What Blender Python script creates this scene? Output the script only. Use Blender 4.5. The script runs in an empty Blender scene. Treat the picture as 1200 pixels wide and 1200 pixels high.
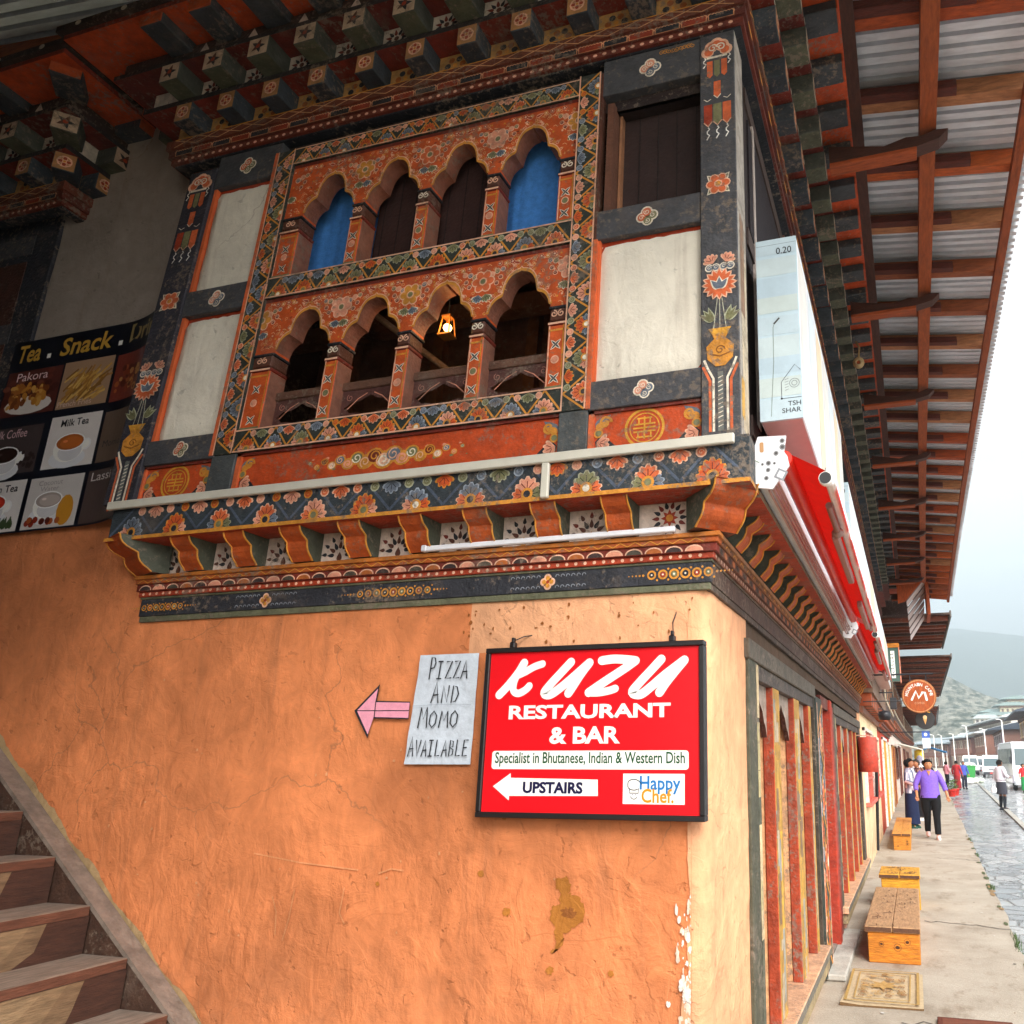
import bpy, math, random
from math import sin, cos, pi, radians, sqrt
from mathutils import Vector, Matrix

random.seed(7)
S = bpy.context.scene
C = S.collection

# ------------------------------------------------------------------ camera, sky, sun, exposure
cam = bpy.data.cameras.new('camera')
cam.sensor_fit = 'AUTO'; cam.sensor_width = 36.0
cam.lens = 36.0 * 904 / 1200
cam.shift_x = -210 / 1200; cam.shift_y = 33 / 1200
cam.clip_start = 0.05; cam.clip_end = 9000
cam_o = bpy.data.objects.new('camera', cam); C.objects.link(cam_o)
cam_o.location = (0, 0, 1.6)
cam_o.rotation_euler = (radians(105.87), 0, radians(15.55))
S.camera = cam_o

W = bpy.data.worlds.new('World'); S.world = W; W.use_nodes = True
nt = W.node_tree; nt.nodes.clear()
SUN_EL, SUN_AZ = radians(38), radians(148)          # azimuth clockwise from +Y
sky = nt.nodes.new('ShaderNodeTexSky'); sky.sky_type = 'NISHITA'; sky.sun_disc = False
sky.sun_elevation = SUN_EL; sky.sun_rotation = SUN_AZ
tc = nt.nodes.new('ShaderNodeTexCoord')
mp = nt.nodes.new('ShaderNodeMapping'); mp.inputs['Scale'].default_value = (1, 1, 2.6)
no = nt.nodes.new('ShaderNodeTexNoise'); no.inputs['Scale'].default_value = 2.3; no.inputs['Detail'].default_value = 6; no.inputs['Roughness'].default_value = .55
rp = nt.nodes.new('ShaderNodeValToRGB')
rp.color_ramp.elements[0].position = .32; rp.color_ramp.elements[0].color = (7.2, 7.8, 8.6, 1)
rp.color_ramp.elements[1].position = .56; rp.color_ramp.elements[1].color = (13.5, 13.4, 13.3, 1)
mx = nt.nodes.new('ShaderNodeMixRGB'); mx.inputs['Fac'].default_value = .88
bg = nt.nodes.new('ShaderNodeBackground'); bg.inputs['Strength'].default_value = .1
wo = nt.nodes.new('ShaderNodeOutputWorld')
lk = nt.links.new
lk(tc.outputs['Generated'], mp.inputs['Vector']); lk(mp.outputs['Vector'], no.inputs['Vector'])
lk(no.outputs['Fac'], rp.inputs['Fac']); lk(sky.outputs['Color'], mx.inputs['Color1']); lk(rp.outputs['Color'], mx.inputs['Color2'])
dt = nt.nodes.new('ShaderNodeVectorMath'); dt.operation = 'DOT_PRODUCT'; dt.inputs[1].default_value = Vector((.32, -.72, .62)).normalized()
mr = nt.nodes.new('ShaderNodeMapRange'); mr.interpolation_type = 'SMOOTHSTEP'
for k_, v_ in (('From Min', -.45), ('From Max', .85), ('To Min', .5), ('To Max', 1.3)): mr.inputs[k_].default_value = v_
vs_ = nt.nodes.new('ShaderNodeVectorMath'); vs_.operation = 'SCALE'
lk(tc.outputs['Generated'], dt.inputs[0]); lk(dt.outputs['Value'], mr.inputs['Value']); lk(mx.outputs['Color'], vs_.inputs[0]); lk(mr.outputs['Result'], vs_.inputs['Scale'])
lk(vs_.outputs['Vector'], bg.inputs['Color']); lk(bg.outputs['Background'], wo.inputs['Surface'])

sl = bpy.data.lights.new('sun', 'SUN'); sl.energy = 1.5; sl.angle = radians(28); sl.color = (1, .95, .88)
so = bpy.data.objects.new('sun', sl); C.objects.link(so)
_d = Vector((sin(SUN_AZ) * cos(SUN_EL), cos(SUN_AZ) * cos(SUN_EL), sin(SUN_EL)))
so.rotation_euler = _d.to_track_quat('Z', 'Y').to_euler(); so.location = _d * 60

V = S.view_settings
V.view_transform = 'Standard'; V.look = 'None'; V.exposure = 1.5; V.gamma = 1
S.cycles.use_denoising = True
S.cycles.max_bounces = 8; S.cycles.diffuse_bounces = 5; S.cycles.volume_bounces = 0
S.cycles.caustics_reflective = False; S.cycles.caustics_refractive = False

# ------------------------------------------------------------------ colours
def hx(h, k=1.0):
    h = h.lstrip('#'); o = []
    for i in (0, 2, 4):
        c = int(h[i:i + 2], 16) / 255
        o.append((c / 12.92 if c <= .04045 else ((c + .055) / 1.055) ** 2.4) * k)
    return tuple(o)
SLATE = hx('4a4a4d'); INK = hx('23252b'); ORANGE = hx('cb5622'); RED = hx('a53a1c'); DRED = hx('74281a')
PINK = hx('eab596'); CREAM = hx('efe2cc'); OCHRE = hx('d38d33'); OLIVE = hx('7d7b55'); BLUEG = hx('69727f')
TERRA = hx('d8683a'); BROWN = hx('5a3324'); WHITE = hx('f2efe8'); GREEN = hx('59604c'); GOLD = hx('d79a34'); ROSE = hx('e0977a')

# ------------------------------------------------------------------ materials (all read the mesh colour attribute)
MATS = {}
def mat(name, rough=.6, *q_, chip=0, **k_):
    return mat_(name, rough, *q_, chip=chip, **k_)
def mat_(name, rough=.6, nscale=14, namt=.25, bump=.15, bscale=60, metal=0, coat=0, stretch=None, dirt=0, spec=.4, chip=0):
    if name in MATS: return MATS[name]
    m = bpy.data.materials.new(name); m.use_nodes = True
    t = m.node_tree; n = t.nodes; l = t.links.new
    b = n['Principled BSDF']
    b.inputs['Roughness'].default_value = rough; b.inputs['Metallic'].default_value = metal
    b.inputs['Coat Weight'].default_value = coat; b.inputs['Specular IOR Level'].default_value = spec
    a = n.new('ShaderNodeVertexColor'); a.layer_name = 'Col'
    g = n.new('ShaderNodeNewGeometry')
    mpn = n.new('ShaderNodeMapping'); l(g.outputs['Position'], mpn.inputs['Vector'])
    if stretch: mpn.inputs['Scale'].default_value = stretch
    x = n.new('ShaderNodeTexNoise'); x.inputs['Scale'].default_value = nscale; x.inputs['Detail'].default_value = 5; x.inputs['Roughness'].default_value = .65
    l(mpn.outputs['Vector'], x.inputs['Vector'])
    r = n.new('ShaderNodeMapRange'); r.inputs['From Min'].default_value = .3; r.inputs['From Max'].default_value = .7
    r.inputs['To Min'].default_value = 1 - namt; r.inputs['To Max'].default_value = 1 + namt * .6
    l(x.outputs['Fac'], r.inputs['Value'])
    mu = n.new('ShaderNodeVectorMath'); mu.operation = 'SCALE'
    l(a.outputs['Color'], mu.inputs[0]); l(r.outputs['Result'], mu.inputs['Scale'])
    out = mu.outputs['Vector']
    if dirt:
        d = n.new('ShaderNodeTexNoise'); d.inputs['Scale'].default_value = 3.1; d.inputs['Detail'].default_value = 9; d.inputs['Roughness'].default_value = .75
        l(g.outputs['Position'], d.inputs['Vector'])
        dr = n.new('ShaderNodeMapRange'); dr.inputs['From Min'].default_value = .55; dr.inputs['From Max'].default_value = .68; dr.inputs['To Max'].default_value = dirt
        l(d.outputs['Fac'], dr.inputs['Value'])
        dm = n.new('ShaderNodeMixRGB'); dm.inputs['Color2'].default_value = (.16, .12, .09, 1)
        l(dr.outputs['Result'], dm.inputs['Fac']); l(out, dm.inputs['Color1']); out = dm.outputs['Color']
    if chip:
        d = n.new('ShaderNodeTexNoise'); d.inputs['Scale'].default_value = 34; d.inputs['Detail'].default_value = 7; d.inputs['Roughness'].default_value = .7
        l(g.outputs['Position'], d.inputs['Vector'])
        e = n.new('ShaderNodeTexNoise'); e.inputs['Scale'].default_value = 2.7; e.inputs['Detail'].default_value = 4; l(g.outputs['Position'], e.inputs['Vector'])
        ad = n.new('ShaderNodeMath'); ad.operation = 'MULTIPLY_ADD'; ad.inputs[1].default_value = .55; l(e.outputs['Fac'], ad.inputs[0]); l(d.outputs['Fac'], ad.inputs[2])
        dr = n.new('ShaderNodeMapRange'); dr.inputs['From Min'].default_value = .84; dr.inputs['From Max'].default_value = .93; dr.inputs['To Max'].default_value = chip
        l(ad.outputs[0], dr.inputs['Value'])
        dm = n.new('ShaderNodeMixRGB'); dm.inputs['Color2'].default_value = (.2, .15, .11, 1); l(dr.outputs['Result'], dm.inputs['Fac']); l(out, dm.inputs['Color1']); out = dm.outputs['Color']
    l(out, b.inputs['Base Color'])
    if bump:
        y = n.new('ShaderNodeTexNoise'); y.inputs['Scale'].default_value = bscale; y.inputs['Detail'].default_value = 6
        l(mpn.outputs['Vector'], y.inputs['Vector'])
        bp = n.new('ShaderNodeBump'); bp.inputs['Strength'].default_value = bump; bp.inputs['Distance'].default_value = .02
        l(y.outputs['Fac'], bp.inputs['Height']); l(bp.outputs['Normal'], b.inputs['Normal'])
    MATS[name] = m
    return m

def plaster_mat(name, bump=.6, fine=1.0, patchy=.2):
    """hand-trowelled mud plaster: lumps, trowel streaks, pits, faded patches"""
    m = bpy.data.materials.new(name); m.use_nodes = True
    t = m.node_tree; n = t.nodes; l = t.links.new; b = n['Principled BSDF']
    b.inputs['Roughness'].default_value = .82; b.inputs['Specular IOR Level'].default_value = .25
    a = n.new('ShaderNodeVertexColor'); a.layer_name = 'Col'
    g = n.new('ShaderNodeNewGeometry')
    def noise(s, det, ro, vec=None, dist=0):
        x = n.new('ShaderNodeTexNoise'); x.inputs['Scale'].default_value = s; x.inputs['Detail'].default_value = det; x.inputs['Roughness'].default_value = ro; x.inputs['Distortion'].default_value = dist
        l(vec or g.outputs['Position'], x.inputs['Vector']); return x.outputs['Fac']
    def rng(v, a0, a1, b0, b1):
        r = n.new('ShaderNodeMapRange'); r.inputs['From Min'].default_value = a0; r.inputs['From Max'].default_value = a1
        r.inputs['To Min'].default_value = b0; r.inputs['To Max'].default_value = b1; l(v, r.inputs['Value']); return r.outputs['Result']
    def math_(op, p, q):
        k = n.new('ShaderNodeMath'); k.operation = op
        for i, w in enumerate((p, q)):
            if isinstance(w, (int, float)): k.inputs[i].default_value = w
            else: l(w, k.inputs[i])
        return k.outputs[0]
    ms = n.new('ShaderNodeMapping'); ms.inputs['Scale'].default_value = (2.6, 2.6, 1.3); ms.inputs['Rotation'].default_value = (0, .5, 0)
    l(g.outputs['Position'], ms.inputs['Vector'])
    streak = noise(2.6, 6, .58, ms.outputs['Vector'], 1.6)
    big = noise(1.1, 5, .6); mid = noise(5.5, 7, .6, None, 1.0); fin = noise(48 * fine, 5, .7)
    vor = n.new('ShaderNodeTexVoronoi'); vor.inputs['Scale'].default_value = 5; l(ms.outputs['Vector'], vor.inputs['Vector'])
    pit = rng(noise(19, 3, .5, None, .5), .66, .72, 0, 1)
    col = n.new('ShaderNodeVectorMath'); col.operation = 'SCALE'; l(a.outputs['Color'], col.inputs[0])
    f = math_('MULTIPLY', rng(big, .3, .7, 1 - patchy, 1 + patchy * .7), rng(mid, .3, .7, 1 - patchy * .5, 1 + patchy * .35))
    f = math_('MULTIPLY', f, rng(streak, .3, .75, 1 - patchy * .45, 1.05))
    f = math_('MULTIPLY', f, rng(pit, 0, 1, 1, .8))
    l(f, col.inputs['Scale'])
    hs = n.new('ShaderNodeMixRGB'); hs.blend_type = 'MIX'
    l(rng(noise(2.6, 7, .7), .6, .78, 0, .35), hs.inputs['Fac']); l(col.outputs['Vector'], hs.inputs['Color1'])
    pl = n.new('ShaderNodeVectorMath'); pl.operation = 'MULTIPLY'; pl.inputs[1].default_value = (1.02, 1.12, 1.2)
    l(col.outputs['Vector'], pl.inputs[0]); l(pl.outputs['Vector'], hs.inputs['Color2'])
    # runs of dirty water, splash grime near the foot, hairline cracks
    mr_ = n.new('ShaderNodeMapping'); mr_.inputs['Scale'].default_value = (7, 7, .5); l(g.outputs['Position'], mr_.inputs['Vector'])
    run = rng(noise(1.6, 5, .6, mr_.outputs['Vector']), .56, .74, 0, .3)
    sz_ = n.new('ShaderNodeSeparateXYZ'); l(g.outputs['Position'], sz_.inputs[0])
    foot = math_('MULTIPLY', rng(sz_.outputs['Z'], .25, 1.0, .55, 0), rng(noise(4, 6, .7), .42, .6, .2, 1))
    cr = n.new('ShaderNodeTexVoronoi'); cr.feature = 'DISTANCE_TO_EDGE'; cr.inputs['Scale'].default_value = 1.1
    wv = n.new('ShaderNodeVectorMath'); wv.operation = 'MULTIPLY_ADD'; nv = n.new('ShaderNodeTexNoise'); nv.inputs['Scale'].default_value = 3; nv.inputs['Detail'].default_value = 6; l(g.outputs['Position'], nv.inputs['Vector'])
    l(nv.outputs['Color'], wv.inputs[0]); wv.inputs[1].default_value = (.5, .5, .5); l(g.outputs['Position'], wv.inputs[2]); l(wv.outputs['Vector'], cr.inputs['Vector'])
    crk = math_('MULTIPLY', rng(cr.outputs['Distance'], .0, .006, .5, 0), rng(noise(1.2, 3, .5), .5, .6, 0, 1))
    gm = n.new('ShaderNodeMixRGB'); gm.inputs['Color2'].default_value = (.2, .1, .055, 1)
    l(math_('MAXIMUM', math_('MAXIMUM', run, foot), crk), gm.inputs['Fac']); l(hs.outputs['Color'], gm.inputs['Color1']); l(gm.outputs['Color'], b.inputs['Base Color'])
    h = math_('ADD', math_('MULTIPLY', mid, .8), math_('MULTIPLY', streak, .8))
    h = math_('ADD', h, math_('MULTIPLY', rng(noise(3.4, 4, .5, None, 2.2), .48, .52, 0, 1), .1))
    h = math_('ADD', h, math_('MULTIPLY', fin, .22)); h = math_('SUBTRACT', h, math_('MULTIPLY', pit, .22))
    sx = n.new('ShaderNodeSeparateXYZ'); l(g.outputs['Position'], sx.inputs[0])
    msk = math_('MULTIPLY', rng(sx.outputs['Z'], .3, 1.9, 1.15, .55), rng(noise(1.7, 4, .55), .38, .66, .45, 1.25))
    h = math_('MULTIPLY', h, msk); h = math_('ADD', h, math_('MULTIPLY', big, .5))
    bp = n.new('ShaderNodeBump'); bp.inputs['Strength'].default_value = bump; bp.inputs['Distance'].default_value = .03
    l(h, bp.inputs['Height']); l(bp.outputs['Normal'], b.inputs['Normal'])
    MATS[name] = m; return m

PAINT = mat('painted_wood', .62, 16, .34, .25, 70, dirt=.4, chip=.6)
PAINTX = mat('painted_wood_old', .68, 12, .42, .35, 55, dirt=.55, chip=.75)
DARKP = mat('dark_boards', .7, 12, .3, .3, 55)
WOOD = mat('bare_wood', .72, 9, .45, .4, 30, stretch=(1, 6, 6))
WOODY = mat('bare_wood_long', .72, 9, .4, .35, 30, stretch=(6, 1, 6))
WOODZ = mat('bare_wood_upright', .7, 9, .45, .4, 30, stretch=(6, 6, 1))
GLOSS = mat('sign_vinyl', .32, 5, .06, .02, 40, coat=.15)
PAPER = mat('paper', .8, 30, .12, .25, 25)
CLOTH = mat('cloth', .85, 30, .18, .15, 120, spec=.2)
WMETAL = mat('painted_metal', .4, 8, .1, .04, 40, spec=.5)
ALU = mat('aluminium', .35, 8, .12, .03, 30, metal=.8)
SKIN = mat('skin', .55, 40, .06, .03, 90)
RUBBER = mat('rubber', .8, 30, .15, .1, 80)
CAR = mat('vehicle_paint', .25, 3, .05, 0, 20, coat=.5)
GLASS = mat('vehicle_glass', .06, 3, .05, 0, 20, spec=.8)
FABRIC = mat('awning_fabric', .75, 22, .12, .12, 200, spec=.2)
def translucent(m, k):
    t = m.node_tree; n = t.nodes; l = t.links.new; b = n['Principled BSDF']; src = b.inputs['Base Color'].links[0].from_socket
    tr = n.new('ShaderNodeBsdfTranslucent'); l(src, tr.inputs['Color']); mxs = n.new('ShaderNodeMixShader'); mxs.inputs['Fac'].default_value = k
    l(b.outputs[0], mxs.inputs[1]); l(tr.outputs[0], mxs.inputs[2]); l(mxs.outputs[0], n['Material Output'].inputs['Surface'])
translucent(FABRIC, .3)
STONE = mat('stone', .85, 6, .3, .4, 30)
LEAF = mat('leaves', .6, 20, .35, .2, 60)
OWALL = plaster_mat('ochre_plaster', .62, 1, .33)
WWALL = plaster_mat('white_plaster', .55, 1.4, .14)
GWALL = plaster_mat('grey_mud_plaster', .5, 1.2, .2)

# ------------------------------------------------------------------ mesh builder
def wl(o):
    return Vector(o.get('_w', (0, 0, 0))) if o is not None else Vector((0, 0, 0))

class MB:
    def __init__(s): s.v = []; s.f = []; s.c = []; s.sm = []
    def poly(s, pts, col, smooth=False):
        i = len(s.v); s.v += [tuple(p) for p in pts]; s.f.append(tuple(range(i, i + len(pts)))); s.c.append(col); s.sm.append(smooth)
    def mesh(s, vs, fs, col, smooth=False):
        i = len(s.v); s.v += [tuple(p) for p in vs]
        for k, f in enumerate(fs):
            s.f.append(tuple(i + j for j in f)); s.c.append(col[k] if isinstance(col, list) else col); s.sm.append(smooth)
    def box(s, x0, x1, y0, y1, z0, z1, col, bev=0.0, cols=None):
        """cols: dict face->colour for x- x+ y- y+ z- z+"""
        if x0 > x1: x0, x1 = x1, x0
        if y0 > y1: y0, y1 = y1, y0
        if z0 > z1: z0, z1 = z1, z0
        cd = cols or {}
        if bev <= 0:
            vs = [(x, y, z) for x in (x0, x1) for y in (y0, y1) for z in (z0, z1)]
            fs = [(0, 1, 3, 2), (4, 6, 7, 5), (0, 4, 5, 1), (2, 3, 7, 6), (0, 2, 6, 4), (1, 5, 7, 3)]
            s.mesh(vs, fs, [cd.get(k, col) for k in ('x-', 'x+', 'y-', 'y+', 'z-', 'z+')]); return
        b = min(bev, (x1 - x0) * .45, (y1 - y0) * .45, (z1 - z0) * .45)
        vs = []; idx = {}
        X = (x0, x1); Y = (y0, y1); Z = (z0, z1)
        for i in (0, 1):
            for j in (0, 1):
                for k in (0, 1):
                    sx, sy, sz = (1 - 2 * i) * b, (1 - 2 * j) * b, (1 - 2 * k) * b
                    idx[i, j, k, 0] = len(vs); vs.append((X[i], Y[j] + sy, Z[k] + sz))
                    idx[i, j, k, 1] = len(vs); vs.append((X[i] + sx, Y[j], Z[k] + sz))
                    idx[i, j, k, 2] = len(vs); vs.append((X[i] + sx, Y[j] + sy, Z[k]))
        fs = []; cs = []
        for a in (0, 1):
            q = [(a, j, k, 0) for j, k in ((0, 0), (0, 1), (1, 1), (1, 0))]
            fs.append(tuple(idx[p] for p in (q if a == 0 else q[::-1]))); cs.append(cd.get('x-' if a == 0 else 'x+', col))
            q = [(i, a, k, 1) for i, k in ((0, 0), (1, 0), (1, 1), (0, 1))]
            fs.append(tuple(idx[p] for p in (q if a == 0 else q[::-1]))); cs.append(cd.get('y-' if a == 0 else 'y+', col))
            q = [(i, j, a, 2) for i, j in ((0, 0), (0, 1), (1, 1), (1, 0))]
            fs.append(tuple(idx[p] for p in (q if a == 0 else q[::-1]))); cs.append(cd.get('z-' if a == 0 else 'z+', col))
        for j in (0, 1):
            for k in (0, 1): fs.append((idx[0, j, k, 1], idx[0, j, k, 2], idx[1, j, k, 2], idx[1, j, k, 1])); cs.append(col)
        for i in (0, 1):
            for k in (0, 1): fs.append((idx[i, 0, k, 0], idx[i, 0, k, 2], idx[i, 1, k, 2], idx[i, 1, k, 0])); cs.append(col)
            for j in (0, 1): fs.append((idx[i, j, 0, 0], idx[i, j, 0, 1], idx[i, j, 1, 1], idx[i, j, 1, 0])); cs.append(col)
        for i in (0, 1):
            for j in (0, 1):
                for k in (0, 1): fs.append((idx[i, j, k, 0], idx[i, j, k, 1], idx[i, j, k, 2])); cs.append(col)
        s.mesh(vs, fs, cs)
    def prism(s, prof, fn, a, b, col, capcol=None, smooth=False, cols=None):
        """prof: closed 2D outline; fn(p, q, t) -> 3D; extruded from t=a to t=b"""
        n = len(prof)
        A = [fn(p, q, a) for p, q in prof]; B = [fn(p, q, b) for p, q in prof]
        fs = [(i, (i + 1) % n, n + (i + 1) % n, n + i) for i in range(n)]
        s.mesh(A + B, fs, cols if cols else col, smooth)
        s.poly(A[::-1], capcol or col); s.poly(B, capcol or col)
    def tube(s, pts, r, col, n=8, cap=True, smooth=True):
        pts = [Vector(p) for p in pts]; rs = r if isinstance(r, (list, tuple)) else [r] * len(pts)
        rings = []
        up = None
        for i, p in enumerate(pts):
            d = (pts[min(i + 1, len(pts) - 1)] - pts[max(i - 1, 0)]).normalized()
            if up is None: up = Vector((0, 0, 1)) if abs(d.z) < .9 else Vector((1, 0, 0))
            u = d.cross(up).normalized(); w = u.cross(d).normalized(); up = w
            rings.append([p + u * cos(2 * pi * k / n) * rs[i] + w * sin(2 * pi * k / n) * rs[i] for k in range(n)])
        vs = [q for r_ in rings for q in r_]
        fs = [(i * n + k, i * n + (k + 1) % n, (i + 1) * n + (k + 1) % n, (i + 1) * n + k) for i in range(len(pts) - 1) for k in range(n)]
        s.mesh(vs, fs, col, smooth)
        if cap: s.poly(rings[0], col); s.poly(rings[-1][::-1], col)
    def loft(s, rings, col, cap=True, smooth=True):
        n = len(rings[0]); vs = [q for r_ in rings for q in r_]
        fs = [(i * n + k, i * n + (k + 1) % n, (i + 1) * n + (k + 1) % n, (i + 1) * n + k) for i in range(len(rings) - 1) for k in range(n)]
        s.mesh(vs, fs, col, smooth)
        if cap: s.poly(rings[0][::-1], col); s.poly(rings[-1], col)
    def ball(s, c, r, col, n=10, m=7, rz=None, ry=None):
        rz = rz or r; ry = ry or r
        rings = [[(c[0] + r * sin(pi * i / m) * cos(2 * pi * k / n), c[1] + ry * sin(pi * i / m) * sin(2 * pi * k / n), c[2] + rz * cos(pi * i / m)) for k in range(n)] for i in range(m, -1, -1)]
        s.loft(rings, col, cap=False)
    def build(s, name, material, parent=None, T=None, label=None):
        vs = [Vector(T(*p)) if T else Vector(p) for p in s.v]
        lo = Vector([min(p[i] for p in vs) for i in range(3)]); hi = Vector([max(p[i] for p in vs) for i in range(3)])
        c = Vector(((lo.x + hi.x) / 2, (lo.y + hi.y) / 2, lo.z))
        me = bpy.data.meshes.new(name)
        me.from_pydata([tuple(p - c) for p in vs], [], s.f)
        me.materials.append(material)
        at = me.color_attributes.new('Col', 'FLOAT_COLOR', 'CORNER')
        buf = []
        for f, col in zip(s.f, s.c): buf += [col[0], col[1], col[2], 1.0] * len(f)
        at.data.foreach_set('color', buf)
        me.polygons.foreach_set('use_smooth', s.sm)
        me.update()
        o = bpy.data.objects.new(name, me); C.objects.link(o)
        o['_w'] = tuple(c)
        if parent is not None:
            o.parent = parent; o.location = c - wl(parent)
        else: o.location = c
        if label: o['label'] = label
        return o

def tag(o, label, cat, group=None, kind=None):
    o['label'] = label; o['category'] = cat
    if group: o['group'] = group
    if kind: o['kind'] = kind
    return o
def thing(name, label, cat, loc=(0, 0, 0), group=None):
    o = bpy.data.objects.new(name, None); C.objects.link(o); o.empty_display_size = .1
    o.location = loc; o['_w'] = tuple(loc)
    return tag(o, label, cat, group)
def struct(o): o['kind'] = 'structure'; return o
def dup(o, loc=None, rz=None, parent=None, label=None):
    c = o.copy(); C.objects.link(c)
    if parent is not None: c.parent = parent
    if loc is not None: c.location = loc
    if rz is not None: c.rotation_euler = (0, 0, rz)
    if label: c['label'] = label
    for ch in list(o.children):
        d = ch.copy(); C.objects.link(d); d.parent = c
        for g in list(ch.children):
            e = g.copy(); C.objects.link(e); e.parent = d
    return c

# ------------------------------------------------------------------ painting: flat shapes laid on a surface in thin layers
LAY = .00045
class Art:
    clip = None
    def __init__(s, mb, O, U, Vv, fn=None, base=.0008):
        s.mb = mb; s.O = Vector(O); s.U = Vector(U); s.V = Vector(Vv); s.N = s.U.cross(s.V).normalized(); s.fn = fn; s.base = base; s.k = 0
    def at(s, ox, oy, rot=0, sc=1):
        a = Art(s.mb, s.O + s.U * ox + s.V * oy, (s.U * cos(rot) + s.V * sin(rot)) * sc, (s.V * cos(rot) - s.U * sin(rot)) * sc, s.fn, s.base)
        a.N = s.N; return a
    def poly(s, pts, col, lay):
        if s.clip:
            lo, hi = s.clip
            for sg, lim in ((1, lo), (-1, -hi)):
                o = []
                for i, p in enumerate(pts):
                    q = pts[i - 1]; dp, dq = sg * p[1] - lim, sg * q[1] - lim
                    if dp * dq < 0: t_ = dq / (dq - dp); o.append((q[0] + (p[0] - q[0]) * t_, q[1] + (p[1] - q[1]) * t_))
                    if dp >= 0: o.append(p)
                pts = o
                if len(pts) < 3: return
        ar = sum(pts[i][0] * pts[(i + 1) % len(pts)][1] - pts[(i + 1) % len(pts)][0] * pts[i][1] for i in range(len(pts)))
        if ar < 0: pts = pts[::-1]
        h = s.base + lay * LAY
        s.mb.poly([s.O + s.U * p[0] + s.V * p[1] + s.N * h for p in pts], col)
    def rect(s, x0, y0, x1, y1, col, lay): s.poly([(x0, y0), (x1, y0), (x1, y1), (x0, y1)], col, lay)
    def rrect(s, x0, y0, x1, y1, r, col, lay):
        p = []
        for cx_, cy_, a0 in ((x1 - r, y1 - r, 0), (x0 + r, y1 - r, 90), (x0 + r, y0 + r, 180), (x1 - r, y0 + r, 270)):
            p += [(cx_ + r * cos(radians(a0 + i * 22.5)), cy_ + r * sin(radians(a0 + i * 22.5))) for i in range(5)]
        s.poly(p, col, lay)
    def disc(s, x, y, r, col, lay, ry=None, n=14, rot=0):
        ry = ry or r; c_, s_ = cos(rot), sin(rot)
        s.poly([(x + r * cos(2 * pi * i / n) * c_ - ry * sin(2 * pi * i / n) * s_, y + r * cos(2 * pi * i / n) * s_ + ry * sin(2 * pi * i / n) * c_) for i in range(n)], col, lay)
    def ring(s, x, y, r, w, col, lay, n=22, a0=0, a1=2 * pi):
        s.rib([(x + r * cos(a0 + (a1 - a0) * i / n), y + r * sin(a0 + (a1 - a0) * i / n)) for i in range(n + 1)], w, col, lay)
    def rib(s, pts, w, col, lay, cap=False, taper=False):
        L = []; R = []; n = len(pts)
        for i, p in enumerate(pts):
            a = pts[max(i - 1, 0)]; b = pts[min(i + 1, n - 1)]
            if n > 2 and pts[0] == pts[-1] and i in (0, n - 1): a, b = pts[-2], pts[1]
            dx, dy = b[0] - a[0], b[1] - a[1]; q = sqrt(dx * dx + dy * dy) or 1
            ww = w / 2 * ((1 - .85 * i / (n - 1)) if taper else 1)
            L.append((p[0] - dy / q * ww, p[1] + dx / q * ww)); R.append((p[0] + dy / q * ww, p[1] - dx / q * ww))
        for i in range(n - 1):
            s.poly([R[i], R[i + 1], L[i + 1], L[i]], col, lay + .09 * (i % 3))
        if cap:
            s.disc(pts[0][0], pts[0][1], w / 2, col, lay + .3, n=12); s.disc(pts[-1][0], pts[-1][1], w / 2, col, lay + .36, n=12)
    def petal(s, x, y, L, w, rot, col, lay, n=9, sharp=.6):
        p = []
        for i in range(n):
            t = i / (n - 1); p.append((L * t, w / 2 * (sin(pi * t ** sharp))))
        q = p + [(a, -b) for a, b in p[-2:0:-1]]
        c_, s_ = cos(rot), sin(rot)
        s.poly([(x + a * c_ - b * s_, y + a * s_ + b * c_) for a, b in q], col, lay)
    def flower(s, x, y, r, n, out, fill, core, lay, rot=0, cr=.28):
        for i in range(n):
            a = rot + 2 * pi * i / n
            s.disc(x + cos(a) * r * .6, y + sin(a) * r * .6, r * .46, out, lay + .1 * (i % 3), ry=r * .42, n=10, rot=a)
        for i in range(n):
            a = rot + 2 * pi * i / n
            s.disc(x + cos(a) * r * .6, y + sin(a) * r * .6, r * .36, fill, lay + 1 + .1 * (i % 3), ry=r * .31, n=9, rot=a)
        s.disc(x, y, r * cr * 1.25, out, lay + 2, n=10); s.disc(x, y, r * cr * .85, core, lay + 3, n=10)
    def fan(s, x, y, r, rot, out, fill, vein, lay, sc=5, spread=1.25):
        """scalloped lotus-fan blossom opening along rot"""
        def outline(k):
            p = [(-.08 * r, 0.0)]
            for i in range(sc):
                a0 = -spread + 2 * spread * i / sc; a1 = -spread + 2 * spread * (i + 1) / sc
                for j in range(4):
                    a = a0 + (a1 - a0) * j / 3; rr = r * (.8 + .2 * sin(pi * j / 3)) * (1 - .14 * abs(a) / spread)
                    p.append((rr * cos(a) * k + (1 - k) * r * .5, rr * sin(a) * k))
            return p
        c_, s_ = cos(rot), sin(rot)
        T_ = lambda q: [(x + a * c_ - b * s_, y + a * s_ + b * c_) for a, b in q]
        s.poly(T_(outline(1)), out, lay); s.poly(T_(outline(.82)), fill, lay + 1)
        for a in (-.6, 0, .6):
            s.rib(T_([(r * .22, r * .12 * a), (r * .66 * cos(a), r * .66 * sin(a))]), r * .055, vein, lay + 2)
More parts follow.
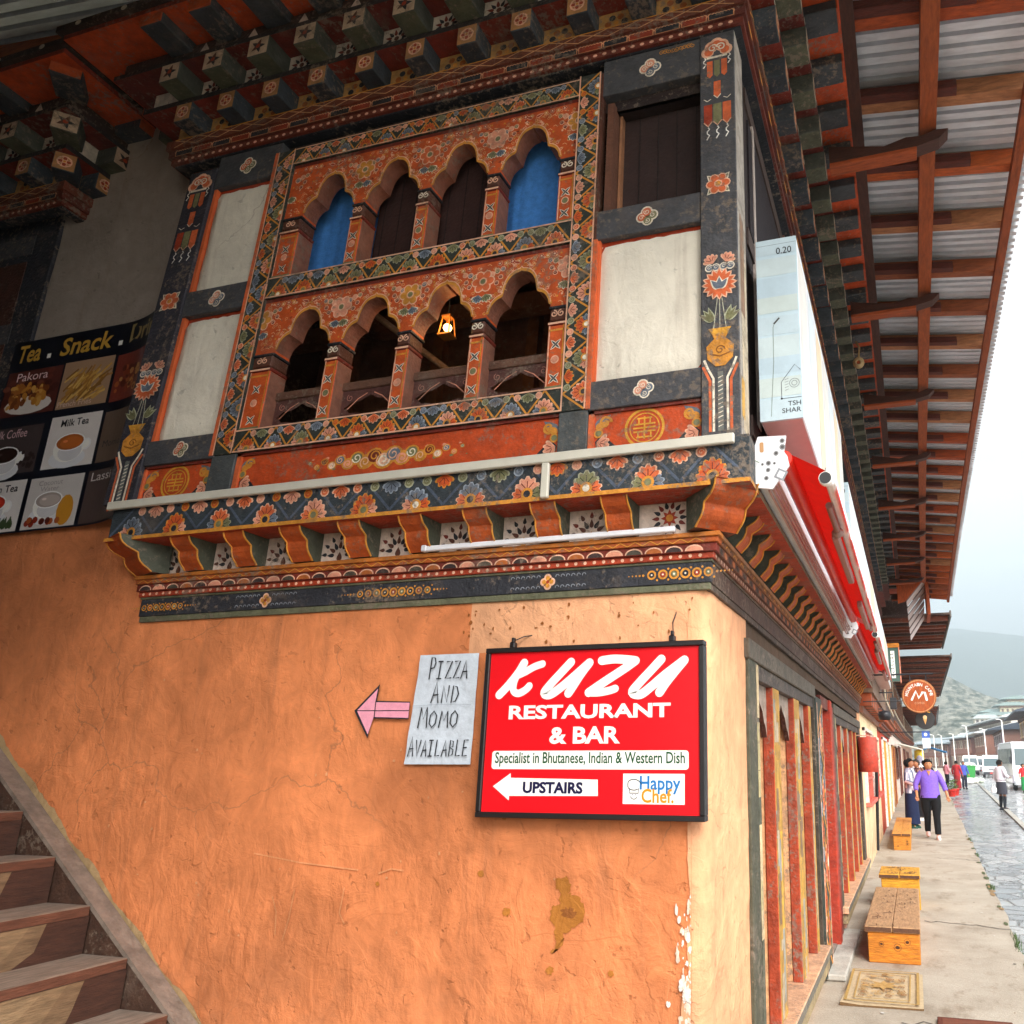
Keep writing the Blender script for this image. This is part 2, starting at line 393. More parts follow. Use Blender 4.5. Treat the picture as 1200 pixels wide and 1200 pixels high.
    def swirl(s, x, y, r, rot, col, lay, w=.22, turns=1.3, flip=1):
        p = [(x + r * (1 - .78 * i / 16) * cos(rot + flip * 2 * pi * turns * i / 16), y + r * (1 - .78 * i / 16) * sin(rot + flip * 2 * pi * turns * i / 16)) for i in range(17)]
        s.rib(p, r * w, col, lay, taper=False)
    def cloud(s, x, y, r, out, fill, core, lay):
        for dx, dy, k in ((-.5, 0, .5), (.5, 0, .5), (0, .42, .55), (0, -.42, .5)):
            s.disc(x + dx * r, y + dy * r, r * k, out, lay + .1 * (dx > 0) + .2 * (dy != 0), n=12)
        for i, (dx, dy, k) in enumerate(((-.5, 0, .5), (.5, 0, .5), (0, .42, .55), (0, -.42, .5))):
            s.disc(x + dx * r, y + dy * r, r * k * .74, (fill, core)[i % 2], lay + 1 + .1 * i, n=11)
            s.swirl(x + dx * r, y + dy * r, r * k * .5, 1.2 * i, out, lay + 2, .25)
    def border(s, L, h, seed=0, edge=PINK, line=OCHRE, big=1.0):
        """zig-zag lattice with blossoms, along u 0..L, v 0..h"""
        rnd = random.Random(seed); s.clip = (.001, h - .001)
        n = max(2, round(L / (h * 1.35 * big))); p = L / n
        cols = [(PINK, TERRA, DRED), (OCHRE, ORANGE, DRED), (hx('a8a88c'), OLIVE, hx('3a3a28')), (hx('9aa4b0'), BLUEG, INK), (PINK, ROSE, DRED)]
        for i in range(n):
            for q in ([(i * p, h * .06), ((i + .5) * p, h * .94)], [((i + .5) * p, h * .94), ((i + 1) * p, h * .06)]):
                s.rib(q, h * .075, line, 1)
        for i in range(n):
            x = (i + .5) * p
            a, b, c_ = (cols[rnd.randrange(5)] for _ in range(3))
            r = min(h * .5, p * .4)
            s.fan(x, h * .16, r * .95, pi / 2, *a, 3); s.fan(x - r * .12, h * .08, r * .8, pi * .93, *b, 2.2); s.fan(x + r * .12, h * .08, r * .8, pi * .07, *c_, 2.6)
            s.disc(x, h * .12, r * .34, OCHRE, 6, n=12); s.disc(x, h * .12, r * .2, rnd.choice((OLIVE, INK, CREAM)), 7, n=10)
            for xx in ((i + 1) * p,):
                if xx > L - p * .3: continue
                d = cols[rnd.randrange(5)]; s.fan(xx, h * .9, r * .8, -pi / 2, *d, 3)
                e = cols[rnd.randrange(5)]
                s.cloudlet(xx - p * .33, h * .78, r * .3, e[0], e[1], 2); s.cloudlet(xx + p * .33, h * .78, r * .3, e[0], e[1], 2)
        if edge:
            s.rect(0, 0, L, h * .07, edge, 9); s.rect(0, h * .93, L, h, edge, 9)
    def cloudlet(s, x, y, r, out, fill, lay):
        s.disc(x, y, r, out, lay, n=9); s.disc(x, y, r * .72, fill, lay + 1, n=9); s.swirl(x, y, r * .5, 0, out, lay + 2, .25, 1)
    def polys(s, polys, x, y, sx, sy, col, lay, shear=0):
        for p in polys: s.poly([(x + (a + shear * b) * sx, y + b * sy) for a, b in p], col, lay)
    def text(s, body, x0, y0, x1, y1, col, lay, bold=0.0, shear=0.0, keep=False):
        """text fitted into the rectangle x0..x1, y0..y1"""
        P, bb = text_polys(body, bold)
        w = bb[2] - bb[0] + abs(shear) * (bb[3] - bb[1]); h = bb[3] - bb[1]
        sx = (x1 - x0) / w; sy = (y1 - y0) / h
        if keep: sx = sy = min(sx, sy)
        ox = (x0 + x1) / 2 - sx * ((bb[0] + bb[2]) / 2 + shear * (bb[1] + bb[3]) / 2); oy = (y0 + y1) / 2 - sy * (bb[1] + bb[3]) / 2
        s.polys(P, ox, oy, sx, sy, col, lay, shear)
_TX = {}
def text_polys(body, bold=0.0):
    if (body, bold) in _TX: return _TX[body, bold]
    cu = bpy.data.curves.new('lettering', 'FONT'); cu.body = body; cu.resolution_u = 3; cu.offset = bold
    ob = bpy.data.objects.new('lettering', cu)
    me = bpy.data.meshes.new_from_object(ob)
    P = [[(me.vertices[i].co.x, me.vertices[i].co.y) for i in f.vertices] for f in me.polygons]
    xs = [p[0] for q in P for p in q]; ys = [p[1] for q in P for p in q]
    bb = (min(xs), min(ys), max(xs), max(ys))
    bpy.data.objects.remove(ob); bpy.data.curves.remove(cu); bpy.data.meshes.remove(me)
    _TX[body, bold] = (P, bb); return P, bb
# hand-lettered capitals as strokes on a 0..1 grid
ST = {'P': [[(.1, 0), (.15, 1), (.6, .97), (.75, .75), (.6, .52), (.12, .48)]], 'I': [[(.3, 0), (.34, 1)], [(.05, 1), (.6, 1)], [(.05, 0), (.6, 0)]],
      'Z': [[(.1, .97), (.8, 1), (.1, 0), (.85, .03)]], 'A': [[(.02, 0), (.45, 1), (.8, 0)], [(.18, .36), (.72, .38)]],
      'N': [[(.1, 0), (.14, 1), (.7, 0), (.75, 1)]], 'D': [[(.1, 0), (.14, 1), (.55, .92), (.8, .5), (.55, .06), (.1, 0)]],
      'M': [[(.05, 0), (.2, 1), (.5, .4), (.8, 1), (.95, 0)]], 'O': [[(.45, 1), (.12, .75), (.1, .25), (.42, 0), (.75, .25), (.77, .75), (.45, 1)]],
      'V': [[(.05, 1), (.4, 0), (.8, 1)]], 'L': [[(.14, 1), (.1, 0), (.7, .03)]], 'B': [[(.1, 0), (.14, 1), (.6, .92), (.62, .6), (.14, .53), (.7, .4), (.66, .08), (.1, 0)]],
      'E': [[(.75, 1), (.14, 1), (.1, 0), (.75, .02)], [(.12, .52), (.6, .54)]]}
def handwrite(art, word, x0, y0, x1, h, w, col, lay):
    n = len(word); adv = (x1 - x0) / n
    for i, ch in enumerate(word):
        k = 1.25 if i == 0 else 1.0
        for st in ST[ch]: art.rib([(x0 + i * adv + a * adv * .92 + b * h * .06, y0 + b * h * k) for a, b in st], w, col, lay, cap=True)
from mathutils import noise as NZ
# ------------------------------------------------------------------ ground
YW, XW = 3.02, -.77          # side wall plane (faces -Y), street wall plane (faces +X)
YB, XS = 2.86, -.565         # upper storey faces
def kerbx(y):                # the street bends gently to the right
    return .74 + .021 * max(0, y - 6) + .0002 * max(0, y - 30) ** 2 * (1 if y < 90 else 1)
def wallx(y): return XW + (.00035 * max(0, y - 24) ** 2)

def ground_mat(name, kind):
    m = bpy.data.materials.new(name); m.use_nodes = True
    t = m.node_tree; n = t.nodes; l = t.links.new; b = n['Principled BSDF']
    g = n.new('ShaderNodeNewGeometry')
    def noise(s, det, ro, sc=(1, 1, 1)):
        mp_ = n.new('ShaderNodeMapping'); mp_.inputs['Scale'].default_value = sc; l(g.outputs['Position'], mp_.inputs['Vector'])
        x = n.new('ShaderNodeTexNoise'); x.inputs['Scale'].default_value = s; x.inputs['Detail'].default_value = det; x.inputs['Roughness'].default_value = ro
        l(mp_.outputs['Vector'], x.inputs['Vector']); return x.outputs['Fac']
    def ramp(v, stops):
        r = n.new('ShaderNodeValToRGB'); e = r.color_ramp.elements
        while len(e) < len(stops): e.new(.5)
        for q, (p, c) in zip(e, stops): q.position = p; q.color = (*c, 1)
        l(v, r.inputs['Fac']); return r.outputs['Color']
    def mixc(f, a, c_, mode='MIX', fac=None):
        k = n.new('ShaderNodeMixRGB'); k.blend_type = mode
        if fac is not None: k.inputs['Fac'].default_value = fac
        else: l(f, k.inputs['Fac'])
        l(a, k.inputs['Color1']); l(c_, k.inputs['Color2']); return k.outputs['Color']
    bp = n.new('ShaderNodeBump'); bp.inputs['Distance'].default_value = .02
    if kind == 'pave':
        base = ramp(noise(1.4, 7, .65), [(.3, (.28, .232, .175)), (.5, (.365, .312, .245)), (.7, (.44, .385, .31))])
        fine = ramp(noise(60, 4, .7), [(.3, (.75, .75, .75)), (.7, (1.1, 1.1, 1.1))])
        c_ = mixc(None, base, fine, 'MULTIPLY', .6)
        st = ramp(noise(2.6, 7, .72, (1, .5, 1)), [(.54, (1, 1, 1)), (.66, (.58, .5, .42))])
        c_ = mixc(None, c_, st, 'MULTIPLY', .8)
        l(c_, b.inputs['Base Color']); b.inputs['Roughness'].default_value = .82
        bp.inputs['Strength'].default_value = .35; l(noise(30, 6, .7), bp.inputs['Height'])
    elif kind == 'road':
        # worn stone setts, wet after rain
        vo = n.new('ShaderNodeTexVoronoi'); vo.feature = 'DISTANCE_TO_EDGE'; vo.inputs['Scale'].default_value = 3.2
        mp_ = n.new('ShaderNodeMapping'); mp_.inputs['Scale'].default_value = (1, .75, 1); l(g.outputs['Position'], mp_.inputs['Vector']); l(mp_.outputs['Vector'], vo.inputs['Vector'])
        vc = n.new('ShaderNodeTexVoronoi'); vc.inputs['Scale'].default_value = 3.2; l(mp_.outputs['Vector'], vc.inputs['Vector'])
        joint = ramp(vo.outputs['Distance'], [(.02, (.45, .43, .4)), (.08, (1, 1, 1))])
        sp = n.new('ShaderNodeSeparateColor'); l(vc.outputs['Color'], sp.inputs['Color'])
        base = ramp(sp.outputs[0], [(0, (.2, .2, .205)), (.5, (.28, .278, .278)), (1, (.37, .362, .352))])
        c_ = mixc(None, base, joint, 'MULTIPLY', 1)
        c_ = mixc(None, c_, ramp(noise(1.1, 6, .6), [(.35, (.75, .75, .76)), (.65, (1.1, 1.08, 1.05))]), 'MULTIPLY', .8)
        l(c_, b.inputs['Base Color'])
        rr = ramp(noise(.9, 6, .65, (1, .7, 1)), [(.42, (.12, .12, .12)), (.66, (.42, .42, .42))]); l(rr, b.inputs['Roughness'])
        bp.inputs['Strength'].default_value = .5; l(joint, bp.inputs['Height'])
    else:
        c_ = ramp(noise(.02, 6, .6), [(.35, (.12, .13, .07)), (.6, (.2, .18, .12))]); l(c_, b.inputs['Base Color']); b.inputs['Roughness'].default_value = .9
        bp.inputs['Strength'].default_value = .2; l(noise(3, 6, .7), bp.inputs['Height'])
    l(bp.outputs['Normal'], b.inputs['Normal'])
    return m

m = MB(); m.poly([(-4000, -3000, -.2), (4000, -3000, -.2), (4000, 5000, -.2), (-4000, 5000, -.2)], (.2, .2, .2))
struct(m.build('ground', ground_mat('bare_earth', 'earth')))
ys = [-4 + i * .25 for i in range(120)] + [26 + i * 2 for i in range(70)]
def jag(y): return kerbx(y) + (NZ.noise((y * 1.3, 3, 0)) * .06 + NZ.noise((y * 4.1, 9, 0)) * .025 if y < 40 else 0)
m = MB()
for a, b in zip(ys, ys[1:]):
    m.poly([(jag(a) - .06, a, -.13), (14 + a * .11, a, -.13), (14 + b * .11, b, -.13), (jag(b) - .06, b, -.13)], (.2, .2, .2))
struct(m.build('road', ground_mat('wet_setts', 'road')))
m = MB()
for a, b in zip(ys, ys[1:]):
    xa, xb = jag(a), jag(b)
    m.poly([(-9.5, a, 0), (xa, a, 0), (xb, b, 0), (-9.5, b, 0)], (.4, .35, .28))
    m.poly([(xa, a, 0), (xa, a, -.16), (xb, b, -.16), (xb, b, 0)], (.3, .26, .2))
struct(m.build('pavement', ground_mat('pavement_concrete', 'pave')))
m = MB(); m.poly([(-9.4, -4.4, .005), (-1.0, -4.4, .005), (-1.1, 1.0, .005), (-.95, 3.05, .005), (-9.4, 3.05, .005)], (.11, .085, .065)); struct(m.build('passage_shade_floor', STONE))  # unseen dark floor added to cut light bouncing up to the eaves
# cracks across the pavement slab, mud line and moss along the kerb
m = MB()
A = Art(m, (0, 0, 0), (1, 0, 0), (0, 1, 0), base=.004)
for y0, x0, x1 in ((9.05, -.02, .86), (14.6, .2, .98), (17.2, -.4, 1.0), (5.7, -.2, .75), (22, .1, 1.0)):
    p = [(x0 + (x1 - x0) * i / 14, y0 + NZ.noise((i * .7, y0, 1)) * .13 - .25 * i / 14) for i in range(15)]
    A.rib(p, .011 + .0006 * y0, (.07, .06, .05), 1)
rnd = random.Random(4)
for i in range(40):
    y = 6.5 + rnd.random() ** 1.5 * 30
    A.disc(jag(y) - .01 - rnd.random() * .03, y, .015 + rnd.random() * .03, hx('8a6f4c') if rnd.random() < .5 else (.07, .085, .03), 2 + i * .05, ry=.06 + rnd.random() * .1, n=9)
rnd = random.Random(21)
for i in range(160):         # grit, chips and small litter, thickest along wall and kerb
    y = 5.4 + rnd.random() ** 1.6 * 22; x = (XW + .05 + abs(rnd.gauss(0, .25))) if rnd.random() < .5 else (jag(y) - .02 - abs(rnd.gauss(0, .22)))
    if x > jag(y) - .01 or x < XW: continue
    r = .004 + .012 * rnd.random() ** 3; n_ = 6
    A.poly([(x + r * (.6 + .6 * rnd.random()) * cos(2 * pi * q / n_), y + r * 1.6 * (.6 + .6 * rnd.random()) * sin(2 * pi * q / n_)) for q in range(n_)], ((.12, .1, .08), (.3, .26, .2), (.5, .47, .42), (.2, .13, .08))[i % 4], 4 + .01 * i)
struct(m.build('pavement_cracks', STONE))
m = MB()     # moss tufts in the kerb joint
rnd = random.Random(9)
for cy_ in (8.1, 8.4, 11.5, 15.2, 18):
    for i in range(60):
        y = cy_ + rnd.gauss(0, .1); x = jag(y) + rnd.gauss(0, .015); a = rnd.random() * 6.28; h = .02 + rnd.random() * .035
        m.poly([(x, y, -.02), (x + .008 * cos(a), y + .008 * sin(a), -.02), (x + .02 * cos(a + 1), y + .02 * sin(a + 1), h)], (.05, .09, .02))
o = m.build('kerb_weeds', LEAF); tag(o, 'small green weeds growing in the kerb joint', 'weeds', kind='stuff')
# far kerb of the road with a low drain edge
m = MB()
for a, b in zip(ys, ys[1:]):
    if a < 20: continue
    xa, xb = 2.62 + .0435 * (a - 24), 2.62 + .0435 * (b - 24)
    for x_, w_, h_ in ((0, .16, .05),):
        m.poly([(xa, a, -.08), (xa + w_, a, -.08), (xb + w_, b, -.08), (xb, b, -.08)], (.34, .32, .28)); m.poly([(xa, a, -.14), (xa, a, -.08), (xb, b, -.08), (xb, b, -.14)], (.22, .2, .18))
struct(m.build('kerb', STONE))

# ------------------------------------------------------------------ the painted house
H = thing('painted_house', 'ochre corner house with painted wooden bay window and tin eaves', 'house', (XW, YW, 0))

def plaster_wall(name, path, z0, z1, ds, material, colfn, parent, amp=.004, seed=0):
    pts = []
    for (a, b) in zip(path, path[1:]):
        n = max(1, round((Vector(b) - Vector(a)).length / ds))
        for i in range(n): pts.append(Vector(a).lerp(Vector(b), i / n))
    pts.append(Vector(path[-1]))
    nz = max(1, round((z1 - z0) / ds)); nrm = []
    for i, p in enumerate(pts):
        d = (pts[min(i + 1, len(pts) - 1)] - pts[max(0, i - 1)]).normalized(); nrm.append(Vector((d.y, -d.x)))
    m = MB(); W_ = nz + 1
    for p, q in zip(pts, nrm):
        for k in range(W_):
            z = z0 + (z1 - z0) * k / nz
            h = NZ.fractal(Vector((p.x * 1.7, p.y * 1.7 + seed, z * 1.7)), 1, 2, 4) * amp * 1.3 + NZ.noise(Vector((p.x * 8, p.y * 8, z * 8 + seed))) * amp * .5
            m.v.append((p.x + q.x * h, p.y + q.y * h, z))
    for i in range(len(pts) - 1):
        for k in range(nz):
            m.f.append((i * W_ + k, (i + 1) * W_ + k, (i + 1) * W_ + k + 1, i * W_ + k + 1))
            c_ = (pts[i] + pts[i + 1]) / 2; m.c.append(colfn(c_.x, c_.y, z0 + (z1 - z0) * (k + .5) / nz)); m.sm.append(True)
    return m, lambda T=None: m.build(name, material, parent, T)

OW = hx('df8754'); OWL = hx('eaab7f'); DUST = hx('b99a70')
def stringer_z(x): return .515 + (-3.03 - x) * .763
def lowcol(x, y, z):
    j = NZ.noise((x * 9, y * 9, z * 9)) * .035 + NZ.noise((x * 30, y, z * 30)) * .015
    if y > YW + .06 or x > -.841: return OWL
    if x > -1.852 + j * .35 and z > 2.03 + j: return OWL
    return OW
path = [(-9, YW), (-5.7, YW), (XW - .07, YW)] + [(XW - .07 + .07 * sin(a), YW + .07 - .07 * cos(a)) for a in (.4, .8, 1.2, 1.57)] + [(XW, 3.78)]
m, fin = plaster_wall('wall', path, -.02, 2.86, .03, OWALL, lowcol, H)
A = Art(m, (0, YW, 0), (1, 0, 0), (0, 0, 1), base=.0055)
def blob(cx_, cz_, r, rz, seed, col, lay, n=26, amp=.5):
    A.poly([(cx_ + r * (1 + amp * NZ.noise((k * .8, seed, 0)) + amp * .6 * NZ.noise((k * 2.3, seed, 5))) * cos(2 * pi * k / n), cz_ + rz * (1 + amp * NZ.noise((k * .8, seed, 0)) + amp * .6 * NZ.noise((k * 2.3, seed, 5))) * sin(2 * pi * k / n)) for k in range(n)], col, lay)
MUD = hx('b8742f'); MUDD = hx('9a5c2a')
def rough(pts, amp=.012, n=5):
    o = []
    for i, p in enumerate(pts):
        q = pts[(i + 1) % len(pts)]
        for k in range(n): x = p[0] + (q[0] - p[0]) * k / n; z = p[1] + (q[1] - p[1]) * k / n; o.append((x + amp * NZ.noise((x * 60, z * 60, 1)) + amp * .7 * NZ.noise((x * 160, z * 160, 4)), z + amp * NZ.noise((x * 60, z * 60, 9)) + amp * .7 * NZ.noise((x * 160, z * 160, 14))))
    return o
A.poly(rough([(-1.385, 1.155), (-1.35, 1.16), (-1.325, 1.13), (-1.335, 1.1), (-1.29, 1.085), (-1.262, 1.05), (-1.268, 1.0), (-1.3, .975), (-1.35, .955), (-1.345, .93), (-1.37, .895), (-1.4, .88), (-1.375, .92), (-1.385, .97), (-1.41, 1.01), (-1.395, 1.05), (-1.372, 1.06), (-1.368, 1.1), (-1.39, 1.12)]), MUD, 1)
blob(-1.33, 1.03, .03, .018, 3, MUDD, 3, 26, .9)
for x, z, r in ((-1.72, 1.156, .014), (-1.596, 1.02, .018), (-1.40, .825, .016), (-1.63, 1.37, .01), (-2.2, 1.1, .01), (-1.15, .83, .012)): blob(x, z, r, r * .9, x * 7, MUD, 1)
rnd = random.Random(12)
for i in range(55):          # flakes and pits: dark specks near the top of the wall, white scuffs by the corner
    if i < 30: blob(-1.9 + rnd.random() * 1.08, 2.08 + rnd.random() * .17, .003 + rnd.random() * .006, .003 + rnd.random() * .006, i, MUDD, 1 + i * .02, 8)
    else: blob(-4.2 + rnd.random() * 3, .6 + rnd.random() * 1.5, .003 + rnd.random() * .004, .003 + rnd.random() * .005, i, hx('e0a070'), 1 + i * .02, 8)
for i in range(60):          # knocked-off paint by the corner: ragged white flakes
    z = 1.13 - (rnd.random() ** .8) * .5 + (.1 * rnd.random() if i % 9 == 0 else 0); x = min(-.838, -.852 + rnd.gauss(0, .018) - (.06 * rnd.random() if rnd.random() < .12 else 0))
    r = .003 + .011 * rnd.random() ** 2.2
    blob(x - r, z, r * .7, r * (1 + 1.2 * rnd.random()), i * 3.7, (hx('f3e9de'), hx('efd9c2'))[i % 3 == 0], 2 + i * .03, 11, .9)
ed = [(-.8385, -.02)] + [(-.8385, 2.2)] + [(-.85 - .016 * NZ.noise((z_ * 5, 1, 1)) - .012 * NZ.noise((z_ * 19, 4, 1)) - (.02 if NZ.noise((z_ * 2.2, 7, 7)) > .2 else 0), z_) for z_ in [2.2 - .03 * q for q in range(75)]]
for p, q in zip(ed[2:], ed[3:]): A.poly([p, q, (-.8385, q[1]), (-.8385, p[1])], OWL, 1)
top = []; bot = []
for k in range(150):         # mortar smear along the top of the stair string
    x = -2.2 - k * .02; h = .02 + .03 * (NZ.noise((x * 6, 0, 4)) + .6) + .014 * NZ.noise((x * 31, 2, 4)); top.append((x, stringer_z(x) + max(.004, h)))
for p, q in zip(top, top[1:]): A.poly([(p[0], stringer_z(p[0]) - .05), (q[0], stringer_z(q[0]) - .05), q, p], DUST, 1)
for pts in ([(-2.72, 1.03), (-2.69, .97), (-2.68, .88)], [(-2.61, 1.06), (-2.62, .95), (-2.64, .86)], [(-2.36, 1.08), (-2.37, .98), (-2.34, .94)], [(-2.85, 1.2), (-2.6, 1.17), (-2.3, 1.15)], [(-2.2, 1.14), (-2.14, 1.16), (-2.08, 1.155)]):
    A.rib(pts, .006, hx('e39a68'), 1)
fin()
# upper mud wall between the bays, and the plain back of the passage side
m, fin = plaster_wall('upper_wall', [(-5.6, YW), (-3.8, YW)], 2.86, 5.7, .06, GWALL, lambda x, y, z: hx('a3958a'), H, .006, 5); fin()
m = MB(); m.box(-9, -8.8, -3.5, 3.0, 0, 7, hx('6b5a4a')); m.build('passage_end_wall', GWALL, H)

# ---- carved bay
def TP(x, y, z):
    return (x - .02 * (x + .9) * (z - 2.8), y, z) if z > 2.8 and x < -.9 else (x, y, z)
YF = 2.845
m = MB()
DK = hx('2a1c19')
m.box(-3.9, -.62, 2.9, 4.6, 2.78, 2.84, DK)
m.box(-3.9, -.62, 2.93, 4.6, 4.98, 5.02, DK)
m.box(-3.9, -.62, 3.96, 4.0, 2.84, 4.98, hx('7a5544')); [m.box(-3.6 + .7 * k, -3.52 + .7 * k, 3.9, 3.9599, 2.84, 4.9, hx('8a5a3c')) for k in range(5)]; m.box(-3.86, -.7, 3.5, 3.6, 4.1, 4.2, hx('6a4632')); m.tube([(-2.9, 3.3, 4.1), (-2.2, 3.4, 3.55)], .02, hx('a08a78'), 6); m.box(-3.9, -3.87, 3.05, 4.56, 2.84, 4.98, hx('3a2620'))
m.box(-3.88, -.62, 2.895, 2.915, 4.7, 4.98, DK)
bay = m.build('bay_window', PAINTX, H, TP)
def sub(mb, name, mt=PAINT, T=TP, label=None): return mb.build(name, mt, bay, T, label)
def FA(mb, x, z, y=YF): return Art(mb, (x, y, z), (1, 0, 0), (0, 0, 1))

# corner posts
def post_art(A, w, sc=1.0):
    c_ = w / 2
    def cap(z):
        for dx, dz, r in ((-.045, 0, .032), (.045, 0, .032), (-.025, .03, .035), (.025, .03, .035), (0, .045, .035)): A.disc(c_ + dx, z + dz, r, PINK, 1 + .1 * abs(dx * 10) + dz * 3, n=12)
        for dx, dz, r in ((-.04, 0, .022), (.04, 0, .022), (-.022, .028, .025), (.022, .028, .025), (0, .04, .024)): A.disc(c_ + dx, z + dz, r, TERRA, 2 + .1 * abs(dx * 10) + dz * 3, n=10)
        A.swirl(c_ - .02, z + .02, .024, 0, CREAM, 4, .3); A.swirl(c_ + .02, z + .02, .024, 3, CREAM, 4.2, .3, flip=-1)
        A.rib([(c_ - .05, z - .035), (c_ + .05, z - .035)], .012, CREAM, 3)
    cap(2.0)
    for i, (dx, col) in enumerate(((-.035, TERRA), (0, OLIVE), (.035, TERRA))):
        A.poly([(c_ + dx - .014, 1.945), (c_ + dx + .014, 1.945), (c_ + dx + .014, 1.86), (c_ + dx, 1.845), (c_ + dx - .014, 1.86)], col, 1 + .1 * i)
    def wig(x, z, h): A.rib([(x + .007 * sin(i * 1.9), z - h * i / 6) for i in range(7)], .006, WHITE, 3)
    for x in (c_ - .06, c_ + .06): wig(x, 1.97, .06)
    A.poly([(c_ - .017, 1.82), (c_ + .017, 1.82), (c_ + .017, 1.74), (c_, 1.72), (c_ - .017, 1.74)], TERRA, 1); A.rib([(c_ - .017, 1.74), (c_, 1.72), (c_ + .017, 1.74)], .005, CREAM, 3)
    for s_ in (-1, 1): A.rib([(c_ + s_ * .03, 1.72), (c_ + s_ * .048, 1.71), (c_ + s_ * .065, 1.725)], .004, CREAM, 3)
    for i, (dx, col) in enumerate(((-.045, RED), (0, OLIVE), (.045, TERRA))):
        A.poly([(c_ + dx - .02, 1.69), (c_ + dx + .02, 1.69), (c_ + dx + .02, 1.59), (c_ + dx, 1.565), (c_ + dx - .02, 1.59)], col, 1 + .1 * i)
        A.rib([(c_ + dx - .02, 1.59), (c_ + dx, 1.565), (c_ + dx + .02, 1.59)], .006, PINK, 3); wig(c_ + dx, 1.56, .07)
    # square blossom
    z = 1.24
    for k in range(4): A.petal(c_, z, .075, .05, pi / 4 + k * pi / 2, CREAM, 1 + .1 * k); A.petal(c_, z, .066, .038, pi / 4 + k * pi / 2, OLIVE, 2 + .1 * k)
    A.flower(c_, z, .055, 6, PINK, TERRA, OCHRE, 4)
    # lotus over a golden vase
    z = .72
    for s_ in (-1, 1): A.fan(c_ + s_ * .03, z + .11, .05, pi / 2 - s_ * .5, PINK, ROSE, DRED, 1 + s_ * .2)
    for dx in (-.045, -.015, .02, .05): A.cloudlet(c_ + dx, z + .085, .02, CREAM, BLUEG, 3)
    for k in range(16): A.petal(c_, z, .08, .034, 2 * pi * k / 16, PINK, 5 + .15 * (k % 2) + .01 * k, sharp=1.2)
    for k in range(16): A.petal(c_, z, .072, .022, 2 * pi * k / 16, TERRA, 6 + .15 * (k % 2) + .01 * k, sharp=1.2)
    for a in (pi / 2, pi / 2 - .7, pi / 2 + .7): A.petal(c_, z - .025, .065, .036, a, CREAM, 8 + .1 * a); A.petal(c_, z - .023, .055, .026, a, BLUEG, 9 + .1 * a)
    for dx in (-.02, 0, .02): A.rib([(c_ + dx * .5, z - .07), (c_ + dx * 1.4, .5)], .004, hx('b8b6a0'), 1)
    for s_ in (-1, 1):
        for a in (.4, .9, 1.4): A.petal(c_ + s_ * .03, .54, .075, .03, pi / 2 - s_ * a * .7, hx('b9bb9c'), 2 + a); A.petal(c_ + s_ * .03, .54, .066, .02, pi / 2 - s_ * a * .7, OLIVE, 3 + a)
    A.poly([(c_ - .045, .5), (c_ + .045, .5), (c_ + .025, .455), (c_ + .06, .42), (c_ + .055, .36), (c_ + .02, .325), (c_ - .02, .325), (c_ - .055, .36), (c_ - .06, .42), (c_ - .025, .455)], OCHRE, 5)
    A.poly([(c_ - .05, .505), (c_ + .05, .505), (c_ + .034, .475), (c_ - .034, .475)], GOLD, 6); A.rib([(c_ - .045, .385), (c_, .37), (c_ + .045, .385)], .006, hx('8a5216'), 7); A.swirl(c_, .4, .022, 0, hx('8a5216'), 7, .22)
    for s_ in (-1, 1):
        A.rib([(c_ + s_ * .07, .36), (c_ + s_ * .055, .32), (c_ + s_ * .03, .27), (c_ + s_ * .03, .03)], .01, CREAM, 2)
        A.rib([(c_ + s_ * .075, .33), (c_ + s_ * .045, .26), (c_ + s_ * .045, .03)], .012, TERRA, 1)
    A.rect(c_ - .012, .03, c_ + .012, .3, hx('6b6f6a'), 2)
    for k in range(12): A.rib([(c_ - .01, .05 + k * .02), (c_ + .01, .058 + k * .02)], .004, CREAM, 3)
m = MB(); m.box(-.747, -.578, 2.838, 3.02, 2.862, 4.972, SLATE, .004, cols={'x+': hx('a79c90')}); post_art(Art(m, (-.747, 2.838, 2.862), (1, 0, 0), (0, 0, 1)), .169)
A = Art(m, (-.578, 2.84, 2.862), (0, 1, 0), (0, 0, 1)); A.rect(.05, .05, .16, .9, hx('c9b79a'), .5); A.rect(.02, .1, .08, .28, hx('d3a048'), 1); A.rect(.04, .6, .12, 1.1, hx('8d6b52'), 1.5)
sub(m, 'corner_post', PAINTX)
m = MB(); m.box(-3.96, -3.762, 2.838, 3.02, 2.862, 4.9, hx('34323a'), .004); post_art(Art(m, (-3.96, 2.838, 2.80), (1.18, 0, 0), (0, 0, 1)), .168); sub(m, 'corner_post', PAINTX)

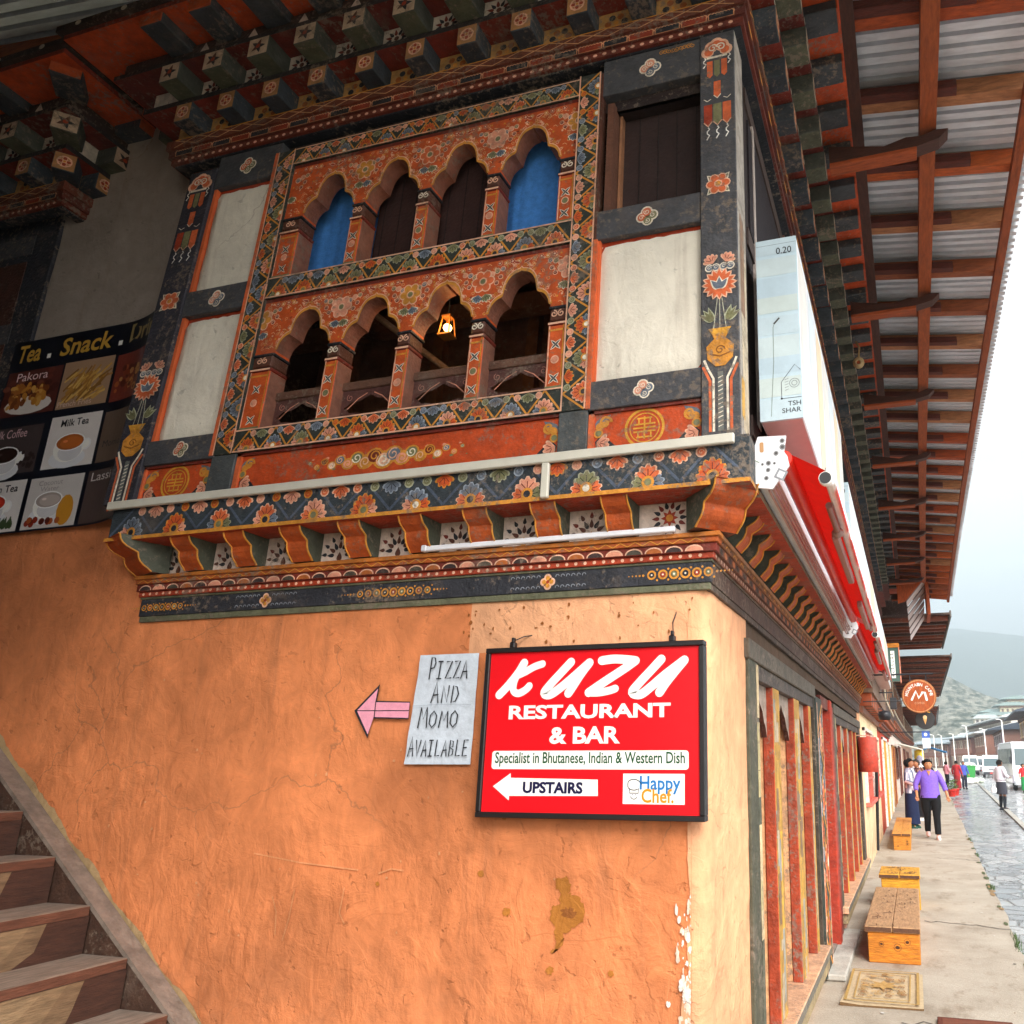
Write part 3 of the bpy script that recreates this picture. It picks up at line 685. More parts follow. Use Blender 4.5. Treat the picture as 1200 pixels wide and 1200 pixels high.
# horizontal beams with a cloud flower
def beam(x0, x1, z0, z1, seed):
    m = MB(); m.box(x0, x1, 2.846, 2.9, z0, z1, SLATE, .003)
    A = FA(m, (x0 + x1) / 2, (z0 + z1) / 2, 2.846); A.at(0, 0, .1 * seed, 1).cloud(0, 0, min(.06, (z1 - z0) * .36), CREAM, (ROSE, TERRA)[seed % 2], (BLUEG, OLIVE)[seed % 2], 1)
    if z0 > 4.5 and x0 > -2:
        for k in range(9): A.swirl(.06 + k * .02, .075, .014, k, OCHRE, 1, .25)
    sub(m, 'beam')
for s_, (x0, x1) in enumerate(((-1.262, -.748), (-3.76, -3.302))):
    for k, (z0, z1) in enumerate(((4.76, 4.974), (3.93, 4.085), (3.063, 3.2))): beam(x0, x1, z0, z1, k + s_)
    # lime-plaster infills with a red-lead edge
    for z0, z1 in (((3.2, 3.93),) if s_ == 0 else ((3.2, 3.93), (4.085, 4.76))):
        m = MB(); rx = .028 if s_ else .012
        pw, ph = 14, 16; X0, X1, Z0, Z1 = x0, x1, z0, z1
        m.box(x0, x1, 2.88, 2.92, z0, z1, RED)
        g = [[(X0 + (X1 - X0) * i / pw + (rx if i == 0 else 0) + (.006 * NZ.noise((j, z0, s_)) if i in (0, pw) else 0), 2.868 + .004 * NZ.noise((i * .6, j * .6, z0)) + (.012 if i in (0, pw) or j in (0, ph) else 0), Z0 + (Z1 - Z0 - .02) * j / ph + (.008 * NZ.noise((i * .9, z0, 2)) if j == ph else 0)) for j in range(ph + 1)] for i in range(pw + 1)]
        m.mesh([p for r_ in g for p in r_], [(i * (ph + 1) + j, (i + 1) * (ph + 1) + j, (i + 1) * (ph + 1) + j + 1, i * (ph + 1) + j + 1) for i in range(pw) for j in range(ph)], hx('efe6d4'), True)
        m.box(x0, x0 + .02, 2.856, 2.88, z0, z1, TERRA)
        sub(m, 'infill_panel', WWALL)
# dark boarded opening beside the right post
m = MB(); m.box(-1.262, -.748, 2.97, 3.0, 4.085, 4.76, hx('33211d'))
for k in range(5): m.box(-1.2 + k * .1, -1.196 + k * .1, 2.966, 2.97, 4.09, 4.7, hx('1d1310'))
m.box(-1.235, -1.2, 2.86, 2.97, 4.085, 4.72, hx('6a4433')); m.box(-1.195, -1.182, 2.93, 2.968, 4.085, 4.72, hx('9a6a4a')); m.box(-1.235, -.75, 2.9, 2.968, 4.7, 4.758, hx('251815'))
sub(m, 'boarded_opening', DARKP)

# carved frame with flower borders
X0, X1, Z0, Z1 = -3.31, -1.272, 3.073, 4.9
fw = .122
m = MB(); G0 = hx('30352f')
m.box(X0, X0 + fw, YF, 2.93, Z0, Z1, G0); m.box(X1 - fw, X1, YF, 2.93, Z0, 4.915, G0)
m.box(X0 + fw, X1 - fw, YF + .002, 2.93, Z0, Z0 + fw, G0); m.box(X0 + fw, X1 - fw, YF + .002, 2.93, 3.945, 4.07, G0); m.box(X0 + fw, X1 - fw, YF + .002, 2.93, 4.795, Z1, G0)
Art(m, (X0 + fw, YF, Z0), (0, 0, 1), (-1, 0, 0)).border(Z1 - Z0, fw, 1)
Art(m, (X1, YF, Z0), (0, 0, 1), (-1, 0, 0)).border(4.915 - Z0, fw, 2)
for z, h, sd in ((Z0, fw, 3), (3.945, .125, 4), (4.795, .105, 5)): Art(m, (X0 + fw, YF + .002, z), (1, 0, 0), (0, 0, 1)).border(X1 - X0 - 2 * fw, h, sd)
m.box(X0 - .022, X0, YF - .004, 2.93, Z0, 4.9, TERRA); m.box(X1, X1 + .02, YF - .004, 2.93, 3.07, 3.93, TERRA); m.box(X1, X1 + .012, YF - .004, 2.9, 3.93, 4.9, BROWN)
sub(m, 'window_frame')
# eight arched lights
def arch_z(t, zs, zm, za):
    a = abs(t)
    if a < .56: return zm + (za - zm) * (max(0, 1 - (a / .565) ** 2.4)) ** .5 + max(0, .05 - a) * .22
    return zs + (zm - zs) * .97 * (max(0, 1 - ((a - .5) / .505) ** 2.2)) ** .5
def arched(xc, hw, xl, xr, z0, zs, zm, za, z1, seed):
    m = MB(); N = 44; DP = .095; y = YF + .014
    ts = [-1 + 2 * i / N for i in range(N + 1)]
    pz = [(xc + t * hw, arch_z(t, zs, zm, za)) for t in ts]
    for (xa, za_), (xb, zb) in zip(pz, pz[1:]):
        m.poly([(xa, y, za_), (xb, y, zb), (xb, y, z1), (xa, y, z1)], ORANGE)
        m.poly([(xa, y, za_), (xa, y + DP, za_), (xb, y + DP, zb), (xb, y, zb)], hx('8a5644'))
        m.poly([(xa, y + DP, za_), (xa, y + DP, z1), (xb, y + DP, z1), (xb, y + DP, zb)], DK)
    for s_, xe in ((-1, xl), (1, xr)):
        xs = xc + s_ * hw
        m.box(xs, xe, y, y + DP, zs - .0, z1, ORANGE)
    m.poly([(xl, y, z1), (xr, y, z1), (xr, y + DP, z1), (xl, y + DP, z1)], DK)
    A = Art(m, (0, y, 0), (1, 0, 0), (0, 0, 1))
    A.rib([(p, q + .008) for p, q in pz], .017, OCHRE, 1)
    A.rib([(p, q + .018) for p, q in pz], .005, PINK, 2)
    A.rect(xl, z1 - .02, xr, z1, DRED, 1)
    r = random.Random(seed)
    zf = (zm + z1) / 2 - .01
    for s_, xe in ((-1, xl), (1, xr)):
        px_ = xe + (-s_ * .005)
        A.flower(xe, zf, .062, 6, PINK, (TERRA, OCHRE, ROSE)[(seed + (s_ > 0)) % 3], OLIVE, 3 + (0 if s_ < 0 else .05)) if s_ > 0 or seed % 4 == 0 else None
        for k in range(3):
            xx = xe - s_ * (.045 + .03 * k); zz = zf + (.03, .045, .052)[k]
            A.cloudlet(xx, zz, .019 - .002 * k, PINK, (BLUEG, ROSE, OLIVE)[(k + seed) % 3], 2 + .1 * k)
        A.fan(xe - s_ * .02, zf - .075, .045, -pi / 2 - s_ * .2, CREAM, OLIVE if seed % 2 else BLUEG, INK, 2.6)
        for k in range(2): A.cloudlet(xe - s_ * (.075 + .02 * k), zf - .02 + .03 * k, .014, PINK, DRED, 2.3 + k * .1)
    for k in range(150):             # dense gilded filigree over the whole board
        px_ = xl + .012 + r.random() * (xr - xl - .024); lim = arch_z(max(-1, min(1, (px_ - xc) / hw)), zs, zm, za) + .03
        if abs(px_ - xc) > hw: lim = zs + .02
        pz_ = zs + .02 + r.random() * (z1 - .03 - zs - .02)
        if pz_ < lim: continue
        q = k % 4
        if q == 0: A.swirl(px_, pz_, .011, r.random() * 6, hx('e8b07a'), .35 + .004 * k, .2, 1.2, 1 if k % 8 else -1)
        elif q == 1: A.petal(px_, pz_, .02, .009, r.random() * 6.28, (hx('d8925c'), hx('8a3418'))[k % 8 == 1], .2 + .004 * k)
        elif q == 2: A.disc(px_, pz_, .006, (OCHRE, PINK)[k % 8 == 2], .3 + .004 * k, n=7)
        else: A.rib([(px_, pz_), (px_ + .012, pz_ + .008 * r.random()), (px_ + .024, pz_ - .006)], .003, hx('f0c090'), .25 + .004 * k)
    for s_, xe in ((-1, xl), (1, xr)):
        for k in range(9):           # curling leaves that follow the arch
            t = .98 - k * .11; px_ = xc + s_ * hw * t; pz_ = arch_z(t, zs, zm, za) + .034 + .008 * (k % 2)
            if pz_ > z1 - .028: continue
            A.swirl(px_, pz_, .012, k * 1.3 + seed, (PINK, hx('e8b090'), OCHRE)[k % 3], 1.4 + .02 * k, .26, 1.2, s_)
            if k % 2: A.petal(px_, pz_, .026, .012, k * .8 + (0 if s_ > 0 else pi), (PINK, hx('c98a70'))[k % 4 == 1], 1.1 + .02 * k)
        for k in range(5): A.petal(xe - s_ * (.01 + .012 * k), zf - .115 + .004 * k, .028, .013, pi / 2 - s_ * (.3 + .35 * k), (hx('d8a080'), OLIVE, PINK)[k % 3], 2.2 + .05 * k)
        for k in range(4): A.flower(xe - s_ * (.085 + .035 * k), z1 - .038 - .004 * (k % 2), .014, 5, PINK, (RED, OCHRE)[k % 2], CREAM, 1.5 + .05 * k)
    for s_ in (-1, 1):
        A.petal(xc + s_ * .01, z1 - .055, .05, .02, pi / 2 - s_ * 1.2, PINK, 2); A.petal(xc + s_ * .012, z1 - .055, .04, .012, pi / 2 - s_ * 1.2, RED, 3)
    return sub(m, 'arched_window')
def column(x0, x1, z0, z1, plain=0):
    m = MB(); y = YF + .006; w = x1 - x0; c_ = w / 2
    m.box(x0, x1, y, y + .11, z0, z1 - .1, ORANGE, .004, cols={'x+': hx('8a5a48'), 'x-': hx('8a5a48')})
    m.box(x0 - .003, x1 + .004, y - .005, y + .11, z1 - .1, z1 - .082, DRED, .004, cols={'y-': PINK})
    m.box(x0 + .004, x1 - .004, y, y + .11, z1 - .075, z1 - .012, BROWN, .006)
    m.box(x0 - .001, x1 + .003, y - .003, y + .11, z1 - .012, z1 + .001, INK, .002)
    A = Art(m, (x0, y, z0), (1, 0, 0), (0, 0, 1)); h = z1 - .1 - z0
    A.rect(.006, 0, .012, h, PINK, 1); A.rect(w - .012, 0, w - .006, h, OCHRE, 1)
    for zz in (.05, h - .1):
        for k in range(4): A.petal(c_, zz, .036, .016, pi / 4 + k * pi / 2, CREAM, 2 + .1 * k); A.petal(c_, zz, .031, .009, pi / 4 + k * pi / 2, SLATE, 3 + .1 * k)
    A.disc(c_, h * .45, .021, PINK, 2); A.disc(c_, h * .45, .016, (OLIVE, ROSE)[plain % 2], 3)
    for s_ in (-1, 1):
        A.swirl(c_ + s_ * .018, h + .06, .018, pi / 2, (CREAM, PINK)[plain % 2], 2, .35, flip=s_)
    A.rect(.004, h - .03, w - .004, h - .02, OCHRE, 1); A.rect(.004, .0, w - .004, .012, OLIVE, 4)
    sub(m, 'column')
R_ = [-1.484 - .413 * i for i in range(4)]; HW = .168
SILLS = []
for row, (z0, zs, zm, za, z1) in enumerate(((4.07, 4.44, 4.545, 4.675, 4.795), (3.195, 3.615, 3.72, 3.842, 3.945))):
    for i, r_ in enumerate(R_):
        xc = r_ - HW
        xl = xc - .2065 if i < 3 else X0 + fw; xr = xc + .2065 if i > 0 else X1 - fw
        arched(xc, HW, xl, xr, z0, zs, zm, za, z1, i + row)
        column(r_, (r_ + .077) if i > 0 else X1 - fw - .001, z0, zs, i + row)
        if i == 3: column(X0 + fw + .001, xc - HW, z0, zs, 1)
        SILLS.append((xc, z0, row, i))
# dark inside shutters of two upper lights, carved rails of the four lower ones
for i in (1, 2):
    xc = R_[i] - HW; m = MB(); m.box(xc - .2, xc + .2, 3.0, 3.02, 4.07, 4.79, hx('3a221e'))
    for k in range(4): m.box(xc - .16 + k * .1, xc - .156 + k * .1, 2.996, 3.0, 4.07, 4.7, hx('241512'))
    sub(m, 'inside_shutter', DARKP)
for i in range(4):
    xc = R_[i] - HW; m = MB()
    m.box(xc - HW - .01, xc + HW + .01, 2.915, 2.96, 3.375, 3.42, hx('6b4a3a'), .004)
    y = 2.925
    N = 16
    for k in range(N):          # board with a cusped hole
        t0, t1 = -1 + 2 * k / N, -1 + 2 * (k + 1) / N
        def hole(t): return max(0, .062 * (1 - abs(t) ** 1.4) - .016 * abs(sin(t * 5))) if abs(t) < .8 else 0
        xa, xb = xc + t0 * HW * 1.05, xc + t1 * HW * 1.05; zc = 3.28; ha, hb = hole(t0), hole(t1)
        m.poly([(xa, y, 3.195), (xb, y, 3.195), (xb, y, zc - hb), (xa, y, zc - ha)], hx('5a3630')); m.poly([(xa, y, zc + ha), (xb, y, zc + hb), (xb, y, 3.376), (xa, y, 3.376)], hx('5a3630'))
    A = FA(m, xc, 3.28, y)
    for s_ in (-1, 1):
        A.swirl(s_ * .1, -.06, .022, 0, ROSE, 1, .2, flip=s_); A.swirl(s_ * .12, .055, .02, 2, hx('b07a6a'), 1, .2, flip=-s_); A.rib([(s_ * .13, -.01), (s_ * .07, .045), (s_ * .02, .07)], .005, ROSE, 1)
    sub(m, 'balustrade', PAINTX)

# painted panels under the windows
def shou(A, r):
    A.ring(0, 0, r, r * .14, GOLD, 2, 28); A.ring(0, 0, r * .78, r * .06, GOLD, 2, 28)
    for dz in (.52, .2, 0, -.2, -.5):
        w = sqrt(max(0, .68 ** 2 - dz * dz)) * r * .9; A.rect(-w, dz * r - r * .045, w, dz * r + r * .045, GOLD, 2.2)
    for s_ in (-1, 1):
        A.rect(s_ * r * .3 - r * .04, r * .22, s_ * r * .3 + r * .04, r * .5, GOLD, 2.4); A.rect(s_ * r * .34 - r * .04, -r * .5, s_ * r * .34 + r * .04, -r * .2, GOLD, 2.4)
    A.rect(-r * .045, -r * .6, r * .045, r * .62, GOLD, 2.6)
def corner_fl(A, x, s_, h):
    A.swirl(x + s_ * .045, h * .72, .03, 0, OCHRE, 3, .4, flip=s_); A.petal(x, h * .62, .09, .045, pi / 2 - s_ * .9, BLUEG, 1); A.petal(x, h * .6, .075, .035, pi / 2 - s_ * 1.15, OCHRE, 2)
    A.petal(x, h * .3, .1, .055, -s_ * .3 + (pi if s_ < 0 else 0), INK, 1.4); A.fan(x + s_ * .012, h * .28, .06, (0 if s_ > 0 else pi) - s_ * .35, PINK, ROSE, DRED, 2.5); A.disc(x + s_ * .015, h * .48, .022, OCHRE, 5); A.disc(x + s_ * .015, h * .48, .014, OLIVE, 6)
for x0, x1, kind in ((-1.262, -.75, 1), (-3.775, -3.32, 1), (-3.165, -1.402, 0)):
    m = MB(); z0 = 2.862; z1 = 3.063 if kind else 3.072
    m.box(x0, x1, 2.872, 2.92, z0, z1, hx('c24a1c')); m.box(x0, x0 + .025, 2.86, 2.872, z0, z1, TERRA); m.box(x0, x1, 2.86, 2.872, z1 - .014, z1, DRED)
    A = FA(m, x0, z0, 2.872); L = x1 - x0; h = z1 - z0
    corner_fl(A, .03, 1, h); corner_fl(A, L - .01, -1, h)
    if kind: shou(A.at(L * .5, h * .5), .085)
    else:
        B_ = A.at(L / 2 - .02, h * .5)
        cols = [PINK, BLUEG, ROSE, OLIVE, OCHRE, DRED]
        for k in range(-9, 10):
            r = .058 * (1 - abs(k) / 11.5); x = k * .052 * (1 - abs(k) * .012); z = .012 * (1 if k % 2 else -1)
            B_.disc(x, z, r * .95, OCHRE, 1 + .02 * (k + 9), ry=r * .8, n=12); B_.disc(x, z, r * .72, cols[k % 6], 2 + .02 * (k + 9), ry=r * .6, n=12); B_.swirl(x, z, r * .6, k, (CREAM, PINK, OCHRE)[k % 3], 3.5, .22, flip=1 if k % 2 else -1)
            B_.petal(x + (.02 if k > 0 else -.02), z * -2.4, r, r * .5, 0 if k > 0 else pi, (ROSE, OLIVE)[k % 2], .6 + .01 * (k + 9))
    sub(m, 'painted_panel')
for x0, x1 in ((-1.402, -1.264), (-3.318, -3.168)):
    m = MB(); m.box(x0, x1, 2.85, 2.93, 2.862, 3.072, hx('4d5050'), .003); sub(m, 'post_foot')

# frieze below the bay, front and street side
m = MB()
m.box(-3.85, -.545, 2.825, 3.0, 2.673, 2.862, hx('343b40')); m.box(-3.86, -.54, 2.812, 2.99, 2.655, 2.673, OCHRE, cols={'z-': RED})
m.box(-.76, -.545, 3.0, 12.2, 2.673, 2.862, hx('5c4a3c')); m.box(-.75, -.535, 2.992, 12.2, 2.645, 2.6728, hx('8a755c'), cols={'z-': RED})
A = Art(m, (-3.84, 2.825, 2.675), (1, 0, 0), (0, 0, 1)); A.border(3.28, .165, 11, edge=None, line=hx('4e5868'), big=1.25)
rnd = random.Random(3)
A = Art(m, (-.545, 3.0, 2.675), (0, 1, 0), (0, 0, 1))
for k in range(60): A.rect(k * .15 + rnd.random() * .05, .02 + rnd.random() * .05, k * .15 + .1 + rnd.random() * .1, .06 + rnd.random() * .1, (hx('b9a88c'), hx('6d5540'), hx('8b6a44'))[k % 3], .5 + .02 * (k % 5))
fr = m.build('frieze', PAINTX, H)
# carved brackets
def bracket_prof():
    p = [(0, 0), (.052, 0)]
    p += [(.052 + .05 * sin(a), .008 + .072 * (1 - cos(a)) / 1.0 * .55 + .036 * a / 1.57) for a in (.3, .6, .9, 1.2, 1.57)]
    z1 = p[-1][1]
    p += [(.104, z1 + .004)] + [(.104 + .062 * sin(a), z1 + .01 + .058 * (1 - cos(a)) + .012 * a / 1.57) for a in (.3, .6, .9, 1.2, 1.57)]
    p += [(.172, .166), (0, .166)]
    return p
BP = bracket_prof()
def bracket_mesh(w, rx=1.0, wear=0):
    m = MB(); n = len(BP)
    cols = []
    for i in range(n):
        cols.append(hx('b5511f') if 1 <= i < n - 2 else BROWN)
    f = lambda p, q, t: (t, -p * rx, q)
    m.prism(BP, f, -w / 2, w / 2, ORANGE, hx('4c4f41'), cols=cols)
    for s_ in (-1, 1):       # ochre bead along both edges
        m.tube([(s_ * w / 2, -p * rx - .002, q) for p, q in BP[1:-1]], .0045, OCHRE, 5)
    return m
def corner_bracket():
    return bracket_mesh(.2, 1.414)
proto = bracket_mesh(.115).build('bracket', PAINT, fr)
def place(o, x, y, z, rz, parent, first=False):
    c_ = o if first else o.copy()
    if not first: C.objects.link(c_)
    c_.parent = parent; c_.location = Vector((x, y, z)) - wl(parent); c_.rotation_euler = (0, 0, rz); return c_
bb0 = wl(proto)               # centre of the unplaced mesh
def bplace(o, x, y, z, rz, first=False):
    off = Vector((0, -.086, 0)); off.rotate(Matrix.Rotation(rz, 3, 'Z')); return place(o, x + off.x, y + off.y, z, rz, fr, first)
for i in range(8): bplace(proto, -3.40 + .325 * i, YW - .022, 2.507, 0, i == 0)
for i in range(29): bplace(proto, XW + .022, 3.3 + .3 * i, 2.507, pi / 2)
cb = corner_bracket().build('corner_bracket', PAINT, fr)
for k, (x, y, rz) in enumerate(((XW - .0, YW - .0, pi / 4), (-3.70, YW - .0, -pi / 4 * .5))):
    off = Vector((0, -.12, 0)); off.rotate(Matrix.Rotation(rz, 3, 'Z')); place(cb, x + off.x, y + off.y, 2.507, rz, fr, k == 0)
# boards between the brackets, with ink-petal flowers
m = MB()
m.box(-3.76, XW + .01, 3.0, 3.03, 2.505, 2.66, hx('d9c4b4')); m.box(XW - .02, XW + .012, 3.03, 12.2, 2.505, 2.66, hx('2b211c'))
rnd = random.Random(5)
for i in range(9):
    xc = -3.2375 + .325 * (i - 1) if i < 9 else 0
    if i == 8: xc = -.93
    A = Art(m, (xc, 3.0, 2.515), (1, 0, 0), (0, 0, 1))
    if i < 8:
        for k in range(7):
            a = pi * (k + .0) / 6
            A.petal(cos(a) * .03, .03 + sin(a) * .03, .042, .02, a, (INK, BROWN)[k % 2], 1 + .05 * k); A.petal(cos(a) * .072, .035 + sin(a) * .068, .032, .018, a, (BROWN, DRED)[k % 2] if i % 3 else INK, 1 + .05 * k)
        A.petal(0, .0, .045, .03, pi / 2, OCHRE if i > 5 else BROWN, 2)
    else:
        for k in range(14):
            a = 2 * pi * k / 14; A.petal(cos(a) * .045, .075 + sin(a) * .04, .035, .018, a, (INK, DRED)[k % 2], 1 + .05 * k)
        for k in range(8): A.petal(0, .075, .04, .02, 2 * pi * k / 8, RED, 2 + .05 * k)
        A.disc(0, .075, .016, OCHRE, 4)
m.build('bracket_board', PAINT, fr)
# moulded wall plate: green fillets, dark band with beads, dotted roll, lobes, lattice
m = MB()
XL = -3.764
def course(z0, z1, o, col, cs=None):
    m.box(XL - o * .3, XW + o, YW - o, YW + .01, z0, z1, col, .002); m.box(XW - .01, XW + o - .0005, YW + .0105, 12.2, z0, z1, cs or col, .002)
course(2.273, 2.302, .014, hx('66664e'), hx('4a3a30')); course(2.302, 2.389, .02, hx('2f3036'), hx('4a352a')); course(2.389, 2.4, .026, hx('66664e'), hx('5a4636'))
course(2.4, 2.426, .036, hx('a83c1e'), hx('7a4a34')); course(2.426, 2.462, .05, DRED, hx('6a4030')); course(2.462, 2.485, .06, hx('a4501e'), hx('8a5638')); course(2.485, 2.5045, .07, hx('b56a26'), hx('9a6a44'))
A = Art(m, (XL, YW - .02, 2.302), (1, 0, 0), (0, 0, 1)); L = XW - XL
for c_, k in ((.5, 0), (1.49, 1), (2.27, 0), (2.93, 1)):
    pass
for x in (.12, .3):
    pass
def beads(x0, n, r0):
    for k in range(n):
        t = k - (n - 1) / 2; r = r0 * (1 - .06 * abs(t)); x = x0 + t * r0 * 2.05
        A.ring(x, .043, r * .8, r * .4, OCHRE, 1, 12); A.disc(x, .043, r * .5, (INK, RED, OLIVE)[k % 3], 1.5); A.disc(x, .043, r * .2, CREAM, 2, n=6)
        for s_ in (-1, 1): A.disc(x + r0, .043 + s_ * r0 * .95, r * .24, OCHRE, 1, n=6)
    for k in range(5):
        for s_ in (-1, 1): A.disc(x0 + s_ * (n * r0 * 1.03 + .012 + k * .016), .043, .006 - .0008 * k, OCHRE, 1, n=6)
def blossoms(x):
    for dx, dz in ((-.018, 0), (.018, 0), (0, .018), (0, -.018)): A.disc(x + dx, .043 + dz, .018, PINK, 2 + dx + dz)
    for dx, dz in ((-.017, 0), (.017, 0), (0, .017), (0, -.017)): A.disc(x + dx, .043 + dz, .011, OCHRE, 3 + dx + dz, n=8)
    A.disc(x, .043, .008, RED, 4, n=8)
    for s_ in (-1, 1):
        for k in range(6):
            for zz in (.018, .066): A.ring(x + s_ * (.045 + .025 * k), zz, .008, .004, hx('868a92'), 1, 6, 0, 3.6)
beads(.14, 7, .019); blossoms(.78); beads(1.5, 9, .022); blossoms(2.28); beads(2.88, 6, .024)
A = Art(m, (XL, YW - .036, 2.4), (1, 0, 0), (0, 0, 1)); n = 70
for k in range(n): A.disc(L * (k + .5) / n, .013, .008, PINK, 1, n=8)
A = Art(m, (XL, YW - .05, 2.426), (1, 0, 0), (0, 0, 1)); n = 34
for k in range(n):
    x = L * (k + .5) / n; col = (hx('3a2a28'), ROSE, hx('4a4236'), hx('b0602a'))[k % 4]
    A.poly([(x + .04 * cos(a), .004 + .027 * sin(a)) for a in [pi * q / 8 for q in range(9)]], PINK, 1); A.poly([(x + .034 * cos(a), .004 + .021 * sin(a)) for a in [pi * q / 8 for q in range(9)]], col, 2)
A = Art(m, (XL, YW - .06, 2.462), (1, 0, 0), (0, 0, 1))
for k in range(45): A.rib([(L * k / 45, .002), (L * (k + .5) / 45, .02), (L * (k + 1) / 45, .002)], .004, OCHRE, 1)
A = Art(m, (XW + .036, YW, 2.4), (0, 1, 0), (0, 0, 1))
for k in range(150): A.disc(.05 * k, .013, .009, hx('d8a890'), 1, n=6)
A = Art(m, (XW + .05, YW, 2.426), (0, 1, 0), (0, 0, 1))
for k in range(110): A.disc(.08 * k + .04, .016, .03, (hx('38281f'), hx('b5683a'))[k % 2], 1, ry=.016, n=8)
A = Art(m, (XW + .06, YW, 2.462), (0, 1, 0), (0, 0, 1))
for k in range(120): A.rib([(k * .075, .002), (k * .075 + .037, .02), (k * .075 + .075, .002)], .006, (hx('4a2c20'), OCHRE)[k % 2], 1)
m.build('wall_plate', PAINTX, H)
# ------------------------------------------------------------------ stepped cornice under the eaves (bay and street side)
YEND = 19.6
def cornice(name, xl, xr, yf, street, leftret, Tf=None):
    m = MB(); xs = xr
    def course(o, z0, z1, col, cz=None, back=.0):
        c_ = {'z-': cz} if cz else None
        m.box(xl - o * leftret, xs + o, yf - o, yf + .04, z0, z1, col, 0, c_)
        if street: m.box(xs - .04, xs + o - .0006, yf + .0405, YEND, z0 + .0006, z1 - .0006, col, 0, c_)
        else: m.box(xs - .04, xs + o - .0006, yf + .0405, YW + .02, z0 + .0006, z1 - .0006, col, 0, c_)
        if leftret: m.box(xl - o + .0006, xl + .04, yf + .0405, YW + .02, z0 + .0006, z1 - .0006, col, 0, c_)
    course(.02, 4.974, 4.985, INK); course(.036, 4.985, 5.02, hx('6e2c1c')); course(.05, 5.02, 5.072, hx('5c261a')); course(.064, 5.072, 5.13, hx('6c3422'))
    course(.03, 5.13, 5.262, hx('b98a4e')); course(.165, 5.262, 5.296, hx('2a2423'), hx('7c2a1a'))
    course(.135, 5.296, 5.425, hx('d2c4b4')); course(.285, 5.425, 5.456, hx('2a2423'), hx('66241a'))
    course(.255, 5.456, 5.56, hx('3a2a24')); course(.47, 5.588, 5.62, hx('7a2a16'), hx('c04a1c')); course(.5, 5.62, 5.66, hx('33251f'))
    # front painting
    L = xr - xl
    A = Art(m, (xl, yf - .036, 4.985), (1, 0, 0), (0, 0, 1)); n = round(L / .05)
    for k in range(n): A.disc(L * (k + .5) / n, .017, .012, PINK, 1, ry=.009, n=8)
    A = Art(m, (xl, yf - .05, 5.02), (1, 0, 0), (0, 0, 1)); n = round(L / .135)
    for k in range(n):
        x = L * (k + .5) / n; w = L / n
        A.rect(x - w * .48, .004, x + w * .48, .03, hx('c98a5c'), 1)
        for q in range(7): A.disc(x + (q - 3) * w * .135, .032, w * .1, hx('d89a70'), 1.2 + .03 * q, ry=.014, n=8)
        A.rect(x - w * .44, .007, x + w * .44, .028, (INK, hx('8c3018'))[k % 2], 2)
        for q in range(7): A.disc(x + (q - 3) * w * .125, .03, w * .075, (INK, hx('8c3018'))[k % 2], 2.2 + .03 * q, ry=.011, n=8)
    A = Art(m, (xl, yf - .064, 5.072), (1, 0, 0), (0, 0, 1)); n = round(L / .16)
    for k in range(n):
        for q in ([(L * k / n, .004), (L * (k + 1) / n, .054)], [(L * k / n, .054), (L * (k + 1) / n, .004)]): A.rib(q, .005, hx('d09a6a'), 1)
    A.rect(0, .052, L, .058, OCHRE, 2)
    A = Art(m, (xl, yf - .03, 5.13), (1, 0, 0), (0, 0, 1)); n = round(L / .31)
    for k in range(n):
        x = L * (k + 1) / n
        for q in range(6): A.disc(x + .045 * cos(q * pi / 3), .06 + .04 * sin(q * pi / 3), .019, (INK, hx('a0561f'))[(q + k) % 2], 1, n=8)
        A.disc(x, .06, .014, OCHRE, 2, n=8)
    A = Art(m, (xl, yf - .135, 5.3), (1, 0, 0), (0, 0, 1))
    for k in range(n):
        x = L * (k + 1) / n
        for q in range(11): A.petal(x + .03 * cos(2 * pi * q / 11), .05 + .02 * sin(2 * pi * q / 11), .045, .02, 2 * pi * q / 11, (INK, DRED)[q % 2], 1 + .03 * q)
        A.disc(x, .05, .016, BROWN, 2, n=8)
    A = Art(m, (xl, yf - .255, 5.456), (1, 0, 0), (0, 0, 1)); n3 = round(L / .345)
    for k in range(n3):
        x = L * (k + 1) / n3; A.poly([(x - .055, .004), (x + .055, .004), (x, .1)], hx('cdb8a8'), 1)
    for o, z in ((.5, 5.64),):
        A = Art(m, (xl - .5, yf - o, z), (1, 0, 0), (0, 0, 1)); n = round((L + 1) / .345)
        for k in range(n): A.disc((L + 1) * (k + .5) / n, 0, .022, hx('c8b6a2'), 1, ry=.018, n=10)
    if street:
        for o, z, zz in ((.165, 5.279, .3), (.285, 5.44, .3), (.5, 5.64, .3)):
            A = Art(m, (xs + o, yf, z), (0, 1, 0), (0, 0, 1)); n = 58
            for k in range(n): A.disc(k * .28 + .15, 0, .024, hx('d8c2ae'), 1, ry=.013, n=8)
        A = Art(m, (xs + .064, yf, 5.072), (0, 1, 0), (0, 0, 1)); rn = random.Random(3)
        for k in range(90): A.rib([(k * .14, .004), (k * .14 + .07, .05), (k * .14 + .14, .004)], .012, (OCHRE, hx('c2561e'))[k % 2], 1); A.rect(k * .14, .052, k * .14 + .1, .058, hx('e2b070'), 2)
        A = Art(m, (xs + .05, yf, 5.02), (0, 1, 0), (0, 0, 1))
        for k in range(90): A.disc(k * .14 + .07, .022, .055, (OCHRE, INK)[k % 2], 1, ry=.018, n=10)
    o = m.build(name, PAINTX, H, Tf)
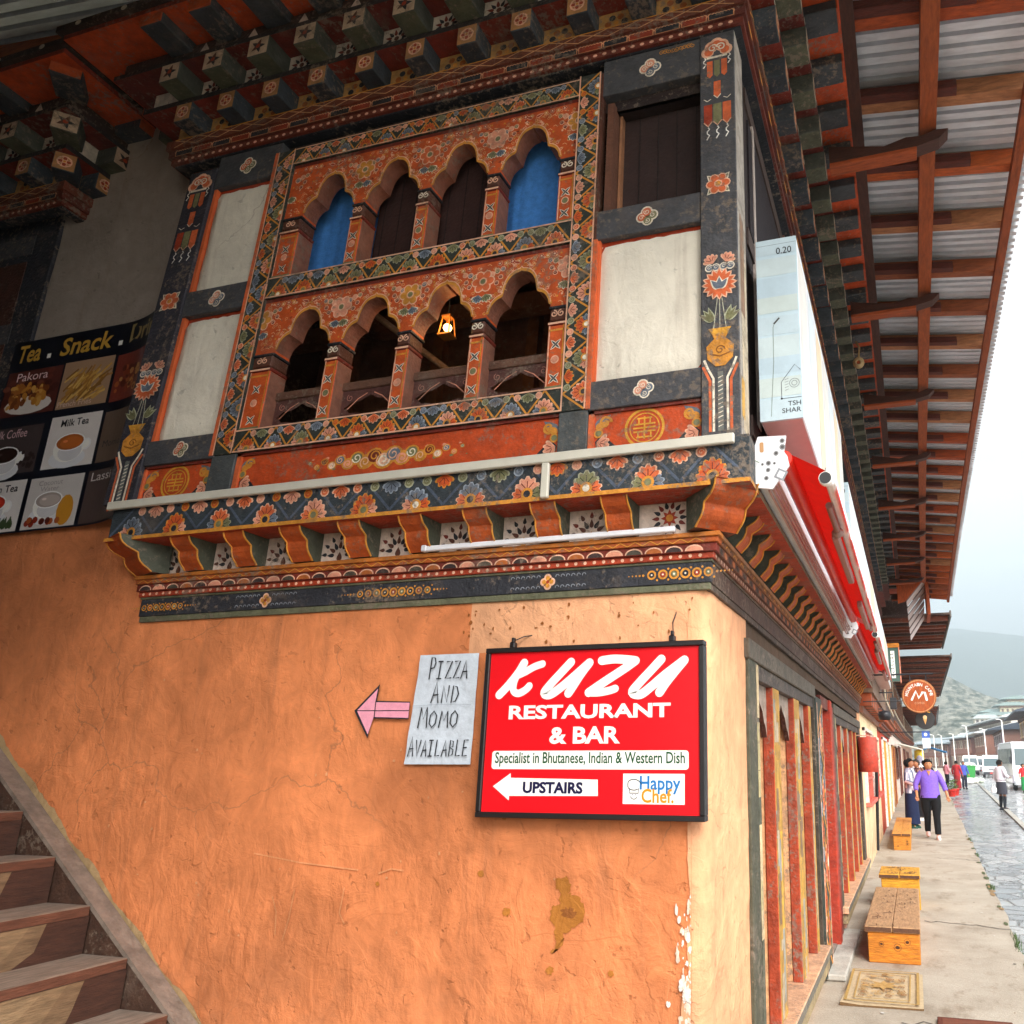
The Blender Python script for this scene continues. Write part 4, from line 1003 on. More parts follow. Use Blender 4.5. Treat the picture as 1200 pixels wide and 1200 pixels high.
    # beam ends: one of each kind, then copies
    def unit(kind):
        m = MB()
        if kind == 0:
            m.box(-.058, .058, -.14, .02, .004, .126, hx('3a4148'), .004, cols={'y-': hx('b07a4a'), 'z-': hx('30353c')}); A = Art(m, (0, -.14, .065), (1, 0, 0), (0, 0, 1))
            A.ring(0, 0, .036, .01, PINK, 1, 10); A.flower(0, 0, .034, 4, PINK, RED, OCHRE, 1.5)
        elif kind == 1:
            m.box(-.068, .068, -.155, .02, .003, .126, hx('4a4c44'), .004, cols={'y-': hx('c2a68c'), 'z-': hx('50523f')}); A = Art(m, (0, -.155, .065), (1, 0, 0), (0, 0, 1))
            for q in range(5): A.petal(0, 0, .05, .024, q * 1.257, (INK, BROWN)[q % 2], 1 + .03 * q)
            A.disc(0, 0, .014, RED, 2, n=8)
        else:
            m.box(-.078, .078, -.2, .02, .062, .1305, hx('3a3d40'), .006, cols={'z-': hx('3d3f42')})
            m.box(-.074, .074, -.207, -.2, .066, .126, hx('b04c20'))
        return m
    nm = ('beam_end', 'beam_end', 'rafter_end')
    for kind, (off, z, pitch) in enumerate(((.03, 5.133, .31), (.135, 5.298, .31), (.255, 5.457, .345))):
        pr = unit(kind).build(nm[kind], PAINTX, o); first = True; half = (.07, .0775 - .01, .1025)[kind]
        c0 = Vector(pr['_w']); me_off = c0
        def put(x, y, rz):
            nonlocal first
            q = pr if first else pr.copy()
            if not first: C.objects.link(q)
            first = False
            d = Vector((me_off.x, me_off.y, 0)); d.rotate(Matrix.Rotation(rz, 3, 'Z'))
            p = Vector((x + d.x, y + d.y, z + me_off.z))
            if Tf: p = Vector(Tf(*p))
            q.parent = o; q.location = p - wl(o); q.rotation_euler = (0, 0, rz)
        n = round(L / pitch)
        for k in range(n): put(xl + L * (k + .5) / n, yf - off, 0)
        if street:
            for k in range(60):
                y = yf + .2 + k * pitch
                if y < YEND - .1 and k < 46: put(xs + off, y, pi / 2)
        else:
            put(xs + off, yf + .1, pi / 2); put(xs + off, yf - off + .0, pi / 4)
        if leftret: put(xl - off, yf + .1, -pi / 2)
    return o
cornice('cornice', -3.95, XS, YB, True, 1)

# ------------------------------------------------------------------ second bay further along the passage
m = MB()
m.box(-8.9, -5.1, 3.005, 3.05, 2.4, 5.9, hx('2f3138')); m.box(-6.4, -5.3, 3.0, 3.0045, 3.2, 4.7, hx('4a2a20'))
m.box(-5.26, -5.07, 2.997, 3.03, 2.4, 4.98, hx('2c2c33'), .004)
for z in (3.25, 4.1, 4.75): m.box(-6.6, -5.27, 2.996, 3.0, z, z + .14, SLATE)
m.build('bay_window', PAINTX, H)
cornice('cornice', -8.8, -4.93, 2.9, False, 0, lambda x, y, z: (x, y, z - .035))

# ------------------------------------------------------------------ tin roof on rafters
RS = -.14
def TR(x, y, z): return (x + .0006 * max(0, y - 4) ** 2 * (x > .2), y, z + RS * (x + .1))
m = MB(); vs = []; fs = []
ny = int((20.6 + 2.2) / .0106); cols = []
xsq = (-9, -.1, 1.09)
for i in range(ny + 1):
    y = -2.2 + i * .0106; q = (y / .085) % 1; h = .05 if q < .3 else 0
    for x in xsq: vs.append((x, y, 5.80 + h))
rn = random.Random(8)
for i in range(ny):
    k = 1 + .12 * NZ.noise((i * .02, 0, 0))
    for j in range(2): fs.append((i * 3 + j, i * 3 + j + 1, i * 3 + j + 4, i * 3 + j + 3)); cols.append((.66 * k, .69 * k, .73 * k))
m.mesh(vs, fs, cols, False)
TIN = mat('galvanised_tin', .5, 6, .18, .05, 25, metal=.15, stretch=(1, 4, 1), dirt=.12)
roof = m.build('roof', TIN, H, TR)
m = MB()
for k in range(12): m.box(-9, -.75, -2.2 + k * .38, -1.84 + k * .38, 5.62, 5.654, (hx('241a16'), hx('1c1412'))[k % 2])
m.build('roof_shade_boards', WOOD, roof, TR)  # near-black boards added below the tin, their colour stands in for shade
RAF = [3.55 - .62 * 3 + .62 * i for i in range(31)]
rn = random.Random(2); WR = (hx('b5561f'), hx('95502c'), hx('aa7048'), hx('a84a1c'))
for i, y in enumerate(RAF):
    m = MB(); c_ = WR[rn.randrange(4)]; d = rn.gauss(0, .015)
    m.box(-8, .985, y + d, y + d + .085, 5.66, 5.785, c_, .004)
    m.box(-8 if y < 2.6 else -.5, .5 + rn.random() * .2, y + d - .07, y + d - .0005, 5.655, 5.72, hx('5a2618'), .003)
    m.build('rafter', WOOD, roof, TR)
m = MB()
for k in range(22): m.box(.33, .43, -2 + k, -1 + k, 5.555, 5.6595, hx('a04e22'))
m.build('purlin', WOODY, roof, TR)
m = MB(); m.box(-.1, -.02, 2.9, 20.4, 5.6, 5.6595, hx('4a2a1e'), .004); m.build('purlin', WOODY, roof, TR)
m = MB()
for k in range(23): m.box(.93, .99, -2.1 + k, -1.1 + k - (.5 if k == 22 else 0), 5.60, 5.6595, hx('96481f'))
m.build('eave_board', WOODY, roof, TR)
for i in range(9):
    y = 4.28 + 1.86 * i; m = MB()
    pr = [(-.25, 0), (.3, .0), (.44, .03), (.5, .09), (.42, .1), (.34, .075), (.24, .085), (.1, .05), (-.25, .13)]
    m.prism(pr[::-1], lambda p, q, t: (p, t, 5.36 + q), y, y + .1, hx('47261b'), None)
    m.box(-.25, .3, y - .002, y + .1, 5.335, 5.361, hx('a24a1c'), .003)
    m.build('roof_strut', WOOD, roof)

# ------------------------------------------------------------------ street side, upper storey behind the signs
m = MB()
m.box(-.68, -.6, 3.03, 19.5, 2.87, 4.97, hx('2a1d1a'))
for k in range(12):
    y = 3.02 + k * 1.38
    if k: m.box(-.66, -.58, y, y + .14, 2.87, 4.97, hx('6f4a3c'), .003)
    for z in (3.0, 4.0, 4.85): m.box(-.62, -.59, y + .14, y + 1.38, z, z + .1, hx('4a3a34'))
    m.box(-.605, -.585, y + .3, y + .34, 3.1, 4.85, hx('b9a9a0')); m.box(-.612, -.59, y + .2, y + 1.2, 4.12, 4.8, hx('20161a'))
m.build('street_front', DARKP, H)

# ------------------------------------------------------------------ ground floor shop windows on the street side
m = MB()
def pw(y0, y1, z0, z1, col=OWL): m.box(XW - .3, XW - .0, y0, y1, z0, z1, col)
pw(3.77, 7.0, -.02, .25, hx('f0b47c')); pw(11.95, 12.4, -.02, 2.28); pw(7.9, 11.95, -.02, .24, hx('e8b09a'))
m.box(XW - .3, XW - .01, 3.77, 12.0, 2.19, 2.28, hx('5a4636'))
m.build('lower_wall', WWALL, H)
def shop_window(y0, y1, fronts, zb, zt, jw0, jw1):
    m = MB(); x = XW
    m.box(x - .02, x + .02, y0, y0 + jw0, zb - .05, zt + .1, hx('4c4a3a'), .006); m.box(x - .02, x + .02, y1 - jw1, y1, zb - .05, zt + .1, hx('43382c'), .006)
    m.box(x - .1, x + .03, y0 - .02, y1 + .02, zt + .02, zt + .12, hx('5a5246'), .005)
    m.box(x - .1, x + .012, y0 + jw0, y1 - jw1, zt - .06, zt + .02, hx('4a403a'), .004)
    A = Art(m, (x + .02, y0, 0), (0, 1, 0), (0, 0, 1)); rn = random.Random(int(y0 * 10))
    for k in range(14): z = zb + (zt - zb) * k / 14; A.rect(jw0 * .72, z, jw0 * .98, z + .1 + rn.random() * .06, (hx('b9a87a'), hx('cdb58c'), hx('5a5a48'))[rn.randrange(3)], 1 + .02 * k)
    w = m.build('shop_window', PAINTX, H)
    m = MB(); m.box(x - .1, x + .075, y0 + .02, y1 - .02, zb - .06, zb, hx('c99a78'), .006, cols={'x+': hx('6c675c')}); m.box(x - .05, x + .06, y0 + .05, y1 - .05, zb - .15, zb - .062, hx('9a8662'), .005)
    m.build('sill', PAINTX, w)
    m = MB(); m.box(x - .17, x - .14, y0 + .05, y1 - .05, zb, zt, hx('5e3a2a'))
    for k in range(int((y1 - y0) / .11)): m.box(x - .142, x - .138, y0 + .1 + k * .11, y0 + .112 + k * .11, zb, zt, hx('3a2118'))
    m.build('shutter', PAINTX, w)
    for i, (a, b) in enumerate(fronts):
        m = MB(); m.box(x - .055, x + .008, a, b, zb, zt, hx('b04422'), .004, cols={'x+': hx('b88a3c'), 'y-': hx('a03e20')})
        m.box(x - .12, x - .0555, a + .01, b - .01, zb, zt, hx('e0a878'), .003)
        A = Art(m, (x + .008, a, zb), (0, 1, 0), (0, 0, 1)); W_ = b - a
        for k in range(18): A.rect(W_ * (.1 + .5 * rn.random()), rn.random() * (zt - zb) * .93, W_ * (.5 + .45 * rn.random()), 0, hx('d9a63c'), .4) if k < 1 else None
        for k in range(22):
            z = rn.random() * (zt - zb - .2); u = rn.random() * W_ * .6; A.rect(u, z, u + W_ * .3, z + .05 + rn.random() * .18, (hx('9c968a'), hx('b8a488'), hx('c89a4a'), hx('8a6a4e'))[k % 4], .6 + .03 * k)
        m.build('window_post', PAINTX, w)
    edges = [y0 + jw0] + [v for f in fronts for v in f] + [y1 - jw1]
    for a, b in zip(edges[::2], edges[1::2]):
        if b - a < .2: continue
        m = MB(); n = 12; d = zt - zb
        pts = []
        for k in range(n + 1):
            t = -1 + 2 * k / n; pts.append((a + (b - a) * k / n, zt - .12 - .2 * (abs(t) ** 1.5) - .03 * abs(sin(t * 7))))
        for (p, q), (r, s_) in zip(pts, pts[1:]):
            m.poly([(x - .03, p, q), (x - .03, r, s_), (x - .03, r, zt - .05), (x - .03, p, zt - .05)], hx('a08e80'))
            m.poly([(x - .03, p, q), (x - .06, p, q), (x - .06, r, s_), (x - .03, r, s_)], hx('5a3226')); m.poly([(x - .06, p, q), (x - .06, p, zt - .05), (x - .06, r, zt - .05), (x - .06, r, s_)], hx('6a4a3c'))
        m.build('arch_board', PAINTX, w)
    return w
shop_window(3.75, 6.42, [(4.49, 4.72), (5.33, 5.6), (6.1, 6.25)], .27, 2.06, .25, .03)
shop_window(8.0, 12.0, [(8.85, 9.02), (9.7, 9.88), (10.5, 10.7), (11.2, 11.36)], .26, 2.02, .2, .3)
m = MB()
m.box(XW - .06, XW + .03, 6.44, 6.86, .02, 2.1, hx('343a32'), .004)
Art(m, (XW + .03, 6.86, .05), (0, 0, 1), (0, -1, 0)).border(2.0, .4, 8)
m.box(XW - .14, XW - .1, 6.86, 7.9, .0, 2.1, hx('4a1512')); m.box(XW - .1, XW + .04, 7.5, 7.66, .0, 2.14, hx('a8351e'), .006); m.box(XW - .1, XW + .02, 6.86, 7.5, 2.04, 2.14, hx('6a2a1c'))
m.box(XW - .02, XW + .02, 7.66, 8.0, .0, 2.1, hx('7a2018'), .004); m.box(XW - .09, XW + .006, 6.9, 7.48, 0, .06, hx('8d8378'))
d_ = m.build('door', PAINTX, H)
m = MB(); m.tube([(XW - .095, 7.36, 1.0), (XW - .05, 7.36, 1.0), (XW - .05, 7.36, 1.12), (XW - .095, 7.36, 1.12)], .009, hx('b08a4a'), 6); m.build('handle', ALU, d_)
m = MB(); m.box(XW + .001, XW + .16, 6.5, 8.2, .004, .05, hx('a9a49a'), .01); m.build('doorstep', STONE, H)

# ------------------------------------------------------------------ wooden stair up the passage
ST_ = thing('wooden_stair', 'worn timber open stair climbing along the ochre wall', 'stair', (-3.4, 2.4, 0))
m = MB(); sy = 2.945
def zs(x): return .5 + (-3.03 - x) * .745
pr = [(-2.2, zs(-2.2) + .02), (-2.2, zs(-2.2) - .22), (-5.2, zs(-5.2) - .22), (-5.2, zs(-5.2) + .02)]
m.prism(pr, lambda p, q, t: (p, t, q), sy - .02, sy + .055, hx('4a3226')); m.prism([(a, b + .025 if i in (0, 3) else zs(a) + .021) for i, (a, b) in enumerate(pr)], lambda p, q, t: (p, t, q), sy - .026, sy + .06, hx('87786c'))
m.build('stringer', PAINTX, ST_)
for i in range(-3, 6):
    xn = -3.34 - .266 * i; z = .775 + .196 * i; m = MB()
    m.prism([(xn, z - .042), (xn, z - .004), (xn - .006, z), (xn - .3, z), (xn - .3, z - .042)][::-1], lambda p, q, t: (p, t, q), 1.2, sy - .031, hx('8a7464'), cols=[hx('5a3a2c'), hx('97887a'), hx('8a7868'), hx('6a4230'), hx('3e281e')])
    m.build('tread', WOODY, ST_)
    m = MB(); m.box(xn - .285, xn - .26, 1.2, sy - .031, z - .0, z + .153, hx('4a2e22')); A = Art(m, (xn - .26, 1.2, z), (0, 1, 0), (0, 0, 1))
    A.poly([(0, 0), (1.42 + .03 * (i % 3), 0), (1.5, .05), (1.53, .153), (0, .153)], hx('7e654a'), 1); A.poly([(0, .01), (1.33 + .04 * (i % 2), .01), (1.4, .06), (1.46, .15), (0, .153)], hx('8a7153'), 2); A.poly([(0, .03), (1.2, .03), (1.3, .08), (1.36, .14), (0, .15)], hx('957c5c'), 3)
    m.build('riser', WOODY, ST_)
m = MB(); m.prism(pr, lambda p, q, t: (p, t, q), 1.16, 1.2, hx('5a3d2e')); m.build('stringer', WOOD, ST_)
# unseen neighbouring house added to block light from the wall and left eaves
N_ = thing('passage_shade_house', 'unseen mud-plastered house added to shade the covered passage', 'house', (-5, -3, 0))
m = MB(); m.box(-9.5, -1.7, -4.4, -1.5, 0, 5.9, hx('6a4e3c')); m.box(-9.5, -3.9, -1.4999, .7, 0, 6.1, hx('5a4234')); m.build('wall', GWALL, N_)
m = MB()
for k in range(3): m.box(-7.5 + k * 2.2, -6.4 + k * 2.2, -1.5, -1.47, 1.0, 2.2, hx('4a2a20'), .01)
m.build('window', PAINTX, N_)

# ------------------------------------------------------------------ things fixed to the side wall
sg = thing('restaurant_sign', 'red framed restaurant and bar sign with white brush lettering on the ochre wall', 'sign', (-1.28, 2.97, 1.37))
SX0, SX1, SZ0, SZ1 = -1.727, -.766, 1.376, 2.056
def TS(x, y, z):   # the panel leans out a little at the top and is racked
    return (x + (-.004) * (z - 1.7), y, z)
m = MB(); m.box(SX0 + .02, SX1 - .02, 2.955, 2.985, SZ0 + .02, SZ1 - .02, hx('e0141e'))
A = Art(m, (SX0, 2.955, SZ0), (1, 0, 0), (0, 0, 1)); k = (SX1 - SX0) / 1110; h = SZ1 - SZ0
def P(x, y): return ((x - 30) * k, h - (y - 65) * h / 845)
def Pn(x, y):        # photo crop coordinates of the panel, squared up
    t = (y - 65) / 845; xl = 92 - 65 * t; xr = 1140; u = (x - xl) / (xr - xl); yt = 90 - 48 * u; yb = 895 + 30 * u
    return (u * (SX1 - SX0), h * (1 - (y - yt) / (yb - yt)))
def stroke(pts, w, lay): A.rib([Pn(*p) for p in pts], w, WHITE, lay, cap=True)
def smooth(pts, n=5):
    o = []
    for i in range(len(pts) - 1):
        p0 = pts[max(i - 1, 0)]; p1 = pts[i]; p2 = pts[i + 1]; p3 = pts[min(i + 2, len(pts) - 1)]
        for q in range(n):
            t = q / n; o.append(tuple(.5 * (2 * p1[j] + (p2[j] - p0[j]) * t + (2 * p0[j] - 5 * p1[j] + 4 * p2[j] - p3[j]) * t * t + (3 * p1[j] - p0[j] - 3 * p2[j] + p3[j]) * t ** 3) for j in (0, 1)))
    return o + [pts[-1]]
w_ = .036
for i, st in enumerate(([(280, 160), (245, 215), (195, 275), (150, 320)], [(372, 165), (330, 180), (285, 205), (240, 225)], [(240, 225), (225, 265), (225, 300), (250, 312), (285, 295), (305, 275)],
        [(515, 155), (460, 215), (405, 275), (380, 312), (410, 318), (460, 285), (520, 235), (605, 158)], [(605, 158), (560, 220), (525, 275), (500, 312)],
        [(665, 148), (720, 140), (775, 142), (825, 148)], [(825, 148), (770, 190), (690, 245), (600, 308)], [(600, 308), (650, 308), (700, 298), (728, 288)],
        [(945, 140), (890, 205), (835, 268), (808, 308), (845, 318), (890, 285), (955, 225), (1050, 145)], [(1050, 145), (1005, 205), (965, 260), (935, 308)])):
    stroke(smooth(st), w_ * (1.0 if i not in (1, 2, 7) else .86), 1 + .8 * i)
def tx(body, x0, y0, x1, y1, col, lay, bold=0): a = Pn(x0, y1); b = Pn(x1, y0); A.text(body, a[0], a[1], b[0], b[1], col, lay, bold)
tx('RESTAURANT', 197, 357, 985, 440, WHITE, 1, .035); tx('& BAR', 402, 472, 750, 558, WHITE, 1, .035)
a = Pn(108, 675); b = Pn(1065, 590); A.rrect(a[0], a[1], b[0], b[1], .012, WHITE, 1); tx('Specialist in Bhutanese, Indian & Western Dish', 125, 596, 1048, 664, hx('0d4a26'), 2, .016)
A.poly([Pn(*p) for p in ((640, 727), (208, 716), (208, 694), (116, 755), (197, 820), (200, 800), (640, 803))], WHITE, 1); tx('UPSTAIRS', 268, 738, 568, 788, hx('14123c'), 2, .04)
a = Pn(758, 840); b = Pn(1046, 702); A.rect(a[0], a[1], b[0], b[1], WHITE, 1)
tx('Happy', 838, 712, 1028, 795, hx('1f74b8'), 2, .02); tx('Chef.', 846, 772, 996, 836, hx('d98e12'), 2.8, .02)
c_ = Pn(812, 768)
cp = [(c_[0] + .028 * cos(t) * (1 + .1 * cos(3 * t)), c_[1] + .013 + .02 * sin(t)) for t in [2 * pi * q / 20 for q in range(21)]]
A.rib(cp[:-3], .0035, INK, 2); A.rib([(c_[0] - .018, c_[1]), (c_[0] - .018, c_[1] - .018), (c_[0] + .018, c_[1] - .018), (c_[0] + .018, c_[1])], .0035, INK, 2)
A.ring(c_[0], c_[1] - .026, .014, .003, INK, 2, 10, pi + .3, 2 * pi - .3)
for s_ in (-1, 1): A.disc(c_[0] + s_ * .006, c_[1] - .024, .0022, INK, 2, n=6)
m.build('sign_panel', GLOSS, sg, TS)
m = MB(); fwid = .021; FC = hx('1e1a1a')
m.box(SX0, SX1, 2.94, 2.99, SZ0, SZ0 + fwid, FC, .003); m.box(SX0, SX1, 2.94, 2.99, SZ1 - fwid, SZ1, FC, .003)
m.box(SX0, SX0 + fwid, 2.941, 2.99, SZ0 + fwid, SZ1 - fwid, FC, .003); m.box(SX1 - fwid, SX1, 2.941, 2.99, SZ0 + fwid, SZ1 - fwid, FC, .003)
m.build('frame', WMETAL, sg, TS)
for x, wire in ((-1.615, [(0, 0), (.03, .018), (.06, .026)]), (-.905, [(0, 0), (-.008, .05), (.0, .09), (-.004, .14)])):
    m = MB(); m.box(x - .012, x + .012, 2.955, 2.985, SZ1, SZ1 + .026, FC, .004); m.box(x - .006, x + .006, 2.96, 2.98, SZ1 + .026, SZ1 + .045, FC, .002)
    m.tube([(x + a, 2.98 + .02 * i, SZ1 + .035 + b) for i, (a, b) in enumerate(wire)], .0025, FC, 6); m.build('hanger', WMETAL, sg)

m = MB()
pz = [(-2.09, 2.047), (-1.905, 2.05), (-1.8, 2.045), (-1.79, 2.0), (-1.79, 1.585), (-1.95, 1.578), (-2.125, 1.578), (-2.12, 1.7)]
nx, nz_ = 10, 14
def pt(i, j): u = i / nx; v = j / nz_; return (-2.122 + .034 * v + u * (.322 - .03 * v), 3.004 - .006 * NZ.noise((i * .5, j * .4, 2)) - (.008 * (v > .9) * abs(u - .5)), 1.58 + v * .467)
m.mesh([pt(i, j) for i in range(nx + 1) for j in range(nz_ + 1)], [(i * (nz_ + 1) + j, (i + 1) * (nz_ + 1) + j, (i + 1) * (nz_ + 1) + j + 1, i * (nz_ + 1) + j + 1) for i in range(nx) for j in range(nz_)], hx('c5cdd6'), True)
A = Art(m, (-2.11, 2.994, 1.58), (1, 0, 0), (0, 0, 1), base=.001)
A.at(.072, .36, -.0).__class__
handwrite(A, 'PIZZA', .078, .36, .278, .075, .006, INK, 1); handwrite(A, 'AND', .1, .258, .245, .07, .006, INK, 1); handwrite(A, 'MOMO', .045, .153, .25, .068, .006, INK, 1); handwrite(A, 'AVAILABLE', .01, .034, .305, .065, .0055, INK, 1)
A.rib([(.01, .245), (.15, .25), (.3, .247)], .0015, hx('9aa4b0'), .5)
tag(m.build('paper_notice', PAPER), 'creased pale grey paper with handwritten pizza and momo words', 'notice', None)
m = MB()
A = Art(m, (0, 3.005, 0), (1, 0, 0), (0, 0, 1), base=.004)
ar = [(-2.402, 1.81), (-2.282, 1.925), (-2.29, 1.852), (-2.118, 1.845), (-2.118, 1.77), (-2.3, 1.775), (-2.318, 1.69)]
A.poly(ar, INK, 1)
def shrink(q, d): cx_ = sum(p[0] for p in q) / len(q); cz_ = sum(p[1] for p in q) / len(q); return [(cx_ + (p[0] - cx_) * (1 - d), cz_ + (p[1] - cz_) * (1 - d * 1.2)) for p in q]
A.poly([(-2.388, 1.81), (-2.29, 1.905), (-2.297, 1.846), (-2.297, 1.781), (-2.318, 1.706)], hx('ee9fb2'), 2); A.poly([(-2.292, 1.846), (-2.12, 1.84), (-2.12, 1.775), (-2.292, 1.781)], hx('eb9cb0'), 2)
A.rib([(-2.39, 1.81), (-2.12, 1.806)], .004, INK, 3)
tag(m.build('paper_arrow', PAPER), 'pink paper arrow outlined in black beside the handwritten notice', 'arrow sign')

m = MB(); m.box(-2.085, -.885, 2.925, 2.948, 2.5075, 2.532, hx('e6e6ea'), .004); m.box(-2.085, -2.06, 2.92, 2.95, 2.506, 2.535, hx('d5d5da'), .003)
tag(m.build('tube_light', WMETAL), 'white unlit tube light fixed below the carved brackets', 'tube light')
m = MB(); m.box(-3.86, -.6, 2.79, 2.812, 2.818, 2.86, hx('cfcabb'), .004); m.box(-1.44, -1.405, 2.79, 2.811, 2.66, 2.817, hx('d2cdbd'), .004)
tag(m.build('cable_trunking', WMETAL), 'long cream cable trunking along the top of the painted frieze', 'trunking')

# menu banner, bent forward against the bay
NV = hx('12141f')
mb = thing('menu_banner', 'dark tea and snack menu banner with food pictures beside the bay', 'banner', (-4.6, 3.0, 2.83))
m = MB(); BX0 = -5.17
def TB(u, d, z):     # u along the banner, d out from the wall
    s0 = .86
    if u < s0: x, y, nx_, ny_ = BX0 + u, 2.986, 0, -1
    else:
        r = .8; a = (u - s0) / r
        if a < .52: x, y, nx_, ny_ = BX0 + s0 + r * sin(a), 2.986 - r * (1 - cos(a)), -sin(a), -cos(a)
        else: q = u - s0 - 0.52 * r; x, y = BX0 + s0 + r * sin(.52) + q * cos(.52), 2.986 - r * (1 - cos(.52)) - q * sin(.52); nx_, ny_ = -sin(.52), -cos(.52)
    return (x + nx_ * d, y + ny_ * d, z)
us = [0, .5, .86] + [.86 + .02 * i for i in range(1, 23)]
UM = us[-1]
def zb_(u): return 0
for a, b in zip(us, us[1:]): m.poly([(a, 0, 2.825), (b, 0, 2.825), (b, 0, 4.075), (a, 0, 4.075)], NV)
class BArt(Art):
    def __init__(s, mb_): super().__init__(mb_, (0, 0, 0), (1, 0, 0), (0, 0, 1)); s.N = Vector((0, 1, 0))
    def poly(s, pts, col, lay):
        if max(p[0] for p in pts) > .88 and max(p[0] for p in pts) - min(p[0] for p in pts) > .05:
            return                         # wide shapes may not bridge the bend
        super().poly(pts, col, lay)
    def rect(s, x0, y0, x1, y1, col, lay):
        n = max(1, int((x1 - x0) / .03)) if x1 > .87 else 1
        for i in range(n): Art.poly(s, [(x0 + (x1 - x0) * i / n, y0), (x0 + (x1 - x0) * (i + 1) / n, y0), (x0 + (x1 - x0) * (i + 1) / n, y1), (x0 + (x1 - x0) * i / n, y1)], col, lay)
A = BArt(m); A.base = .002; GY = hx('c79a3a')
A.text('Tea', .05, 3.925, .25, 4.045, GY, 1, .02, .12); A.text('Snack', .40, 3.925, .82, 4.045, GY, 1, .02, .12); A.text('Drink', .95, 3.93, 1.3, 4.05, hx('a08a58'), 1, .02)
A.rect(.30, 3.93, .33, 3.96, WHITE, 1); A.rect(.86, 3.93, .89, 3.96, WHITE, 1)
rn = random.Random(6)
def cup(x, z, r, cc, bg):
    A.disc(x, z - r * .55, r * 1.15, hx('dcdce0'), 2, ry=r * .5, n=16); A.disc(x, z, r, WHITE, 3, ry=r * .75, n=16); A.disc(x + r * 1.05, z + .01, r * .3, WHITE, 2.5, n=10); A.disc(x + r * .1, z - r * .2, r * .75, hx('d2d0d2'), 3.3, ry=r * .5, n=16); A.disc(x, z + r * .28, r * .95, hx('f4f2f0'), 3.6, ry=r * .46, n=18); A.disc(x, z + r * .28, r * .86, tuple(q * .75 for q in cc), 4, ry=r * .4, n=18); A.disc(x + r * .08, z + r * .25, r * .7, cc, 4.4, ry=r * .3, n=16); A.disc(x - r * .3, z + r * .34, r * .16, tuple(min(1, q * 1.5 + .05) for q in cc), 4.8, ry=r * .07, n=10); A.ring(x + r * 1.05, z + .01, r * .26, r * .1, hx('e8e6e6'), 2.9, 10)
def cell(c0, r0, w, hgt, bg): A.rect(c0, r0, c0 + w, r0 + hgt, bg, 1)
cols_ = (.02, .475, .88); rows_ = (3.565, 3.19, 2.83); cw = .385
cell(cols_[0], 3.565, .44, .3, hx('5a2a22')); cell(cols_[1], 3.565, .385, .305, hx('a8866a')); cell(.885, 3.56, .4, .3, hx('7a3428'))
A.disc(.24, 3.63, .19, hx('d8cfc8'), 2, ry=.06)
for k in range(26): A.disc(.03 + .42 * rn.random(), 3.57 + .28 * rn.random(), .03, (hx('6a3228'), hx('4a1f1a'), hx('7a4030'))[k % 3], 1.5 + .02 * k, ry=.02, n=7)
for k in range(60): A.disc(.08 + rn.random() * .3, 3.62 + .13 * (1 - k / 60) + rn.random() * .02, .012 + rn.random() * .026, (hx('a9642a'), hx('c08030'), hx('7a3f1c'), hx('8f5022'), hx('cf9a4a'))[k % 5], 3 + .06 * k, ry=.012 + .014 * rn.random(), n=8, rot=rn.random() * 3)
A.text('Pakora', .1, 3.795, .35, 3.85, hx('e8c8c8'), 6)
for k in range(80):
    x = .5 + rn.random() * .27; z = 3.59 + rn.random() * .17; a = .7 + rn.gauss(0, .3); A.rib([(x, z), (x + .1 * cos(a), z + .1 * sin(a))], .013, (hx('c99a4a'), hx('b27f36'), hx('d9b060'), hx('8f6228'), hx('a87434'))[k % 5], 2 + .05 * k)
A.text('French Fries', .49, 3.575, .75, 3.61, hx('d8b8a8'), 7)
for k in range(50): A.disc(.92 + rn.random() * .28, 3.62 + rn.random() * .15, .012 + .014 * rn.random(), (hx('8a3a22'), hx('a85a30'), hx('5a2218'), hx('c08a50'))[k % 4], 2 + .04 * k, n=7)
cell(.0, 3.19, .42, .3, hx('463a3a')); cup(.16, 3.28, .12, hx('2a1510'), 0); A.text('Milk Coffee', .02, 3.42, .3, 3.475, hx('d9b0b4'), 6)
for k in range(14): A.disc(.3 + rn.random() * .1, 3.22 + rn.random() * .1, .014, hx('2a1a16'), 3 + .05 * k, n=7)
cell(.475, 3.19, .385, .325, hx('dcd4d0')); cup(.66, 3.31, .12, hx('c0682c'), 0); A.text('Milk Tea', .56, 3.445, .77, 3.49, INK, 6, .01)
cell(.885, 3.19, .4, .31, hx('6a5648')); A.text('Momo', .92, 3.28, 1.08, 3.32, INK, 6)
cell(.0, 2.835, .395, .31, hx('d9d2ce')); cup(.16, 2.98, .12, hx('c83a24'), 0); A.text('Lemon Tea', .03, 3.075, .34, 3.12, INK, 6, .01)
for k in range(6): A.petal(.2 + .03 * k, 2.85, .08, .035, 1 + rn.random(), hx('3a4a2a'), 4 + .1 * k)
cell(.43, 2.835, .4, .305, hx('cbc4c0')); cup(.6, 2.97, .11, hx('b9aaa2'), 0); A.disc(.74, 2.93, .06, hx('c98a2a'), 5, ry=.09); 
for k in range(12): A.disc(.46 + rn.random() * .3, 2.86 + rn.random() * .03, .02, (hx('8a3020'), hx('a8562a'), hx('5a2018'))[k % 3], 5 + .05 * k, n=8)
A.text('Coconut', .5, 3.09, .68, 3.12, hx('a09898'), 6); A.text('Water', .52, 3.055, .66, 3.083, hx('a09898'), 6)
cell(.86, 2.835, .4, .31, hx('52423e')); A.text('Lassi', .89, 3.08, 1.06, 3.13, hx('d8d0cc'), 6)
m.build('banner_sheet', GLOSS, mb, TB)

